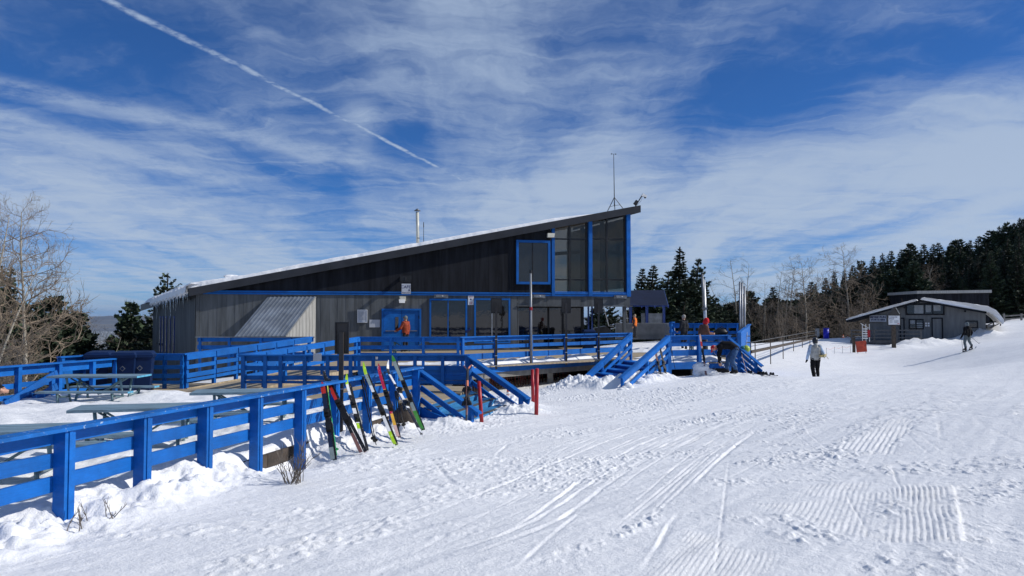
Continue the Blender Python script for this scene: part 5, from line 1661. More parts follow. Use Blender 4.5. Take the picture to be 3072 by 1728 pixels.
ski_pair('brown and black skis leaning on the right stair handrail', u(712, 932), u(578, 365), 27.5, 28.0, [(.5, 'black'), (.8, 'brown'), (1, 'brown')], (.3, -.95, .1), .11, .04, group='skis at the stairs')
ski_pair('black skis leaning on the right stair handrail beside the brown ones', u(792, 925), u(668, 355), 27.6, 28.2, [(1, 'black')], (.3, -.95, .1), .10, .05, group='skis at the stairs')
ski_pair('tall pink patterned skis leaning on the right deck railing', u(1442, 780), u(1340, 120), 28.5, 28.95, [(.3, 'brown'), (.52, 'black'), (.7, 'pink'), (.8, 'red'), (.92, 'pink'), (1, 'pink')], (.1, -.99, .1), .12, .03, group='skis at the stairs', curl=.04)
pole('black ski poles hanging behind the right deck stair post', u(925, 700), u(865, 420), 28.9, 29.0)
pole('white ski pole left of the bending person', u(1745, 665), u(1555, 395), 28.2, 28.7, SK['white'])
pole('white ski pole touching the bending person', u(1690, 495), u(1620, 375), 28.3, 28.6, SK['white'])
pole('pale ski pole leaning on the far right stair rail', u(2140, 830), u(2045, 470), 28.3, 28.5, SK['pink'])
for k, (x0, y0, x1, y1, lab) in enumerate(((2195, 838, 2290, 890, 'pair of black skis lying at the far right stair foot, left set'), (2345, 850, 2390, 898, 'black ski lying on the snow right of the far stair'), (2430, 855, 2545, 915, 'pair of black skis lying farthest right on the snow'))):
    a, b = u(x0, y0), u(x1, y1)
    pa = PZ(a[0], a[1], -.50); pb2 = PZ(b[0], b[1], -.55)
    d = (pb2 - pa); d.z = 0; d = d.normalized(); c = (pa + pb2) / 2
    t = thing('ski_pair', (c.x, c.y, gz(c.x, c.y)), lab, 'skis', 'skis lying on the snow')
    sd = V((d.y, -d.x, 0))
    for j in ((-1, 1) if k != 1 else (0,)):
        e0 = c - d * .8 + sd * .13 * j; e1 = c + d * .8 + sd * .13 * j
        e0.z = gz(e0.x, e0.y) + .05; e1.z = gz(e1.x, e1.y) + .05
        ski(t, e1, e0, (0, 0, 1), .09, [(.5, 'black'), (.8, 'navy'), (1, 'black')])
# rock and cut log in the shadow behind the skis
p = PY(1215, 1240, 15.6); single('log_round', MB().blob((p.x, p.y, gz(p.x, p.y) + .12), (.22, .2, .2), 10, 7, 0, .15, 3), WOODD, 'dark cut log in the shade behind the fence near the stair', 'log', smooth=True)

# ---- dead stems pushing through the snow
def shrub(px, py, Y, n, h, seed, label):
    r = random.Random(seed)
    b = PY(px, py, Y); b.z = gz(b.x, b.y) - .05
    t = thing('dead_shrub', b, label, 'shrub', 'dead shrubs at the fence')
    for k in range(n):
        a = r.uniform(0, 6.28); lean = r.uniform(.1, .75); L = h * r.uniform(.5, 1.1)
        d = V((math.cos(a) * lean, math.sin(a) * lean, 1)).normalized()
        p = b + V((r.uniform(-.1, .1), r.uniform(-.1, .1), 0)); pts = [p]
        for j in range(4):
            d = (d + V((r.uniform(-.2, .2), r.uniform(-.2, .2), r.uniform(-.1, .15)))).normalized()
            pts.append(pts[-1] + d * L / 4)
        mb = MB().tube(pts, [.0055, .005, .004, .003, .002], 5)
        for j in (2, 3):
            for q in range(2):
                dd = (d + V((r.uniform(-.8, .8), r.uniform(-.8, .8), .2))).normalized()
                mb.tube([pts[j], pts[j] + dd * L * .12, pts[j] + dd * L * .22 + UP * .02], [.003, .0025, .0015], 4)
        part(t, 'stem', mb, TWIGG)
shrub(885, 1392, 9.9, 26, .62, 1, 'dense dead shrub at the fence left of the skis')
shrub(236, 1545, 7.5, 6, .34, 2, 'few dead stems beside the nearest fence post')
shrub(310, 1510, 7.7, 4, .26, 3, 'sparse dead stems between the two nearest fence posts')
# ================================================================ hut, shelter and what stands around them
HY = 70.0

HC = PY(2770, 960, HY); HA = V((.879, -.477, 0)); HN = V((-.477, -.879, 0))     # the gable looks at the visitor coming up the slope
XF[0] = Matrix(((HA.x, -HN.x, 0, HC.x + HN.x * HY), (HA.y, -HN.y, 0, HC.y + HN.y * HY), (0, 0, 1, 0), (0, 0, 0, 1)))


def h(px, py, o=0.0):            # pixel -> the hut's own frame
    p = PP(px, py, HC + HN * o, HN)
    return V(((p - HC).dot(HA), HY - o, p.z))


def hutw(x, y): return XF[0] @ V((x, y, 0))

HG = mat('hut_grey_siding', (.16, .165, .165), .65, .18, 1.5, .2, 40, grain=(3, 3, .3))
L_, Rr = h(2609, 955), h(2957, 955)
rid = h(2762, 901); eL = h(2542, 962); eR = h(2958, 936)
wl = lambda px: (h(px, 900).x)
hut = thing('ski_school_hut', (0, 70, -.5), 'low grey gabled hut with thick snow roof on the right', 'building')
def roofy(x):                    # underside of the gable at x
    if x < rid.x: return eL.z + (rid.z - eL.z) * (x - eL.x) / (rid.x - eL.x)
    return rid.z + (eR.z - rid.z) * (x - rid.x) / (eR.x - rid.x)
# boarded gable wall
xs = np.linspace(L_.x, Rr.x, 10); 
part(hut, 'wall_core', MB().prism([V((L_.x, HY + .05, -1.4)), V((Rr.x, HY + .05, -1.4)), V((Rr.x, HY + .05, roofy(Rr.x) - .12)), V((rid.x, HY + .05, rid.z - .12)), V((L_.x, HY + .05, roofy(L_.x) - .12))], V((0, 8, 0))), HG)
for k in range(9):
    a, b = xs[k] + .006, xs[k + 1] - .006
    poly = [V((a, HY, -1.4)), V((b, HY, -1.4)), V((b, HY, roofy(b) - .1))]
    if a < rid.x < b: poly.append(V((rid.x, HY, rid.z - .1)))
    poly.append(V((a, HY, roofy(a) - .1)))
    part(hut, 'wall_panel', MB().prism(poly, V((0, .05, 0))), HG)
def slope(a, b, nm, m, th, y0, y1, lift=0.0):
    mb = MB()
    A, B = V((a.x, y0, a.z + lift)), V((b.x, y0, b.z + lift))
    mb.prism([A, B, B + UP * th, A + UP * th], V((0, y1 - y0, 0)))
    return part(hut, nm, mb, m)
slope(eL, rid, 'roof', CHAR, .16, HY - .9, HY + 8, -.14)
slope(rid, eR, 'roof', CHAR, .16, HY - .9, HY + 8, -.14)
# thick snow on both slopes, sliding off the right eave
def hut_snow(path, th, seed, nm):
    n = len(path)
    ys = np.linspace(HY - 1.05, HY + 8, 22)
    rowsX, rowsZ = [], []
    prof = []
    P3 = [V(p) for p in path]
    up_s, dn_s = [], []
    for i, p in enumerate(P3):
        t = (P3[min(i + 1, n - 1)] - P3[max(i - 1, 0)]).normalized(); nn = V((-t.z, 0, t.x)); nn = nn if nn.z > 0 or abs(nn.z) < .2 and nn.x > 0 else -nn
        up_s.append(p + nn * th[i]); dn_s.append(p)
    ring = dn_s[::-1] + up_s
    mb = MB(); rings = []
    for j, y in enumerate(ys):
        k = 1 + .0
        rings.append([V((q.x, y + (.10 if i < n else .0) + .04 * math.sin(i * 1.3 + j), q.z + (.03 * math.sin(i * 2.1 + j * 1.7) if i >= n else 0))) for i, q in enumerate(ring)])
    N_ = len(ring); vs = [v for r_ in rings for v in r_]; fs = []
    for j in range(len(ys) - 1):
        for i in range(N_): fs.append((j * N_ + i, j * N_ + (i + 1) % N_, (j + 1) * N_ + (i + 1) % N_, (j + 1) * N_ + i))
    fs.append(tuple(range(N_)))
    mb.add(vs, fs)
    o = part(hut, nm, mb, SNOWP, True, kind='stuff')
pl = [eL.lerp(rid, t) + UP * .03 for t in (0, .05, .2, .4, .6, .8, .9, .955, .96)]
hut_snow(pl, [.08, .16, .19, .20, .20, .19, .18, .14, .02], 1, 'roof_snow')
pr_ = [rid.lerp(eR, t) + UP * .03 for t in (.0, .01, .05, .15, .3, .5, .7, .85, 1.0)] + [h(2976, 943), h(2990, 955), h(3000, 966), h(3006, 972)]
hut_snow(pr_, [.02, .18, .26, .28, .31, .36, .42, .45, .46, .42, .36, .30, .1], 2, 'roof_snow')
def hut_open(px0, py0, px1, py1, nm, fill, cw=.10, mull=(), frame=CHAR):
    a, b = h(px0, py0, .06), h(px1, py1, .06)
    o = part(hut, nm, MB().box(((a.x + b.x) / 2, HY - .03, (a.z + b.z) / 2), (b.x - a.x, .04, a.z - b.z)), fill)
    for (x0, x1, z0, z1) in ((a.x, b.x, a.z - cw, a.z), (a.x, b.x, b.z, b.z + cw), (a.x, a.x + cw, b.z + cw, a.z - cw), (b.x - cw, b.x, b.z + cw, a.z - cw)):
        boxpart(o, 'frame', ((x0 + x1) / 2, HY - .07, (z0 + z1) / 2), (x1 - x0, .06, z1 - z0), None, frame)
    for m in mull:
        x = h(m, py0, .06).x; boxpart(o, 'mullion', (x, HY - .07, (a.z + b.z) / 2), (.09, .05, a.z - b.z - 2 * cw), None, frame)
    return o
PANEL = mat('pale_curtain', (.32, .34, .35), .8, .2, 2)
hut_open(2794, 953, 2830, 1022, 'door', HG); hut_open(2699, 953, 2715, 1022, 'door', HG)
w = hut_open(2726, 957, 2772, 988, 'window', DGLASS, .1, (2748,))
for x, y, ww, hh in ((2736, 966, .45, .35), (2758, 970, .5, .1), (2760, 976, .5, .08), (2757, 982, .55, .1)):
    p = h(x, y, .06); boxpart(w, 'pane_poster', (p.x, HY - .056, p.z), (ww, .008, hh), None, PANEL)
hut_open(2897, 962, 2934, 984, 'window', DGLASS, .08)
g = hut_open(2716, 911, 2834, 945, 'gable_window', DGLASS, .12, (2772, 2798))
for x, y, ww, hh in ((2757, 928, .75, .75), (2785, 926, .4, .6), (2811, 924, .55, .5)):
    p = h(x, y, .06); boxpart(g, 'curtain', (p.x, HY - .056, p.z), (ww, .008, hh), None, PANEL)
p = h(2782, 974, .1); boxpart(hut, 'bulletin', (p.x, HY - .03, p.z), (.4, .05, .42), None, WOODG)
for k in range(4): boxpart(hut, 'flyer', (p.x - .1 + .2 * (k % 2), HY - .06, p.z - .09 + .2 * (k // 2)), (.14, .01, .14), None, PAPER)
for px in (2692, 2895, 2716): 
    p = h(px, 935); barpart(hut, 'rafter_end', (p.x, HY - .6, roofy(p.x) - .26), (p.x, HY + .1, roofy(p.x) - .26), .14, .16, CHAR)
# signs
def sign_text(t, txt, size, c, m, bold=.0): return text_mesh(txt, size, c, V((1, 0, 0)), UP, m, t, bold=bold)
a, b = h(2609, 946, .3), h(2659, 965, .3)
t = thing('hut_banner', ((a.x + b.x) / 2, HY - .3, b.z), 'white banner with navy MORE FUN STARTS HERE lettering on the hut', 'sign')
c = V(((a.x + b.x) / 2, HY - .3, (a.z + b.z) / 2)); W_ = b.x - a.x; H_ = a.z - b.z
part(t, 'board', MB().box(c, (W_, .03, H_)), SIGNW)
sign_text(t, 'MORE FUN', .26, (c.x, c.y - .022, c.z + .11), INK, .012); sign_text(t, 'STARTS HERE', .19, (c.x, c.y - .022, c.z - .12), INK, .010)
XF[0] = None
SY = 62.5
a, b = PY(2663, 947, SY), PY(2697, 974, SY); c = (a + b) / 2
t = thing('ski_school_sign', (c.x, SY, gz(c.x, SY)), 'white ski school board on a tall brown timber post before the hut', 'sign')
part(t, 'board', MB().box((c.x, SY - .12, c.z), (b.x - a.x, .04, a.z - b.z)), PAPER)
part(t, 'backing', MB().box((c.x, SY - .08, c.z), (b.x - a.x + .16, .04, a.z - b.z + .14)), BROWNB)
pa, pb_ = PY(2680, 950, SY), PY(2680, 1036, SY)
part(t, 'post', MB().box((pa.x, SY, (pa.z + gz(pa.x, SY) - .3) / 2), (.27, .2, pa.z - gz(pa.x, SY) + .3)), WOODD)
ra = PY(2660, 944, SY); rb = PY(2700, 944, SY)
part(t, 'gable_board', MB().prism([V((ra.x, SY - .2, ra.z)), V((rb.x, SY - .2, ra.z)), V((rb.x - .1, SY - .2, ra.z + .12)), V(((ra.x + rb.x) / 2, SY - .2, ra.z + .62)), V((ra.x + .1, SY - .2, ra.z + .12))], V((0, .14, 0))), BROWNB)
p = PY(2683, 936, SY); q = PY(2694, 944, SY); barpart(t, 'old_pole', (p.x, SY - .25, p.z + .35), (q.x, SY - .25, q.z + .05), .05, .05, GREYL)
sign_text(t, 'Snowsports', .15, (c.x - .12, SY - .145, c.z + .25), INK, .002); sign_text(t, 'School', .15, (c.x - .22, SY - .145, c.z + .11), INK, .002)
for k in range(4):
    boxpart(t, 'text_line', (c.x - .25, SY - .142, c.z - .02 - .06 * k), (.22, .004, .018), None, STEELD); boxpart(t, 'text_line', (c.x + .18, SY - .142, c.z - .02 - .06 * k), (.35, .004, .018), None, STEELD)
boxpart(t, 'red_logo', (c.x + .32, SY - .142, c.z - .28), (.16, .004, .05), None, REDI)
# hut deck railing
RLY = 66.5
XF[0] = Matrix(((HA.x, -HN.x, 0, HC.x + HN.x * HY), (HA.y, -HN.y, 0, HC.y + HN.y * HY), (0, 0, 1, 0), (0, 0, 0, 1)))
hr = lambda px, py: h(px, py, HY - RLY)
rl = thing('hut_railing', (-4, RLY, -.8), 'dark grey timber railing on the deck in front of the hut', 'railing')
HGD = mat('dark_grey_timber', (.085, .087, .09), .7, .2, 3)
for a0, b0 in ((2551, 2625), (2625, 2692), (2692, 2764)):
    for y in (991, 1002, 1013):
        p, q = hr(a0, y), hr(b0, y)
        barpart(rl, 'rail_board', (p.x, RLY, p.z), (q.x - .01, RLY, q.z), .05, .10, HGD)
    p, q = hr(a0, 1026), hr(b0, 1026); barpart(rl, 'deck_rim', (p.x, RLY, p.z), (q.x - .01, RLY, q.z), .06, .3, HGD)
for x in (2554, 2591, 2622, 2690, 2763):
    p, q = hr(x, 988), hr(x, 1034); boxpart(rl, 'post', (p.x, RLY + .08, (p.z + q.z) / 2), (.11, .11, p.z - q.z), None, HGD)
p, q = hr(2551, 1022), hr(2764, 1022)
part(rl, 'deck_floor', MB().box(((p.x + q.x) / 2, (RLY + HY) / 2, p.z), (q.x - p.x, HY - RLY, .1)), HGD)
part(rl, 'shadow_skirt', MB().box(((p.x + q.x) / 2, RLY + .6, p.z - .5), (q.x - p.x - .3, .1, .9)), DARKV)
XF[0] = None
# red and white rack beside the railing
p = PY(2599, 1000, 67.6)
t = thing('slalom_rack', (p.x, 67.6, -.5), 'red and white panel rack on the hut deck', 'rack')
for k in range(5):
    boxpart(t, 'slat', (p.x - .1, 67.6, p.z - .42 + k * .2), (.42, .03, .09), None, WHITE)
boxpart(t, 'red_panel', (p.x + .2, 67.58, p.z - .02), (.22, .03, .62), None, REDP)
for k in (-.3, 0, .3): boxpart(t, 'upright', (p.x + k - .02, 67.63, p.z + .05), (.04, .04, 1.5), None, WHITE)
barpart(t, 'brace', (p.x - .45, 67.65, p.z + .85), (p.x + .28, 67.65, p.z + .42), .04, .04, WHITE)
# orange pad and its post
OY = 58.0
a, b = PY(2568, 1024, OY), PY(2600, 1057, OY); c = (a + b) / 2
t = thing('orange_crash_pad', (c.x, OY, gz(c.x, OY)), 'worn orange red crash pad on two thin stakes in the hut shadow', 'crash pad')
OP = mat('worn_orange_vinyl', (.42, .055, .025), .55, .35, 2.5, spots=(4, .60, (.10, .03, .03)))
part(t, 'pad', MB().prism([V((a.x, OY, a.z - .03)), V((b.x - .03, OY, a.z + .06)), V((b.x + .04, OY, b.z + .05)), V((a.x + .08, OY, b.z))], V((0, .12, 0))), OP)
for x in (a.x + .15, b.x - .03): part(t, 'stake', MB().tube([V((x, OY + .06, gz(x, OY) - .1)), V((x, OY + .06, b.z + .1))], .02, 6), STEELD)
p = PY(2562, 1058, 59.0); single('timber_post', MB().box((p.x, 59.0, -.55), (.17, .17, 1.5)).box((p.x, 59.0, .22), (.2, .2, .05)), WOODD, 'dark stub post left of the orange crash pad', 'post')
# long dark barn behind
BY = 84.0
a, b = PY(2751, 873, BY), PY(2966, 870, BY)
barn = thing('flat_roofed_shed', ((a.x + b.x) / 2, BY, 0), 'long dark flat roofed shed behind the hut', 'building')
for k in range(8):
    x0, x1 = a.x + (b.x - a.x) * k / 8 + .006, a.x + (b.x - a.x) * (k + 1) / 8 - .006
    part(barn, 'wall_panel', MB().box(((x0 + x1) / 2, BY, (a.z - 2.0) / 2), (x1 - x0, .08, a.z + 2.0)), CHAR)
part(barn, 'body', MB().box(((a.x + b.x) / 2, BY + 3.1, (a.z - 2.1) / 2), (b.x - a.x - .05, 6, a.z + 2.0)), CHAR)
part(barn, 'roof_edge', MB().prism([V((a.x - .15, BY - .3, a.z - .30)), V((b.x + .15, BY - .3, b.z - .30)), V((b.x + .15, BY - .3, b.z)), V((a.x - .15, BY - .3, a.z))], V((0, 6.6, 0))), GREYL)
# blue tank, cones, rope line
p = PY(2478.5, 1000, 74); g = gz(p.x, 74)
t = thing('blue_drum', (p.x, 74, g), 'bright blue plastic drum at the end of the pipe railing', 'drum')
CB = mat('bright_blue_plastic', (.012, .02, .45), .4, .15)
zb = PY(2478, 1014, 74).z; zt = PY(2478, 986, 74).z
part(t, 'body', MB().tube([V((p.x, 74, min(g - .05, zb))), V((p.x, 74, zt))], .25, 16), CB, True); part(t, 'lid', MB().tube([V((p.x, 74, zt)), V((p.x, 74, zt + .05))], .27, 16), CB)
for k in (-1, 1): part(t, 'hoop', MB().tube([V((p.x, 74, (zb + zt) / 2 + .2 * k)), V((p.x, 74, (zb + zt) / 2 + .2 * k + .03))], .26, 16), CB)
p = PY(2452, 1000, 73); g = gz(p.x, 73)
t = thing('lift_control_box', (p.x, 73, g), 'dark steel control cabinet at the top of the pipe railing', 'cabinet')
part(t, 'cabinet', MB().box((p.x, 73, .35), (.28, .3, .75)), STEELD); part(t, 'stand', MB().box((p.x, 73, (g - .1) / 2 - .02), (.1, .1, abs(g) + .3)), STEELD); part(t, 'hood', MB().box((p.x, 73, .75), (.36, .4, .05)), BLACK)
for k, (x, y, Y) in enumerate(((2529.5, 1014, 80), (2543.5, 1015, 78))):
    p = PY(x, y, Y); 
    t = thing('traffic_cone', p, ('left', 'right')[k] + ' one of the two small orange cones beyond the hut deck', 'cone', 'small orange cones')
    part(t, 'cone_body', MB().tube([p - UP * .05, p + UP * .35], [.12, .03], 10), ORANGE, True); part(t, 'foot', MB().box(p - UP * .03, (.32, .32, .04)), ORANGE)
    part(t, 'white_collar', MB().tube([p + UP * .13, p + UP * .2], [.083, .066], 10), WHITE)
rope = thing('rope_line', (28, 60, -1), 'thin rope line on slim stakes crossing the flat snow', 'rope')
prev = None
for x, y, Y in ((2479, 1043, 57), (2503.5, 1040, 57.5), (2527.5, 1038, 58), (2551, 1036, 58.5)):
    p = PY(x, y, Y); part(rope, 'stake', MB().tube([V((p.x, Y, gz(p.x, Y) - .1)), p], .012, 6), STEELD)
    if prev: part(rope, 'rope', MB().tube([prev - UP * .06, (prev + p) / 2 - UP * .16, p - UP * .06], .006, 4), ORANGE)
    prev = p
# timber steps and rail behind the hut
t = thing('log_fence', (52, 76, 2), 'weathered log fence on the slope right of the hut', 'fence')
for y in (949, 958):
    p, q = PY(3010, y, 78), PY(3090, y - 6, 78); barpart(t, 'log_rail', p, q, .1, .12, WOODG)
for x in (3012, 3064): 
    p = PY(x, 945, 78); boxpart(t, 'post', (p.x, 78, p.z - .6), (.14, .14, 1.5), None, WOODG)
t = thing('hut_side_stair', (46, 71, 1), 'small timber stair rail at the right corner of the hut', 'stair')
p, q = PY(2952, 992, 71.5), PY(3004, 968, 71.5)
for dz in (.0, .35): barpart(t, 'hand_rail', p + UP * dz, q + UP * dz, .06, .08, HGD)
for f in (.15, .55, .95): 
    m_ = p.lerp(q, f); boxpart(t, 'post', (m_.x, m_.y, m_.z - .1), (.08, .08, 1.1), None, HGD)
for f in (.2, .4, .6, .8): 
    m_ = p.lerp(q, f); boxpart(t, 'step', (m_.x, m_.y + .3, m_.z - .45), (.35, .9, .06), None, HGD)

# ---- open shelter with corrugated walls behind the lodge end
SHY = 61.0
sh = thing('open_shelter', PY(1945, 1014, SHY), 'open steel shelter with blue frame and corrugated low wall', 'shelter')
f0 = PY(1880, 917, SHY); f1 = PY(2005, 917, SHY); k0 = PY(1880, 872, SHY + 4.5); k1 = PY(1992, 871, SHY + 4.5)
dp = (k0 - f0)
mb = MB(); n = 40
for k in range(n):
    a0, a1 = k / n, (k + .5) / n
    mb.add([f0.lerp(f1, a0), f0.lerp(f1, a1) + UP * .04, k0.lerp(k1, a1) + UP * .04, k0.lerp(k1, a0)], [(0, 1, 2, 3)])
    mb.add([f0.lerp(f1, a1) + UP * .04, f0.lerp(f1, (k + 1) / n), k0.lerp(k1, (k + 1) / n), k0.lerp(k1, a1) + UP * .04], [(0, 1, 2, 3)])
part(sh, 'roof_sheet', mb, mat('blue_roof_sheet', (.012, .018, .05), .5, .3, 2, metal=.3))
for f in (.0, .36, .68, 1.0): barpart(sh, 'rafter', f0.lerp(f1, f) - UP * .1, k0.lerp(k1, f) - UP * .1, .08, .14, NAVY)
for f in (.0, .25, .5, .75, 1.0): barpart(sh, 'purlin', f0.lerp(k0, f) - UP * .03, f1.lerp(k1, f) - UP * .03, .06, .06, NAVY)
zb = PY(1945, 1014, SHY).z
for x in (1895, 1944, 1995):
    p = PY(x, 920, SHY); part(sh, 'post', MB().box((p.x, SHY + .3, (p.z + .1 + zb) / 2), (.12, .12, p.z + .1 - zb)), NAVY)
    p2 = PY(x - 6, 880, SHY + 4.2); part(sh, 'post', MB().box((p2.x, SHY + 4.1, (p2.z + zb) / 2), (.12, .12, p2.z - zb)), NAVY)
a, b = PY(1845, 969, SHY + .2), PY(1994, 969, SHY + .2); n = 75
mb = MB()
for k in range(n):
    x0, x1, x2 = a.x + (b.x - a.x) * k / n, a.x + (b.x - a.x) * (k + .5) / n, a.x + (b.x - a.x) * (k + 1) / n
    for u0, u1, y0, y1 in ((x0, x1, 0, -.07), (x1, x2, -.07, 0)):
        mb.add([V((u0, SHY + y0, zb - .1)), V((u1, SHY + y1, zb - .1)), V((u1, SHY + y1, a.z)), V((u0, SHY + y0, a.z))], [(0, 1, 2, 3)])
part(sh, 'corrugated_wall', mb, mat('pale_corrugated_sheet', (.34, .35, .36), .5, .2, 2, metal=.1))
a2, b2 = PY(1925, 940, SHY + 4), PY(1994, 940, SHY + 4)
part(sh, 'back_wall', MB().box(((a2.x + b2.x) / 2, SHY + 4.2, (a2.z + zb) / 2), (b2.x - a2.x, .06, a2.z - zb)), STEELD)
p, q = PY(1996, 969, SHY), PY(2012, 969, SHY)
part(sh, 'side_sheet', MB().prism([V((p.x, SHY, zb)), V((q.x, SHY - 1.5, zb)), V((q.x, SHY - 1.5, p.z)), V((p.x, SHY, p.z))], V((.03, .03, 0))), STEEL)
# machinery behind the porch
p = PY(1815, 985, 52)
t = thing('snow_machine', (p.x, 52, 0), 'dark snow machine with a bent boom parked beyond the porch', 'machine')
part(t, 'body', MB().prism([V((p.x - .7, 52, .0)), V((p.x + .55, 52, .0)), V((p.x + .55, 52, .7)), V((p.x + .1, 52, 1.15)), V((p.x - .7, 52, 1.0))], V((0, 1.2, 0))), BLACK)
part(t, 'boom', MB().tube([PY(1810, 918, 52), PY(1826, 978, 52), PY(1842, 979, 52)], [.03, .035, .03], 8), STEELD)
for x in (-.45, .35): part(t, 'wheel', MB().tube([V((p.x + x, 51.95, .22)), V((p.x + x, 51.75, .22))], .24, 14), BLACK)
# dark bags on the far table
p = PY(2163, 985, 38.4); single('sports_bag', MB().blob((p.x, 38.4, .98), (.36, .22, .2), 12, 7, 0, .12, 5).tube([(p.x - .2, 38.3, 1.12), (p.x, 38.28, 1.26), (p.x + .2, 38.3, 1.12)], .02, 6), BLACK, 'black sports bag lying on the far right deck table', 'bag', smooth=True)
p = PY(2240, 1045, 29.6)
t = thing('hanging_helmet', p, 'lime and teal helmet hanging behind the far right stair rail', 'helmet')
part(t, 'shell', MB().blob(p + V((-.02, 0, -.02)), (.15, .15, .14), 14, 9), mat('lime_shell', (.35, .45, .05), .4, .1), True)
part(t, 'visor', MB().blob(p + V((-.14, 0, .0)), (.1, .13, .1), 12, 7), mat('teal_visor', (.03, .2, .25), .3, .1), True)
part(t, 'strap', MB().tube([p + V((.0, 0, .1)), p + V((.03, .05, .35)), p + V((.06, .1, .6))], .012, 5), SK['white'])
# ================================================================ trees
def frame_of(d):
    u = d.cross(UP if abs(d.z) < .9 else V((1, 0, 0))).normalized()
    return u, d.cross(u)


def conifer_proto(seed, h, R, levels, sprays, shape=.85, bare=.08, droop=.25, gap=0.0, leaf=.34, mat_=None):
    """trunk mesh and crown mesh: whorls of limbs carrying flat sprays of needles"""
    r = random.Random(seed)
    tr = MB()
    bend = [V((r.uniform(-.015, .015) * h * k / 6, r.uniform(-.015, .015) * h * k / 6, h * k / 6)) for k in range(7)]
    tr.tube(bend, [h * .017 * (1 - .13 * k) for k in range(7)], 8)
    cr = MB(); vs, fs = [], []
    def at(z):
        k = min(5, int(z / h * 6)); f = z / h * 6 - k
        return bend[k].lerp(bend[k + 1], f)
    for lv in range(levels):
        f = (lv + r.uniform(0, .8)) / levels
        z = h * (bare + (1 - bare) * f)
        if z > h * .995: continue
        ln0 = R * ((1 - f) ** shape) * (1 if f > .12 else .55 + 3.5 * f) + .10
        n = r.choice((4, 5, 6)) if f < .85 else 3
        a0 = r.uniform(0, 6.28)
        for k in range(n):
            if r.random() < gap: continue
            a = a0 + k * 6.283 / n + r.uniform(-.35, .35)
            ln = ln0 * r.uniform(.62, 1.12)
            el = .55 * f - droop + r.uniform(-.15, .15)
            d = V((math.cos(a) * math.cos(el), math.sin(a) * math.cos(el), math.sin(el)))
            p0 = at(min(z, h * .99)); tip = p0 + d * ln + UP * (.14 * ln)
            mid = p0 + d * ln * .55 - UP * .04 * ln
            tr.tube([p0, mid, tip], [.012 * ln + .006, .008 * ln + .004, .003], 3, False)
            side = d.cross(UP).normalized()
            ns = max(2, int(sprays * ln / R + 2))
            for j in range(ns):
                g = .12 + .88 * (j + r.random()) / ns
                q = p0.lerp(mid, g * 2) if g < .5 else mid.lerp(tip, g * 2 - 1)
                for sgn in (-1, 1):
                    L = leaf * r.uniform(.7, 1.3) * (1.15 - .5 * g) * (.55 + .45 * min(1, ln / R * 1.6))
                    e = (d * r.uniform(.5, 1.0) + side * sgn * r.uniform(.4, 1.0) + UP * r.uniform(-.45, .35)).normalized()
                    w = e.cross(V((r.uniform(-1, 1), r.uniform(-1, 1), r.uniform(.2, 1)))).normalized() * L * r.uniform(.32, .52)
                    o = len(vs)
                    vs += [q - w * .25, q + e * L * .45 + w, q + e * L, q + e * L * .5 - w]
                    fs.append((o, o + 1, o + 2, o + 3))
                if r.random() < .6:
                    L = leaf * r.uniform(.6, 1.1); e = (UP * r.uniform(.3, 1) + d * r.uniform(-.3, .8) + side * r.uniform(-.5, .5)).normalized()
                    w = e.cross(side + UP * .1).normalized() * L * .28
                    o = len(vs); vs += [q - w, q + e * L * .4 + w * .4, q + e * L, q + w]; fs.append((o, o + 1, o + 2, o + 3))
    # leader
    for k in range(14):
        z = h * (1.0 - .05 * r.random()); q = at(min(z, h * .999)); a = r.uniform(0, 6.28)
        e = V((math.cos(a) * .5, math.sin(a) * .5, .9)).normalized(); L = leaf * .5; w = e.cross(V((.3, .8, .2))).normalized() * L * .25
        o = len(vs); vs += [q - w, q + e * L * .5 + w, q + e * L, q + w * .3]; fs.append((o, o + 1, o + 2, o + 3))
    cr.add(vs, fs)
    return tr.mesh('conifer_trunk', BARK), cr.mesh('conifer_crown', mat_ or NEEDLE), h


PRO = {
    'fir': conifer_proto(11, 12.0, 2.5, 62, 14, .85, .04, .22, .05, .40),
    'fir2': conifer_proto(12, 12.0, 2.9, 52, 15, .70, .05, .15, .12, .44, NEEDLE2),
    'spruce': conifer_proto(13, 14.0, 2.4, 70, 14, .95, .03, .30, .05, .40, NEEDLE2),
    'pine': conifer_proto(14, 10.0, 2.4, 30, 13, .55, .22, .05, .30, .40),
    'slim': conifer_proto(15, 12.0, 1.7, 60, 12, .80, .03, .25, .08, .38, NEEDLE2),
    'fir3': conifer_proto(17, 12.0, 2.7, 44, 15, .62, .10, .10, .18, .46),
    'fir4': conifer_proto(18, 12.0, 2.3, 58, 14, .75, .02, .28, .10, .42, NEEDLE2),
    'bushy': conifer_proto(16, 10.0, 2.8, 56, 21, .60, .03, .12, .08, .50),
}
tree_n = [0]


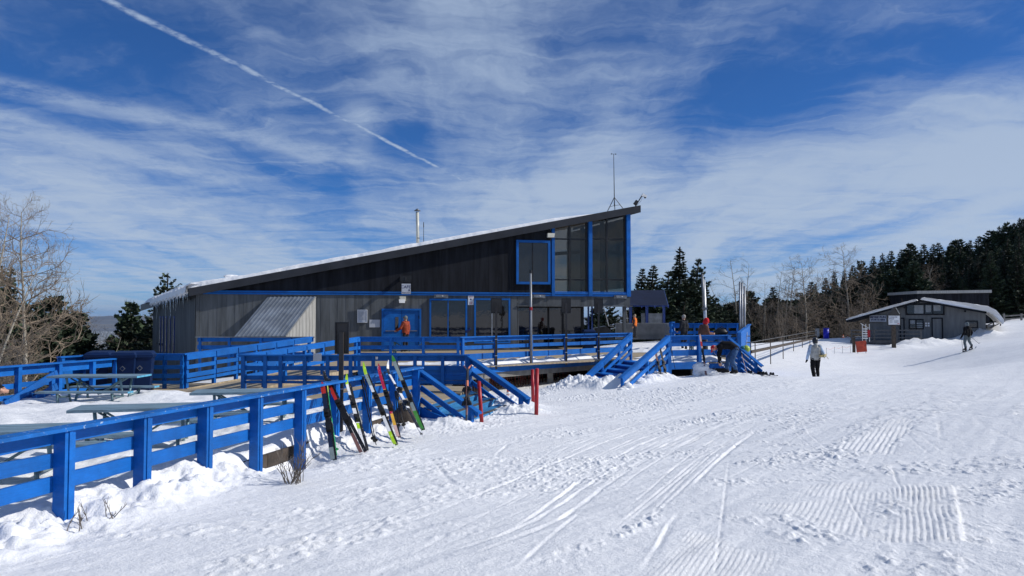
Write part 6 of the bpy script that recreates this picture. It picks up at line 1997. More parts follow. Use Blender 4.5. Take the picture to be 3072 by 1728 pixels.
def put_tree(kind, px, topy, Y, label, group, base=None, widen=1.0, name=None, h=None, proto=None, cat='tree', lean=0.0):
    tm, cm, h0 = (proto or PRO)[kind]
    p = PY(px, topy, Y)
    b = gz(p.x, p.y) if base is None else base
    H = p.z - b + .15 if h is None else h
    b = p.z - H + .0
    if base is None: b = min(b, gz(p.x, p.y) - .1); H = p.z - b
    s = H / h0
    rot = Matrix.Rotation(rnd.uniform(0, 6.28), 4, 'Z')
    W = Matrix.Translation((p.x, p.y, b)) @ Matrix.Rotation(lean, 4, 'Y') @ rot @ Matrix.Diagonal((s * widen, s * widen, s, 1))
    nm = name or ('conifer_tree' if proto is None else 'bare_tree')
    t = bpy.data.objects.new(nm, None); t.empty_display_size = .3
    place(t, W); tag(t, label, cat, group)
    for n_, me in (('trunk', tm), ('crown', cm)):
        o = bpy.data.objects.new(n_, me); place(o, W.copy(), t)
    tree_n[0] += 1
    return t


def bare_proto(seed, h, spread, first=.25, limbs=26, twig=3, rad=.012, wig=.03, up=.5, mats=(ASPEN, TWIG), fork=0, tw=1.0):
    """leafless broadleaf: leader with ascending limbs, branchlets and twigs"""
    r = random.Random(seed)
    tr, br = MB(), MB()
    def leader(p, d, L, r0, n=8):
        pts, rr = [p], [r0]
        for k in range(n):
            d = (d + V((r.uniform(-wig, wig), r.uniform(-wig, wig), .02)) * 2).normalized()
            pts.append(pts[-1] + d * L / n); rr.append(r0 * (1 - .9 * (k + 1) / n) + .004)
        return pts, rr
    leads = [leader(V((0, 0, 0)), V((r.uniform(-.05, .05), r.uniform(-.05, .05), 1)).normalized(), h, h * rad, 10)]
    for k in range(fork):
        p0 = leads[0][0][3 + k]; a = r.uniform(0, 6.28)
        leads.append(leader(p0, V((math.cos(a) * .5, math.sin(a) * .5, 1)).normalized(), h * .55, h * rad * .6, 7))
    for pts, rr in leads: tr.tube(pts, rr, 7, False)
    def grow(p, d, L, r0, lev):
        n = 4; pts = [p]; dd = d
        for k in range(n):
            dd = (dd + V((r.uniform(-.22, .22), r.uniform(-.22, .22), r.uniform(-.05, .22) * up * 2))).normalized()
            pts.append(pts[-1] + dd * L / n)
        br.tube(pts, [max(.0035, r0 * (1 - .2 * k)) for k in range(n + 1)], 4 if lev == 0 else 3, False)
        if lev >= twig: return
        m = (5, 4, 3, 2)[lev]
        for j in range(m):
            f = .25 + .75 * (j + r.random()) / m
            k = min(n - 1, int(f * n)); q = pts[k].lerp(pts[k + 1], f * n - k)
            t = (pts[k + 1] - pts[k]).normalized(); u, w = frame_of(t); a = r.uniform(0, 6.28)
            e = (t * r.uniform(.6, 1.0) + (u * math.cos(a) + w * math.sin(a)) * r.uniform(.5, 1.0)).normalized()
            grow(q, e, L * r.uniform(.35, .6), r0 * .5 * tw, lev + 1)
    for li, (pts, rr) in enumerate(leads):
        m = limbs if li == 0 else limbs // 2
        for k in range(m):
            f = first + (1 - first) * (k + r.random()) / m
            i = min(len(pts) - 2, int(f * (len(pts) - 1))); q = pts[i].lerp(pts[i + 1], f * (len(pts) - 1) - i)
            a = k * 2.4 + r.uniform(-.5, .5); el = r.uniform(-.05, .45) + .5 * f * up
            d = V((math.cos(a) * math.cos(el), math.sin(a) * math.cos(el), math.sin(el)))
            L = spread * (1.0 - .62 * f) * r.uniform(.55, 1.15) * (.6 if f < first + .1 else 1)
            grow(q, d, L, max(.006, rr[i] * .42), 0)
    return tr.mesh('bare_trunk', mats[0]), br.mesh('bare_crown', mats[1]), h


BARE = {
    'aspen': bare_proto(21, 10.0, 3.9, .24, 40, 3, .0145, .03, .22, (ASPEN, TWIGP), 0, 1.35),
    'aspen2': bare_proto(22, 10.0, 3.2, .30, 28, 3, .013, .04, .35, (ASPEN, TWIGP), 1, 1.3),
    'thin': bare_proto(23, 10.0, 2.2, .38, 20, 2, .009, .03, .6, (ASPEN, TWIG), 0, 1.2),
    'thin2': bare_proto(24, 10.0, 2.6, .45, 16, 2, .0095, .03, .35, (ASPEN, TWIG), 1, 1.2),
    'sapling': bare_proto(25, 4.0, 1.1, .2, 16, 1, .009, .04, .9, (TWIG, TWIGG), 0, 1.3),
    'sapling2': bare_proto(26, 4.0, 1.5, .1, 14, 2, .008, .05, .8, (TWIGG, TWIG), 2, 1.3),
    'bush': bare_proto(27, 2.5, 1.9, .02, 30, 2, .009, .10, .12, (TWIG, TWIGG), 2, 1.0),
}
LG = 'conifers beyond the terrace on the left'
put_tree('aspen', 88, 636, 31, 'large bare aspen with pale trunk at the left edge', 'bare trees on the left', base=-4.0, proto=BARE, widen=.78)
put_tree('aspen2', -25, 640, 29, 'bare aspen cut by the left edge of the view', 'bare trees on the left', base=-4.0, proto=BARE, widen=.8)
for k, (px, ty, Y, w) in enumerate(((30, 1050, 25, 1.0), (-15, 1040, 24, .9))):
    put_tree('bush', px, ty, Y, ('tangled brown bush below the large aspen', 'tangled brown bush at the far left edge')[k], 'brown bushes behind the left railing', proto=BARE, name='bare_bush', cat='bush', base=-2.2, widen=.75 * w)
for k, (kd, px, ty, Y, w, lab) in enumerate((
        ('bushy', 165, 893, 46, 1.15, 'dense dark conifer right of the large aspen'), ('bushy', 232, 938, 48, 1.0, 'lower conifer between the aspen and the gap view'), ('bushy', 392, 910, 54, .95, 'rounded conifer standing alone in the gap left of the lodge'),
        ('slim', 285, 1005, 60, 1.2, 'tiny dark conifer in the middle of the valley gap'), ('pine', 505, 826, 60, .9, 'open crowned pine rising behind the left roof corner'), ('pine', 462, 925, 50, 1.0, 'snowy conifer close to the left end wall'), ('fir2', 330, 1010, 57, 1.2, 'low conifer beside the lone rounded one'),
        ('spruce', 35, 800, 44, 1.2, 'tall dark conifer behind the left aspens'), ('fir', -20, 735, 46, 1.2, 'tallest dark conifer at the far left edge'), ('bushy', 95, 915, 43, 1.2, 'broad dark conifer behind the large aspen trunk'), ('bushy', 430, 975, 56, 1.0, 'dark conifer between the lone one and the lodge'), ('fir', 125, 905, 50, 1.0, 'slender conifer behind the dense one'), ('bushy', 48, 962, 34, 1.1, 'low dark conifer at the foot of the large aspen'), ('bushy', 150, 985, 36, 1.1, 'low dark conifer right of the large aspen foot'))):
    put_tree(kd, px, ty, Y, lab, LG, base=-7.5 if Y > 45 else -6.0, widen=w)
for k, (px, ty, Y) in enumerate(((305, 925, 50), (450, 930, 52), (250, 905, 52), (350, 930, 62), (480, 950, 48))):
    put_tree('thin2', px, ty, Y, ('small bare tree in the middle of the valley gap', 'bare tree just left of the lodge end wall', 'bare tree behind the dense left conifer', 'thin bare tree behind the lone conifer', 'thin bare tree touching the lodge corner')[k], 'bare trees on the left', base=-7.0, proto=BARE, widen=.95)

RG = 'conifers behind the right deck'
for k, (kd, px, ty, Y, w, lab) in enumerate((
        ('fir', 1927, 806, 88, .9, 'left conifer of the pair just right of the lodge'), ('fir', 1955, 797, 90, 1.0, 'right conifer of the pair just right of the lodge'),
        ('spruce', 2036, 742, 86, 1.05, 'tallest conifer behind the right deck'), ('fir2', 2092, 778, 88, .75, 'tufted conifer right of the tallest one'), ('fir2', 2003, 815, 82, 1.0, 'bushy conifer left of the tallest one'),
        ('bushy', 2065, 850, 80, 1.1, 'broad conifer filling the gap below the tallest one'), ('fir', 2120, 860, 84, 1.1, 'conifer behind the leaning steel pole'), ('bushy', 1985, 880, 78, 1.1, 'low broad conifer behind the shelter'), ('fir2', 2150, 895, 86, 1.1, 'low conifer right of the leaning steel pole'), ('bushy', 2180, 915, 90, 1.0, 'lowest conifer in the row behind the right deck'),
        ('fir2', 1830, 905, 75, 1.0, 'conifer seen through the porch opening'), ('bushy', 1790, 925, 78, 1.0, 'second conifer seen through the porch opening'), ('bushy', 1935, 870, 84, 1.2, 'broad conifer directly behind the shelter roof'), ('fir2', 2050, 905, 76, 1.3, 'low spreading conifer behind the dark clothed visitor'), ('bushy', 2105, 920, 78, 1.2, 'low broad conifer behind the right deck table'),
        ('fir', 2320, 862, 100, 1.1, 'conifer among the bare trees behind the pipe railing'), ('fir2', 2300, 905, 98, 1.0, 'lower conifer among the bare trees'), ('slim', 2262, 885, 104, 1.1, 'slim conifer left among the bare trees'), ('fir', 2433, 846, 104, 1.0, 'conifer left of the tall bare aspen'), ('bushy', 2385, 930, 100, 1.2, 'low conifer behind the middle of the pipe railing'), ('bushy', 2225, 930, 95, 1.2, 'low conifer behind the three steel poles'))):
    put_tree(kd, px, ty, Y, lab, RG, base=(-4.5 if Y < 95 else -5.0), widen=w * 1.38)
for k, (kd, px, ty, Y, w, lab) in enumerate((
        ('thin2', 2212, 778, 92, 1.0, 'bare tree behind the three steel poles, left stem'), ('thin', 2236, 790, 94, .9, 'bare tree behind the three steel poles, right stem'), ('thin', 2318, 815, 98, 1.0, 'bare tree above the middle conifer'), ('thin2', 2365, 790, 100, 1.1, 'bare tree with upswept limbs over the pipe railing'),
        ('aspen', 2412, 787, 88, .75, 'tall bare aspen over the end of the pipe railing'), ('aspen', 2541, 757, 92, .8, 'tallest bare aspen left of the hut'), ('thin', 2345, 830, 96, 1.0, 'slender bare tree next to the upswept one'), ('thin2', 2280, 850, 96, 1.0, 'small bare tree right of the steel poles'), ('thin', 1893, 890, 80, 1.2, 'bare tree showing just right of the lodge corner'),
        ('thin2', 2745, 795, 98, 1.2, 'bare tree over the ridge of the hut'), ('thin', 2770, 805, 99, 1.2, 'second bare tree over the ridge of the hut'), ('aspen2', 2800, 800, 101, 1.0, 'pale bare tree against the forest above the hut'), ('thin2', 2920, 770, 104, 1.2, 'bare tree in the forest right of the hut'), ('thin', 2600, 850, 93, 1.0, 'bare tree just left of the hut roof'), ('thin', 2572, 870, 90, 1.0, 'thin bare tree beside the tallest aspen'))):
    put_tree(kd, px, ty, Y, lab, 'bare trees on the right', base=-4.5 if px < 2640 else None, proto=BARE, widen=w * 1.1)
r2 = random.Random(5)
for k in range(40):
    px = r2.uniform(2180, 2620); Y = r2.uniform(78, 100)
    ty = r2.uniform(905, 965)
    put_tree(r2.choice(('sapling', 'sapling2')), px, ty, Y, 'thin leafless sapling in the thicket behind the pipe railing', 'saplings in the thicket', base=-4.2, proto=BARE, name='sapling', cat='sapling', widen=1.2)
# forest on the right hillside
curve = [(2440, 858), (2457, 845), (2487, 823), (2558, 789), (2610, 776), (2677, 756), (2737, 739), (2800, 732), (2897, 718), (2956, 704), (3010, 672), (3072, 640), (3200, 600)]
def ctop(px): return float(np.interp(px, [c[0] for c in curve], [c[1] for c in curve]))
for k in range(185):
    if k < 24: px = 2445 + k * 29 + r2.uniform(-6, 6); Y = r2.uniform(118, 140); ty = ctop(px) + r2.uniform(-8, 8)
    elif k < 50: px = 2455 + (k - 24) * 27 + r2.uniform(-8, 8); Y = r2.uniform(108, 122); ty = ctop(px) + r2.uniform(14, 45)
    else: px = r2.uniform(2440, 3200); Y = r2.uniform(92, 112); ty = ctop(px) + r2.uniform(45, 150)
    g = gz(PY(px, 900, Y).x, Y)
    zt = PY(px, ty, Y).z
    if zt - g < 3: continue
    put_tree(r2.choice(('fir', 'fir2', 'spruce', 'bushy', 'fir', 'fir4', 'fir3', 'fir4')), px, ty, Y, 'dark conifer in the forest on the right hillside', 'forest conifers on the right hillside', base=max(g - .3, zt - 15), widen=r2.uniform(1.05, 1.45))
for k in range(60):              # forest behind the lodge end and thicket, low down
    px = r2.uniform(1990, 2520); Y = r2.uniform(105, 130); ty = r2.uniform(875, 945) if px > 2240 else r2.uniform(905, 950)
    put_tree(r2.choice(('fir2', 'bushy')), px, ty, Y, 'low dark conifer in the far belt behind the right deck', 'far conifer belt', base=-9.0, widen=1.3)
print('trees', tree_n[0])
# wires across the valley gap
w = thing('power_lines', PY(-30, 960, 70), 'three thin power lines crossing the left valley gap', 'power line')
for y0, y1 in ((955, 979), (958, 983), (962, 987)):
    a, b = PY(-60, y0, 70), PY(560, y1, 62)
    part(w, 'wire', MB().tube([a, a.lerp(b, .35) - UP * .15, a.lerp(b, .7) - UP * .12, b], .018, 4), mat('pale_wire', (.4, .38, .34), .5, .1))
# ================================================================ people
def cloth(nm, rgb, r=.8): return mat('cloth_' + nm, rgb, r, .22, 6, .25, 60, spec=.15)
CL = {'black': cloth('black', (.008, .008, .0095)), 'rust': cloth('rust', (.28, .055, .028)), 'grey': cloth('grey', (.36, .36, .34)), 'paleblue': cloth('paleblue', (.40, .52, .68)), 'jean': cloth('jean', (.045, .095, .20)), 'dark': cloth('dark', (.022, .024, .03)),
      'orange': cloth('orange', (.70, .17, .03)), 'red': cloth('red', (.52, .02, .03)), 'slate': cloth('slate', (.13, .155, .165)), 'plaid': cloth('plaid', (.14, .07, .05)), 'tan': cloth('tan', (.30, .24, .17)), 'cap': cloth('cap', (.16, .19, .20)), 'hair': cloth('hair', (.10, .06, .035)), 'skin': SKIN, 'helmet': mat('helmet_shell', (.02, .02, .022), .3, .1), 'boot': cloth('boot', (.02, .018, .017), .5), 'brownboot': cloth('brownboot', (.10, .065, .04), .6), 'greyhair': cloth('greyhair', (.35, .33, .30))}


def person(label, base, yaw, joints, look, scale=1.0, name='person'):
    """base: point between the feet; yaw: facing (0 = away from the camera); joints override a standing pose (right, forward, up)"""
    J = {'pel': (0, 0, .95), 'wai': (0, 0, 1.10), 'che': (0, .01, 1.32), 'nek': (0, 0, 1.48), 'hed': (0, .02, 1.62), 'crn': (0, .0, 1.69),
         'shL': (-.18, 0, 1.42), 'elL': (-.25, -.02, 1.14), 'haL': (-.26, .06, .88), 'shR': (.18, 0, 1.42), 'elR': (.25, -.02, 1.14), 'haR': (.26, .06, .88),
         'hiL': (-.10, 0, .92), 'knL': (-.11, .02, .50), 'anL': (-.12, -.01, .10), 'toL': (-.14, .15, .045), 'hiR': (.10, 0, .92), 'knR': (.11, .02, .50), 'anR': (.12, -.01, .10), 'toR': (.14, .15, .045)}
    J.update(joints)
    cy, sy = math.cos(yaw), math.sin(yaw)
    rt = V((cy, sy, 0)); fw = V((-sy, cy, 0)); base = V(base)
    P = {k: base + (rt * v[0] + fw * v[1] + UP * v[2]) * scale for k, v in J.items()}
    caps = []
    def C(a, b, ra, rb, c): caps.append((P[a] if isinstance(a, str) else a, P[b] if isinstance(b, str) else b, ra * scale, rb * scale, c))
    jk, pn, bt, gl, ht = look['jacket'], look['pants'], look['boots'], look['gloves'], look['hat']
    slv = look.get('sleeve', jk)
    th = look.get('bulk', 1.0)
    sr = (P['shR'] - P['shL']).normalized() * scale
    # trunk as paired capsules so that it is wider than deep
    for s_ in (-1, 1):
        C(P['pel'] + sr * .075 * s_, P['wai'] + sr * .08 * s_, .125 * th, .125 * th, jk)
        C(P['wai'] + sr * .08 * s_, P['che'] + sr * .09 * s_, .13 * th, .135 * th, jk)
        C(P['che'] + sr * .09 * s_, P['shL' if s_ < 0 else 'shR'], .125 * th, .088 * th, jk)
        C(P['pel'] + sr * .08 * s_, P['hiL' if s_ < 0 else 'hiR'], .115, .11, pn)
    C('che', 'nek', .11, .075, jk); C('nek', 'hed', .058, .06, look.get('collar', 'skin'))
    hd = (P['crn'] - P['nek']).normalized()
    face = (P['hed'] - P['nek']); ff = look.get('face')
    ff = (rt * ff[0] + fw * ff[1] + UP * ff[2]).normalized() if ff else fw
    C('hed', P['hed'] + hd * .055 * scale, .088, .092, 'skin')
    C(P['hed'] + ff * .03 * scale - hd * .05 * scale, P['hed'] + ff * .045 * scale - hd * .065 * scale, .055, .045, 'skin')      # jaw
    C(P['hed'] + ff * .085 * scale + hd * .015 * scale, P['hed'] + ff * .102 * scale - hd * .015 * scale, .012, .017, 'skin')     # nose
    el_ = ff.cross(UP).normalized()
    for s_ in (-1, 1):
        C(P['hed'] + el_ * .09 * s_ * scale + hd * .012 * scale, P['hed'] + el_ * .092 * s_ * scale - hd * .018 * scale, .017, .013, 'skin')
        C(P['hed'] + ff * .078 * scale + el_ * .033 * s_ * scale + hd * .02 * scale, P['hed'] + ff * .080 * scale + el_ * .034 * s_ * scale + hd * .02 * scale, .013, .013, 'dark')
    hr = {'helmet': .122, 'cap': .104, 'hair': .104}.get(look.get('hatkind', 'cap'), .106)
    C(P['hed'] + hd * .050 * scale - ff * .008 * scale, P['hed'] + hd * .072 * scale - ff * .015 * scale, hr, hr * .97, ht)
    if look.get('hatkind') == 'cap': C(P['hed'] + hd * .08 * scale + ff * .08 * scale, P['hed'] + hd * .07 * scale + ff * .155 * scale, .035, .022, ht)
    if look.get('hatkind') == 'helmet':
        C(P['hed'] - ff * .03 * scale - hd * .01 * scale, P['hed'] - ff * .02 * scale + hd * .05 * scale, .108, .115, ht)
    if look.get('hood'): C(P['nek'] - ff * .07 * scale + hd * .0 * scale, P['nek'] - ff * .085 * scale - hd * .06 * scale, .09, .07, jk)
    for s_ in ('L', 'R'):
        C('sh' + s_, 'el' + s_, .080 * th, .066 * th, slv); C('el' + s_, 'ha' + s_, .064 * th, .050 * th, slv)
        h0 = P['ha' + s_]; d = (h0 - P['el' + s_]).normalized()
        u = d.cross(rt).normalized() if d.cross(rt).length > .2 else fw
        wv = d.cross(u).normalized()
        C(h0, h0 + d * .07 * scale, .042, .044, gl)
        for j, L in enumerate((.060, .075, .080, .068)):
            o = (j - 1.5) * .022
            k1 = h0 + (d * .085 + u * o) * scale; k2 = k1 + (d * L * .55 + wv * .008) * scale; k3 = k2 + (d * L * .35 + wv * .025) * scale
            C(k1, k2, .013, .0125, gl); C(k2, k3, .0125, .011, gl)
        t0 = h0 + (d * .03 + u * .04) * scale; C(t0, t0 + (d * .05 + u * .028 + wv * .015) * scale, .016, .012, gl)
        C('hi' + s_, 'kn' + s_, .105 * look.get('leg', 1), .078 * look.get('leg', 1), pn); C('kn' + s_, P['an' + s_] + UP * .10 * scale, .076 * look.get('leg', 1), .066 * look.get('leg', 1), pn)
        C(P['an' + s_] + UP * .14 * scale, 'an' + s_, .066, .058, bt); C('an' + s_, 'to' + s_, .058, .044, bt)
        C(P['an' + s_] - UP * .03 * scale, P['an' + s_] + (P['an' + s_] - P['to' + s_]).normalized() * .05 * scale - UP * .035 * scale, .05, .042, bt)
    # skin the capsules, then fuse them into one closed body
    mb = MB()
    for a, b, ra, rb, c in caps:
        ax = b - a; L = ax.length
        ax = ax / L if L > 1e-6 else UP
        pts, rr = [], []
        for q in (-90, -60, -30, 0): pts.append(a + ax * ra * math.sin(math.radians(q))); rr.append(max(.0008, ra * math.cos(math.radians(q))))
        for q in (0, 30, 60, 90): pts.append(b + ax * rb * math.sin(math.radians(q))); rr.append(max(.0008, rb * math.cos(math.radians(q))))
        ns = 12
        u, w = frame_of(ax)
        vs = [p + (u * math.cos(k * 6.28318 / ns) + w * math.sin(k * 6.28318 / ns)) * r_ for p, r_ in zip(pts, rr) for k in range(ns)]
        fs = [(i * ns + k, i * ns + (k + 1) % ns, (i + 1) * ns + (k + 1) % ns, (i + 1) * ns + k) for i in range(len(pts) - 1) for k in range(ns)]
        fs += [tuple(reversed(range(ns))), tuple(range((len(pts) - 1) * ns, len(pts) * ns))]
        mb.add(vs, fs)
    tmp = bpy.data.objects.new('tmp', mb.mesh('tmp', SKIN, base)); COL.objects.link(tmp)
    md = tmp.modifiers.new('fuse', 'REMESH'); md.mode = 'VOXEL'; md.voxel_size = .0115 * scale
    ms = tmp.modifiers.new('soft', 'SMOOTH'); ms.factor = .5; ms.iterations = 2
    dg = bpy.context.evaluated_depsgraph_get(); dg.update()
    me = bpy.data.meshes.new_from_object(tmp.evaluated_get(dg))
    bpy.data.objects.remove(tmp)
    me.materials.clear()
    names = []
    for c in caps:
        if c[4] not in names: names.append(c[4])
    for c in names: me.materials.append(CL[c])
    n = len(me.polygons)
    cen = np.zeros(n * 3, np.float32); me.polygons.foreach_get('center', cen); cen = cen.reshape(-1, 3)
    best = np.full(n, 1e9); idx = np.zeros(n, np.int32)
    for a, b, ra, rb, c in caps:
        a_ = np.array(a - base); d = np.array(b - a); L2 = max(1e-9, float(d @ d))
        t = np.clip(((cen - a_) @ d) / L2, 0, 1)
        dd = np.linalg.norm(cen - a_ - t[:, None] * d, axis=1) - (ra + (rb - ra) * t)
        dd = np.abs(dd)
        m = dd < best
        best = np.where(m, dd, best); idx = np.where(m, names.index(c), idx)
    # soft cloth folds
    nv_ = len(me.vertices); co = np.zeros(nv_ * 3, np.float32); me.vertices.foreach_get('co', co); co = co.reshape(-1, 3)
    no = np.zeros(nv_ * 3, np.float32); me.vertices.foreach_get('normal', no); no = no.reshape(-1, 3)
    fold = fbm(co[:, 0] * 9 + co[:, 1] * 7, co[:, 2] * 13, 5, 3) * .016 * scale
    lowz = co[:, 2] < J['nek'][2] * scale
    co = co + no * (fold * lowz)[:, None]
    me.vertices.foreach_set('co', co.astype(np.float32).ravel())
    me.polygons.foreach_set('material_index', idx)
    me.polygons.foreach_set('use_smooth', np.ones(n, bool)); me.update()
    t = thing(name, base, label, 'person')
    o = bpy.data.objects.new('body', me); place(o, Matrix.Translation(base), t)
    return t, P, rt, fw


G = lambda px, py, Y: V((PY(px, py, Y).x, Y, gz(PY(px, py, Y).x, Y)))
# snowboarder walking away
b = G(2447, 1135, 33.9)
sc_ = 1.02
t, P, rt, fw = person('person in grey vest and helmet walking away with a yellow snowboard', b, math.radians(-4),
    {'haL': (-.33, .02, .90), 'elL': (-.29, -.04, 1.15), 'elR': (.30, -.06, 1.14), 'haR': (.27, .16, 1.02), 'toR': (.17, .10, .05), 'anR': (.13, .12, .14), 'knR': (.11, .12, .52), 'anL': (-.09, -.10, .10), 'toL': (-.10, .05, .045)},
    {'jacket': 'grey', 'sleeve': 'paleblue', 'pants': 'black', 'boots': 'boot', 'gloves': 'black', 'hat': 'helmet', 'hatkind': 'helmet', 'hood': True, 'bulk': 1.12, 'leg': 1.12, 'collar': 'grey'}, sc_)
BOARD = mat('yellow_snowboard', (.52, .40, .13), .35, .2, 6, spots=(7, .6, (.62, .25, .15)))
c = P['haR'] + rt * .10 + UP * .03
sb = thing('snowboard', c - UP * .15, 'yellow snowboard carried under the walking person\'s right arm', 'snowboard')
ax = (fw * .93 + rt * .34 - UP * .05).normalized(); sd = (UP * .25 + rt * .95).normalized(); sd = (sd - ax * sd.dot(ax)).normalized(); nn = ax.cross(sd)
mb = MB(); n = 24; top_, bot_ = [], []
for k in range(n):
    a = 2 * math.pi * k / n
    l = math.copysign(abs(math.cos(a)) ** .6, math.cos(a)) * .76; w_ = math.copysign(abs(math.sin(a)) ** .7, math.sin(a)) * .145 * (1 - .12 * math.cos(2 * a))
    lift = .10 * max(0, (abs(l) - .55) / .21) ** 2
    p = c + ax * l + sd * w_ + nn * lift
    top_.append(p); bot_.append(p - nn * .012)
mb.add(top_ + bot_, [tuple(range(n)), tuple(reversed(range(n, 2 * n)))] + [(k, n + k, n + (k + 1) % n, (k + 1) % n) for k in range(n)])
part(sb, 'deck', mb, BOARD)
for l in (-.26, .26):
    q = c + ax * l
    o = part(sb, 'binding', MB().box(q + nn * .02, (.14, .22, .02), (ax, sd, nn)), CREAM)
    part(o, 'highback', MB().prism([q + sd * .10 + ax * -.06 + nn * .03, q + sd * .10 + ax * .06 + nn * .03, q + sd * .15 + ax * .05 + nn * .22, q + sd * .15 - ax * .05 + nn * .22], sd * .015), CREAM)
    part(o, 'strap', MB().tube([q + sd * .02 - ax * .08 + nn * .03, q + sd * .02 - ax * .06 + nn * .13, q + sd * .02 + ax * .06 + nn * .13, q + sd * .02 + ax * .08 + nn * .03], .014, 6), CREAM)
# skier coming down the slope, right
b = G(2903, 1050, 50.0)
t, P, rt, fw = person('skier in dark jacket and grey trousers sliding on the right slope', b + UP * .06, math.radians(12),
    {'anL': (-.20, -.06, .10), 'toL': (-.22, .10, .05), 'knL': (-.16, .06, .50), 'anR': (.34, .05, .22), 'toR': (.38, .20, .17), 'knR': (.24, .14, .60), 'hiR': (.12, 0, .92), 'haL': (-.30, .14, .86), 'elL': (-.28, -.06, 1.12), 'haR': (.32, .14, .86), 'elR': (.29, -.06, 1.12)},
    {'jacket': 'black', 'pants': 'slate', 'boots': 'boot', 'gloves': 'black', 'hat': 'slate', 'hatkind': 'helmet', 'bulk': 1.1, 'leg': 1.1, 'collar': 'black', 'hood': True}, 1.0)
sk = thing('downhill_skis', b, 'grey skis under the dark jacketed skier', 'skis')
for a_, to in (('anL', 'toL'), ('anR', 'toR')):
    m_ = (P[a_] + P[to]) / 2
    d = (rt * .9 + fw * .42); g0_ = gz(m_.x, m_.y)
    p, q = m_ - d * .72, m_ + d * .80
    p.z, q.z = gz(p.x, p.y) + .045, gz(q.x, q.y) + .05
    ski(sk, p, q, UP, .095, [(.5, 'grey'), (.75, 'white'), (1, 'grey')])
for hnd, off, lab in (('haL', rt * -.04 - fw * .1, 'thin ski pole in the left hand of the sliding skier'), ('haR', rt * .55 - fw * .15, 'thin ski pole trailing from the right hand of the sliding skier')):
    a = P[hnd] + UP * .04; e = V((a.x, a.y, 0)) + off; e.z = gz(e.x, e.y) + (.05 if hnd == 'haL' else .28)
    t = thing('ski_pole', e, lab, 'ski pole', 'ski poles')
    part(t, 'shaft', MB().tube([e, a], [.009, .011], 6), BLACK); part(t, 'grip', MB().tube([a - UP * .06, a + UP * .07], .019, 6), BLACK); part(t, 'basket', MB().tube([e + UP * .06, e + UP * .075], .05, 8), BLACK)
# person bending over ski boots, right deck
b = G(2193, 1122, 28.45)
t, P, rt, fw = person('person in jeans and black jacket bending down beside the right deck', b, math.radians(74),
    {'pel': (0, -.16, .90), 'wai': (0, .0, 1.02), 'che': (0, .26, 1.02), 'nek': (.0, .43, .97), 'hed': (0, .55, .93), 'crn': (0, .62, .90), 'shL': (-.18, .34, .98), 'shR': (.18, .34, .98), 'elL': (-.22, .40, .70), 'haL': (-.13, .38, .42), 'elR': (.22, .42, .70), 'haR': (.12, .40, .42),
     'hiL': (-.10, -.16, .87), 'hiR': (.10, -.14, .87), 'knL': (-.14, -.04, .48), 'knR': (.15, .10, .48), 'anL': (-.17, -.16, .10), 'anR': (.17, .14, .10), 'toL': (-.18, .0, .05), 'toR': (.18, .31, .05)},
    {'jacket': 'black', 'pants': 'jean', 'boots': 'boot', 'gloves': 'skin', 'hat': 'red', 'hatkind': 'cap', 'face': (0, .35, -.9), 'bulk': 1.12, 'leg': 1.18, 'collar': 'black'}, 1.0)
# visitor with red cap behind the right railing
b = V((PY(2108, 1000, 31.7).x, 31.7, 0))
t, P, rt, fw = person('visitor in red cap and dark patterned jacket behind the right deck railing', b, math.radians(-75),
    {'che': (0, .05, 1.22), 'nek': (0, .10, 1.37), 'hed': (0, .16, 1.49), 'crn': (0, .17, 1.57), 'shL': (-.18, .06, 1.31), 'shR': (.18, .06, 1.31), 'elL': (-.24, .10, 1.04), 'elR': (.24, .12, 1.04), 'haL': (-.13, .36, 1.03), 'haR': (.12, .38, 1.03)},
    {'jacket': 'plaid', 'pants': 'dark', 'boots': 'boot', 'gloves': 'skin', 'hat': 'red', 'hatkind': 'helmet', 'face': (0, .9, -.35), 'bulk': 1.15, 'collar': 'plaid'}, 1.0)
for s_, m in ((-1, 'orange'), (0, 'tan'), (1, 'orange')):
    pass
# standing visitor in dark clothes at the back rail
b = V((PY(2052, 990, 40.0).x, 40.0, .0))
person('visitor in all dark clothes standing at the back railing', b, math.radians(35), {'haL': (-.2, .2, 1.0), 'haR': (.2, .2, 1.0)},
    {'jacket': 'dark', 'pants': 'dark', 'boots': 'boot', 'gloves': 'skin', 'hat': 'greyhair', 'hatkind': 'hair', 'bulk': 1.1}, 1.03)
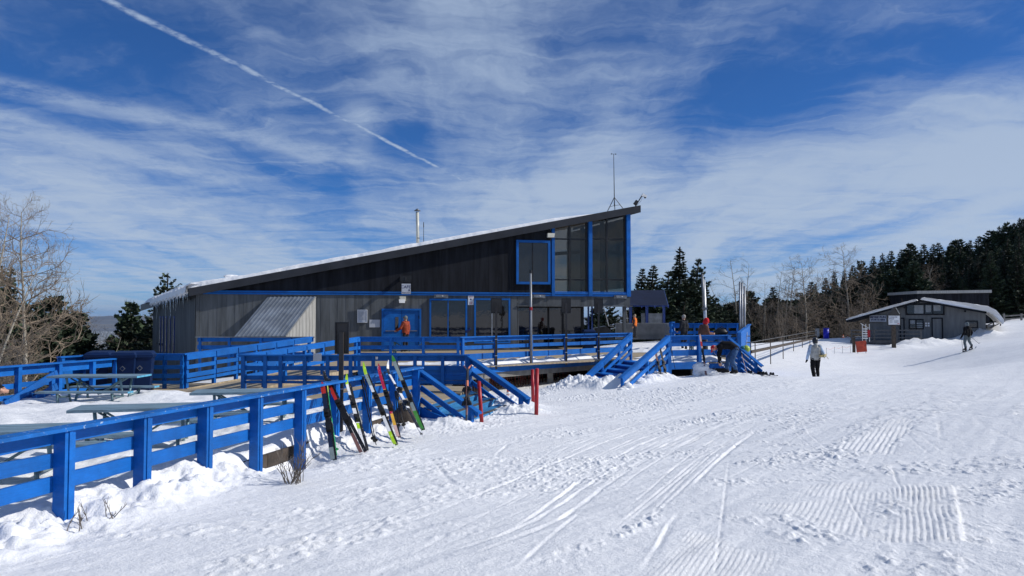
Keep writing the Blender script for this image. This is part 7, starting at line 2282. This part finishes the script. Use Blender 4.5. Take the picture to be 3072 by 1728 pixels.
# visitor in orange vest at the shelter
b = V((PY(1905, 1013, 59.0).x, 59.0, PY(1905, 1014, 59.0).z))
person('visitor in orange vest and dark trousers in front of the corrugated wall', b, math.radians(60), {'haR': (.22, .15, .95)},
    {'jacket': 'orange', 'sleeve': 'dark', 'pants': 'dark', 'boots': 'boot', 'gloves': 'skin', 'hat': 'tan', 'hatkind': 'hair', 'bulk': 1.05, 'face': (-.3, .9, 0)}, 1.0)
# man in rust jacket at the doors
s_ = FS(1217, 1000, 1.0)[0]; b = fp(s_, 1.0, .0)
person('man in rust red jacket and grey cap pulling the blue door', b, math.radians(62), {'haL': (-.22, .38, 1.06), 'elL': (-.30, .10, 1.16), 'haR': (.26, .10, .90)},
    {'jacket': 'rust', 'pants': 'dark', 'boots': 'boot', 'gloves': 'skin', 'hat': 'cap', 'hatkind': 'cap', 'bulk': 1.15}, 1.0)
# someone crouching at the left edge
b = V((PY(-52, 1215, 16.5).x, 16.5, gz(PY(-52, 1215, 16.5).x, 16.5)))
person('crouching person in dark clothes and grey cap at the left edge', b, math.radians(-80),
    {'pel': (0, -.22, .26), 'wai': (0, -.20, .38), 'che': (0, -.06, .56), 'nek': (0, .02, .68), 'hed': (0, .10, .78), 'crn': (0, .12, .86), 'shL': (-.18, -.02, .64), 'shR': (.18, -.02, .64), 'elL': (-.24, .16, .44), 'elR': (.24, .16, .44), 'haL': (-.1, .34, .36), 'haR': (.1, .34, .36),
     'hiL': (-.1, -.2, .24), 'hiR': (.1, -.2, .24), 'knL': (-.16, .18, .48), 'knR': (.16, .20, .46), 'anL': (-.16, .06, .10), 'anR': (.16, .12, .10), 'toL': (-.17, .24, .05), 'toR': (.17, .32, .05)},
    {'jacket': 'dark', 'pants': 'black', 'boots': 'boot', 'gloves': 'skin', 'hat': 'cap', 'hatkind': 'cap', 'bulk': 1.05}, 1.0)

# ---- the air between here and the far ranges
HZ = bpy.data.materials.new('haze_air'); HZ.use_nodes = True
N = NT(HZ.node_tree); o_ = N.n('ShaderNodeOutputMaterial'); pv = N.n('ShaderNodeVolumePrincipled')
pv.inputs['Color'].default_value = (.46, .68, 1.0, 1); pv.inputs['Density'].default_value = HAZE_D; pv.inputs['Anisotropy'].default_value = .2
N.l(pv.outputs[0], o_.inputs['Volume'])
hm = MB().box((0, 14000, 90), (130000, 130000, 1100))
hz_o = part(None, 'haze', hm, HZ); tag(hz_o, kind='stuff')
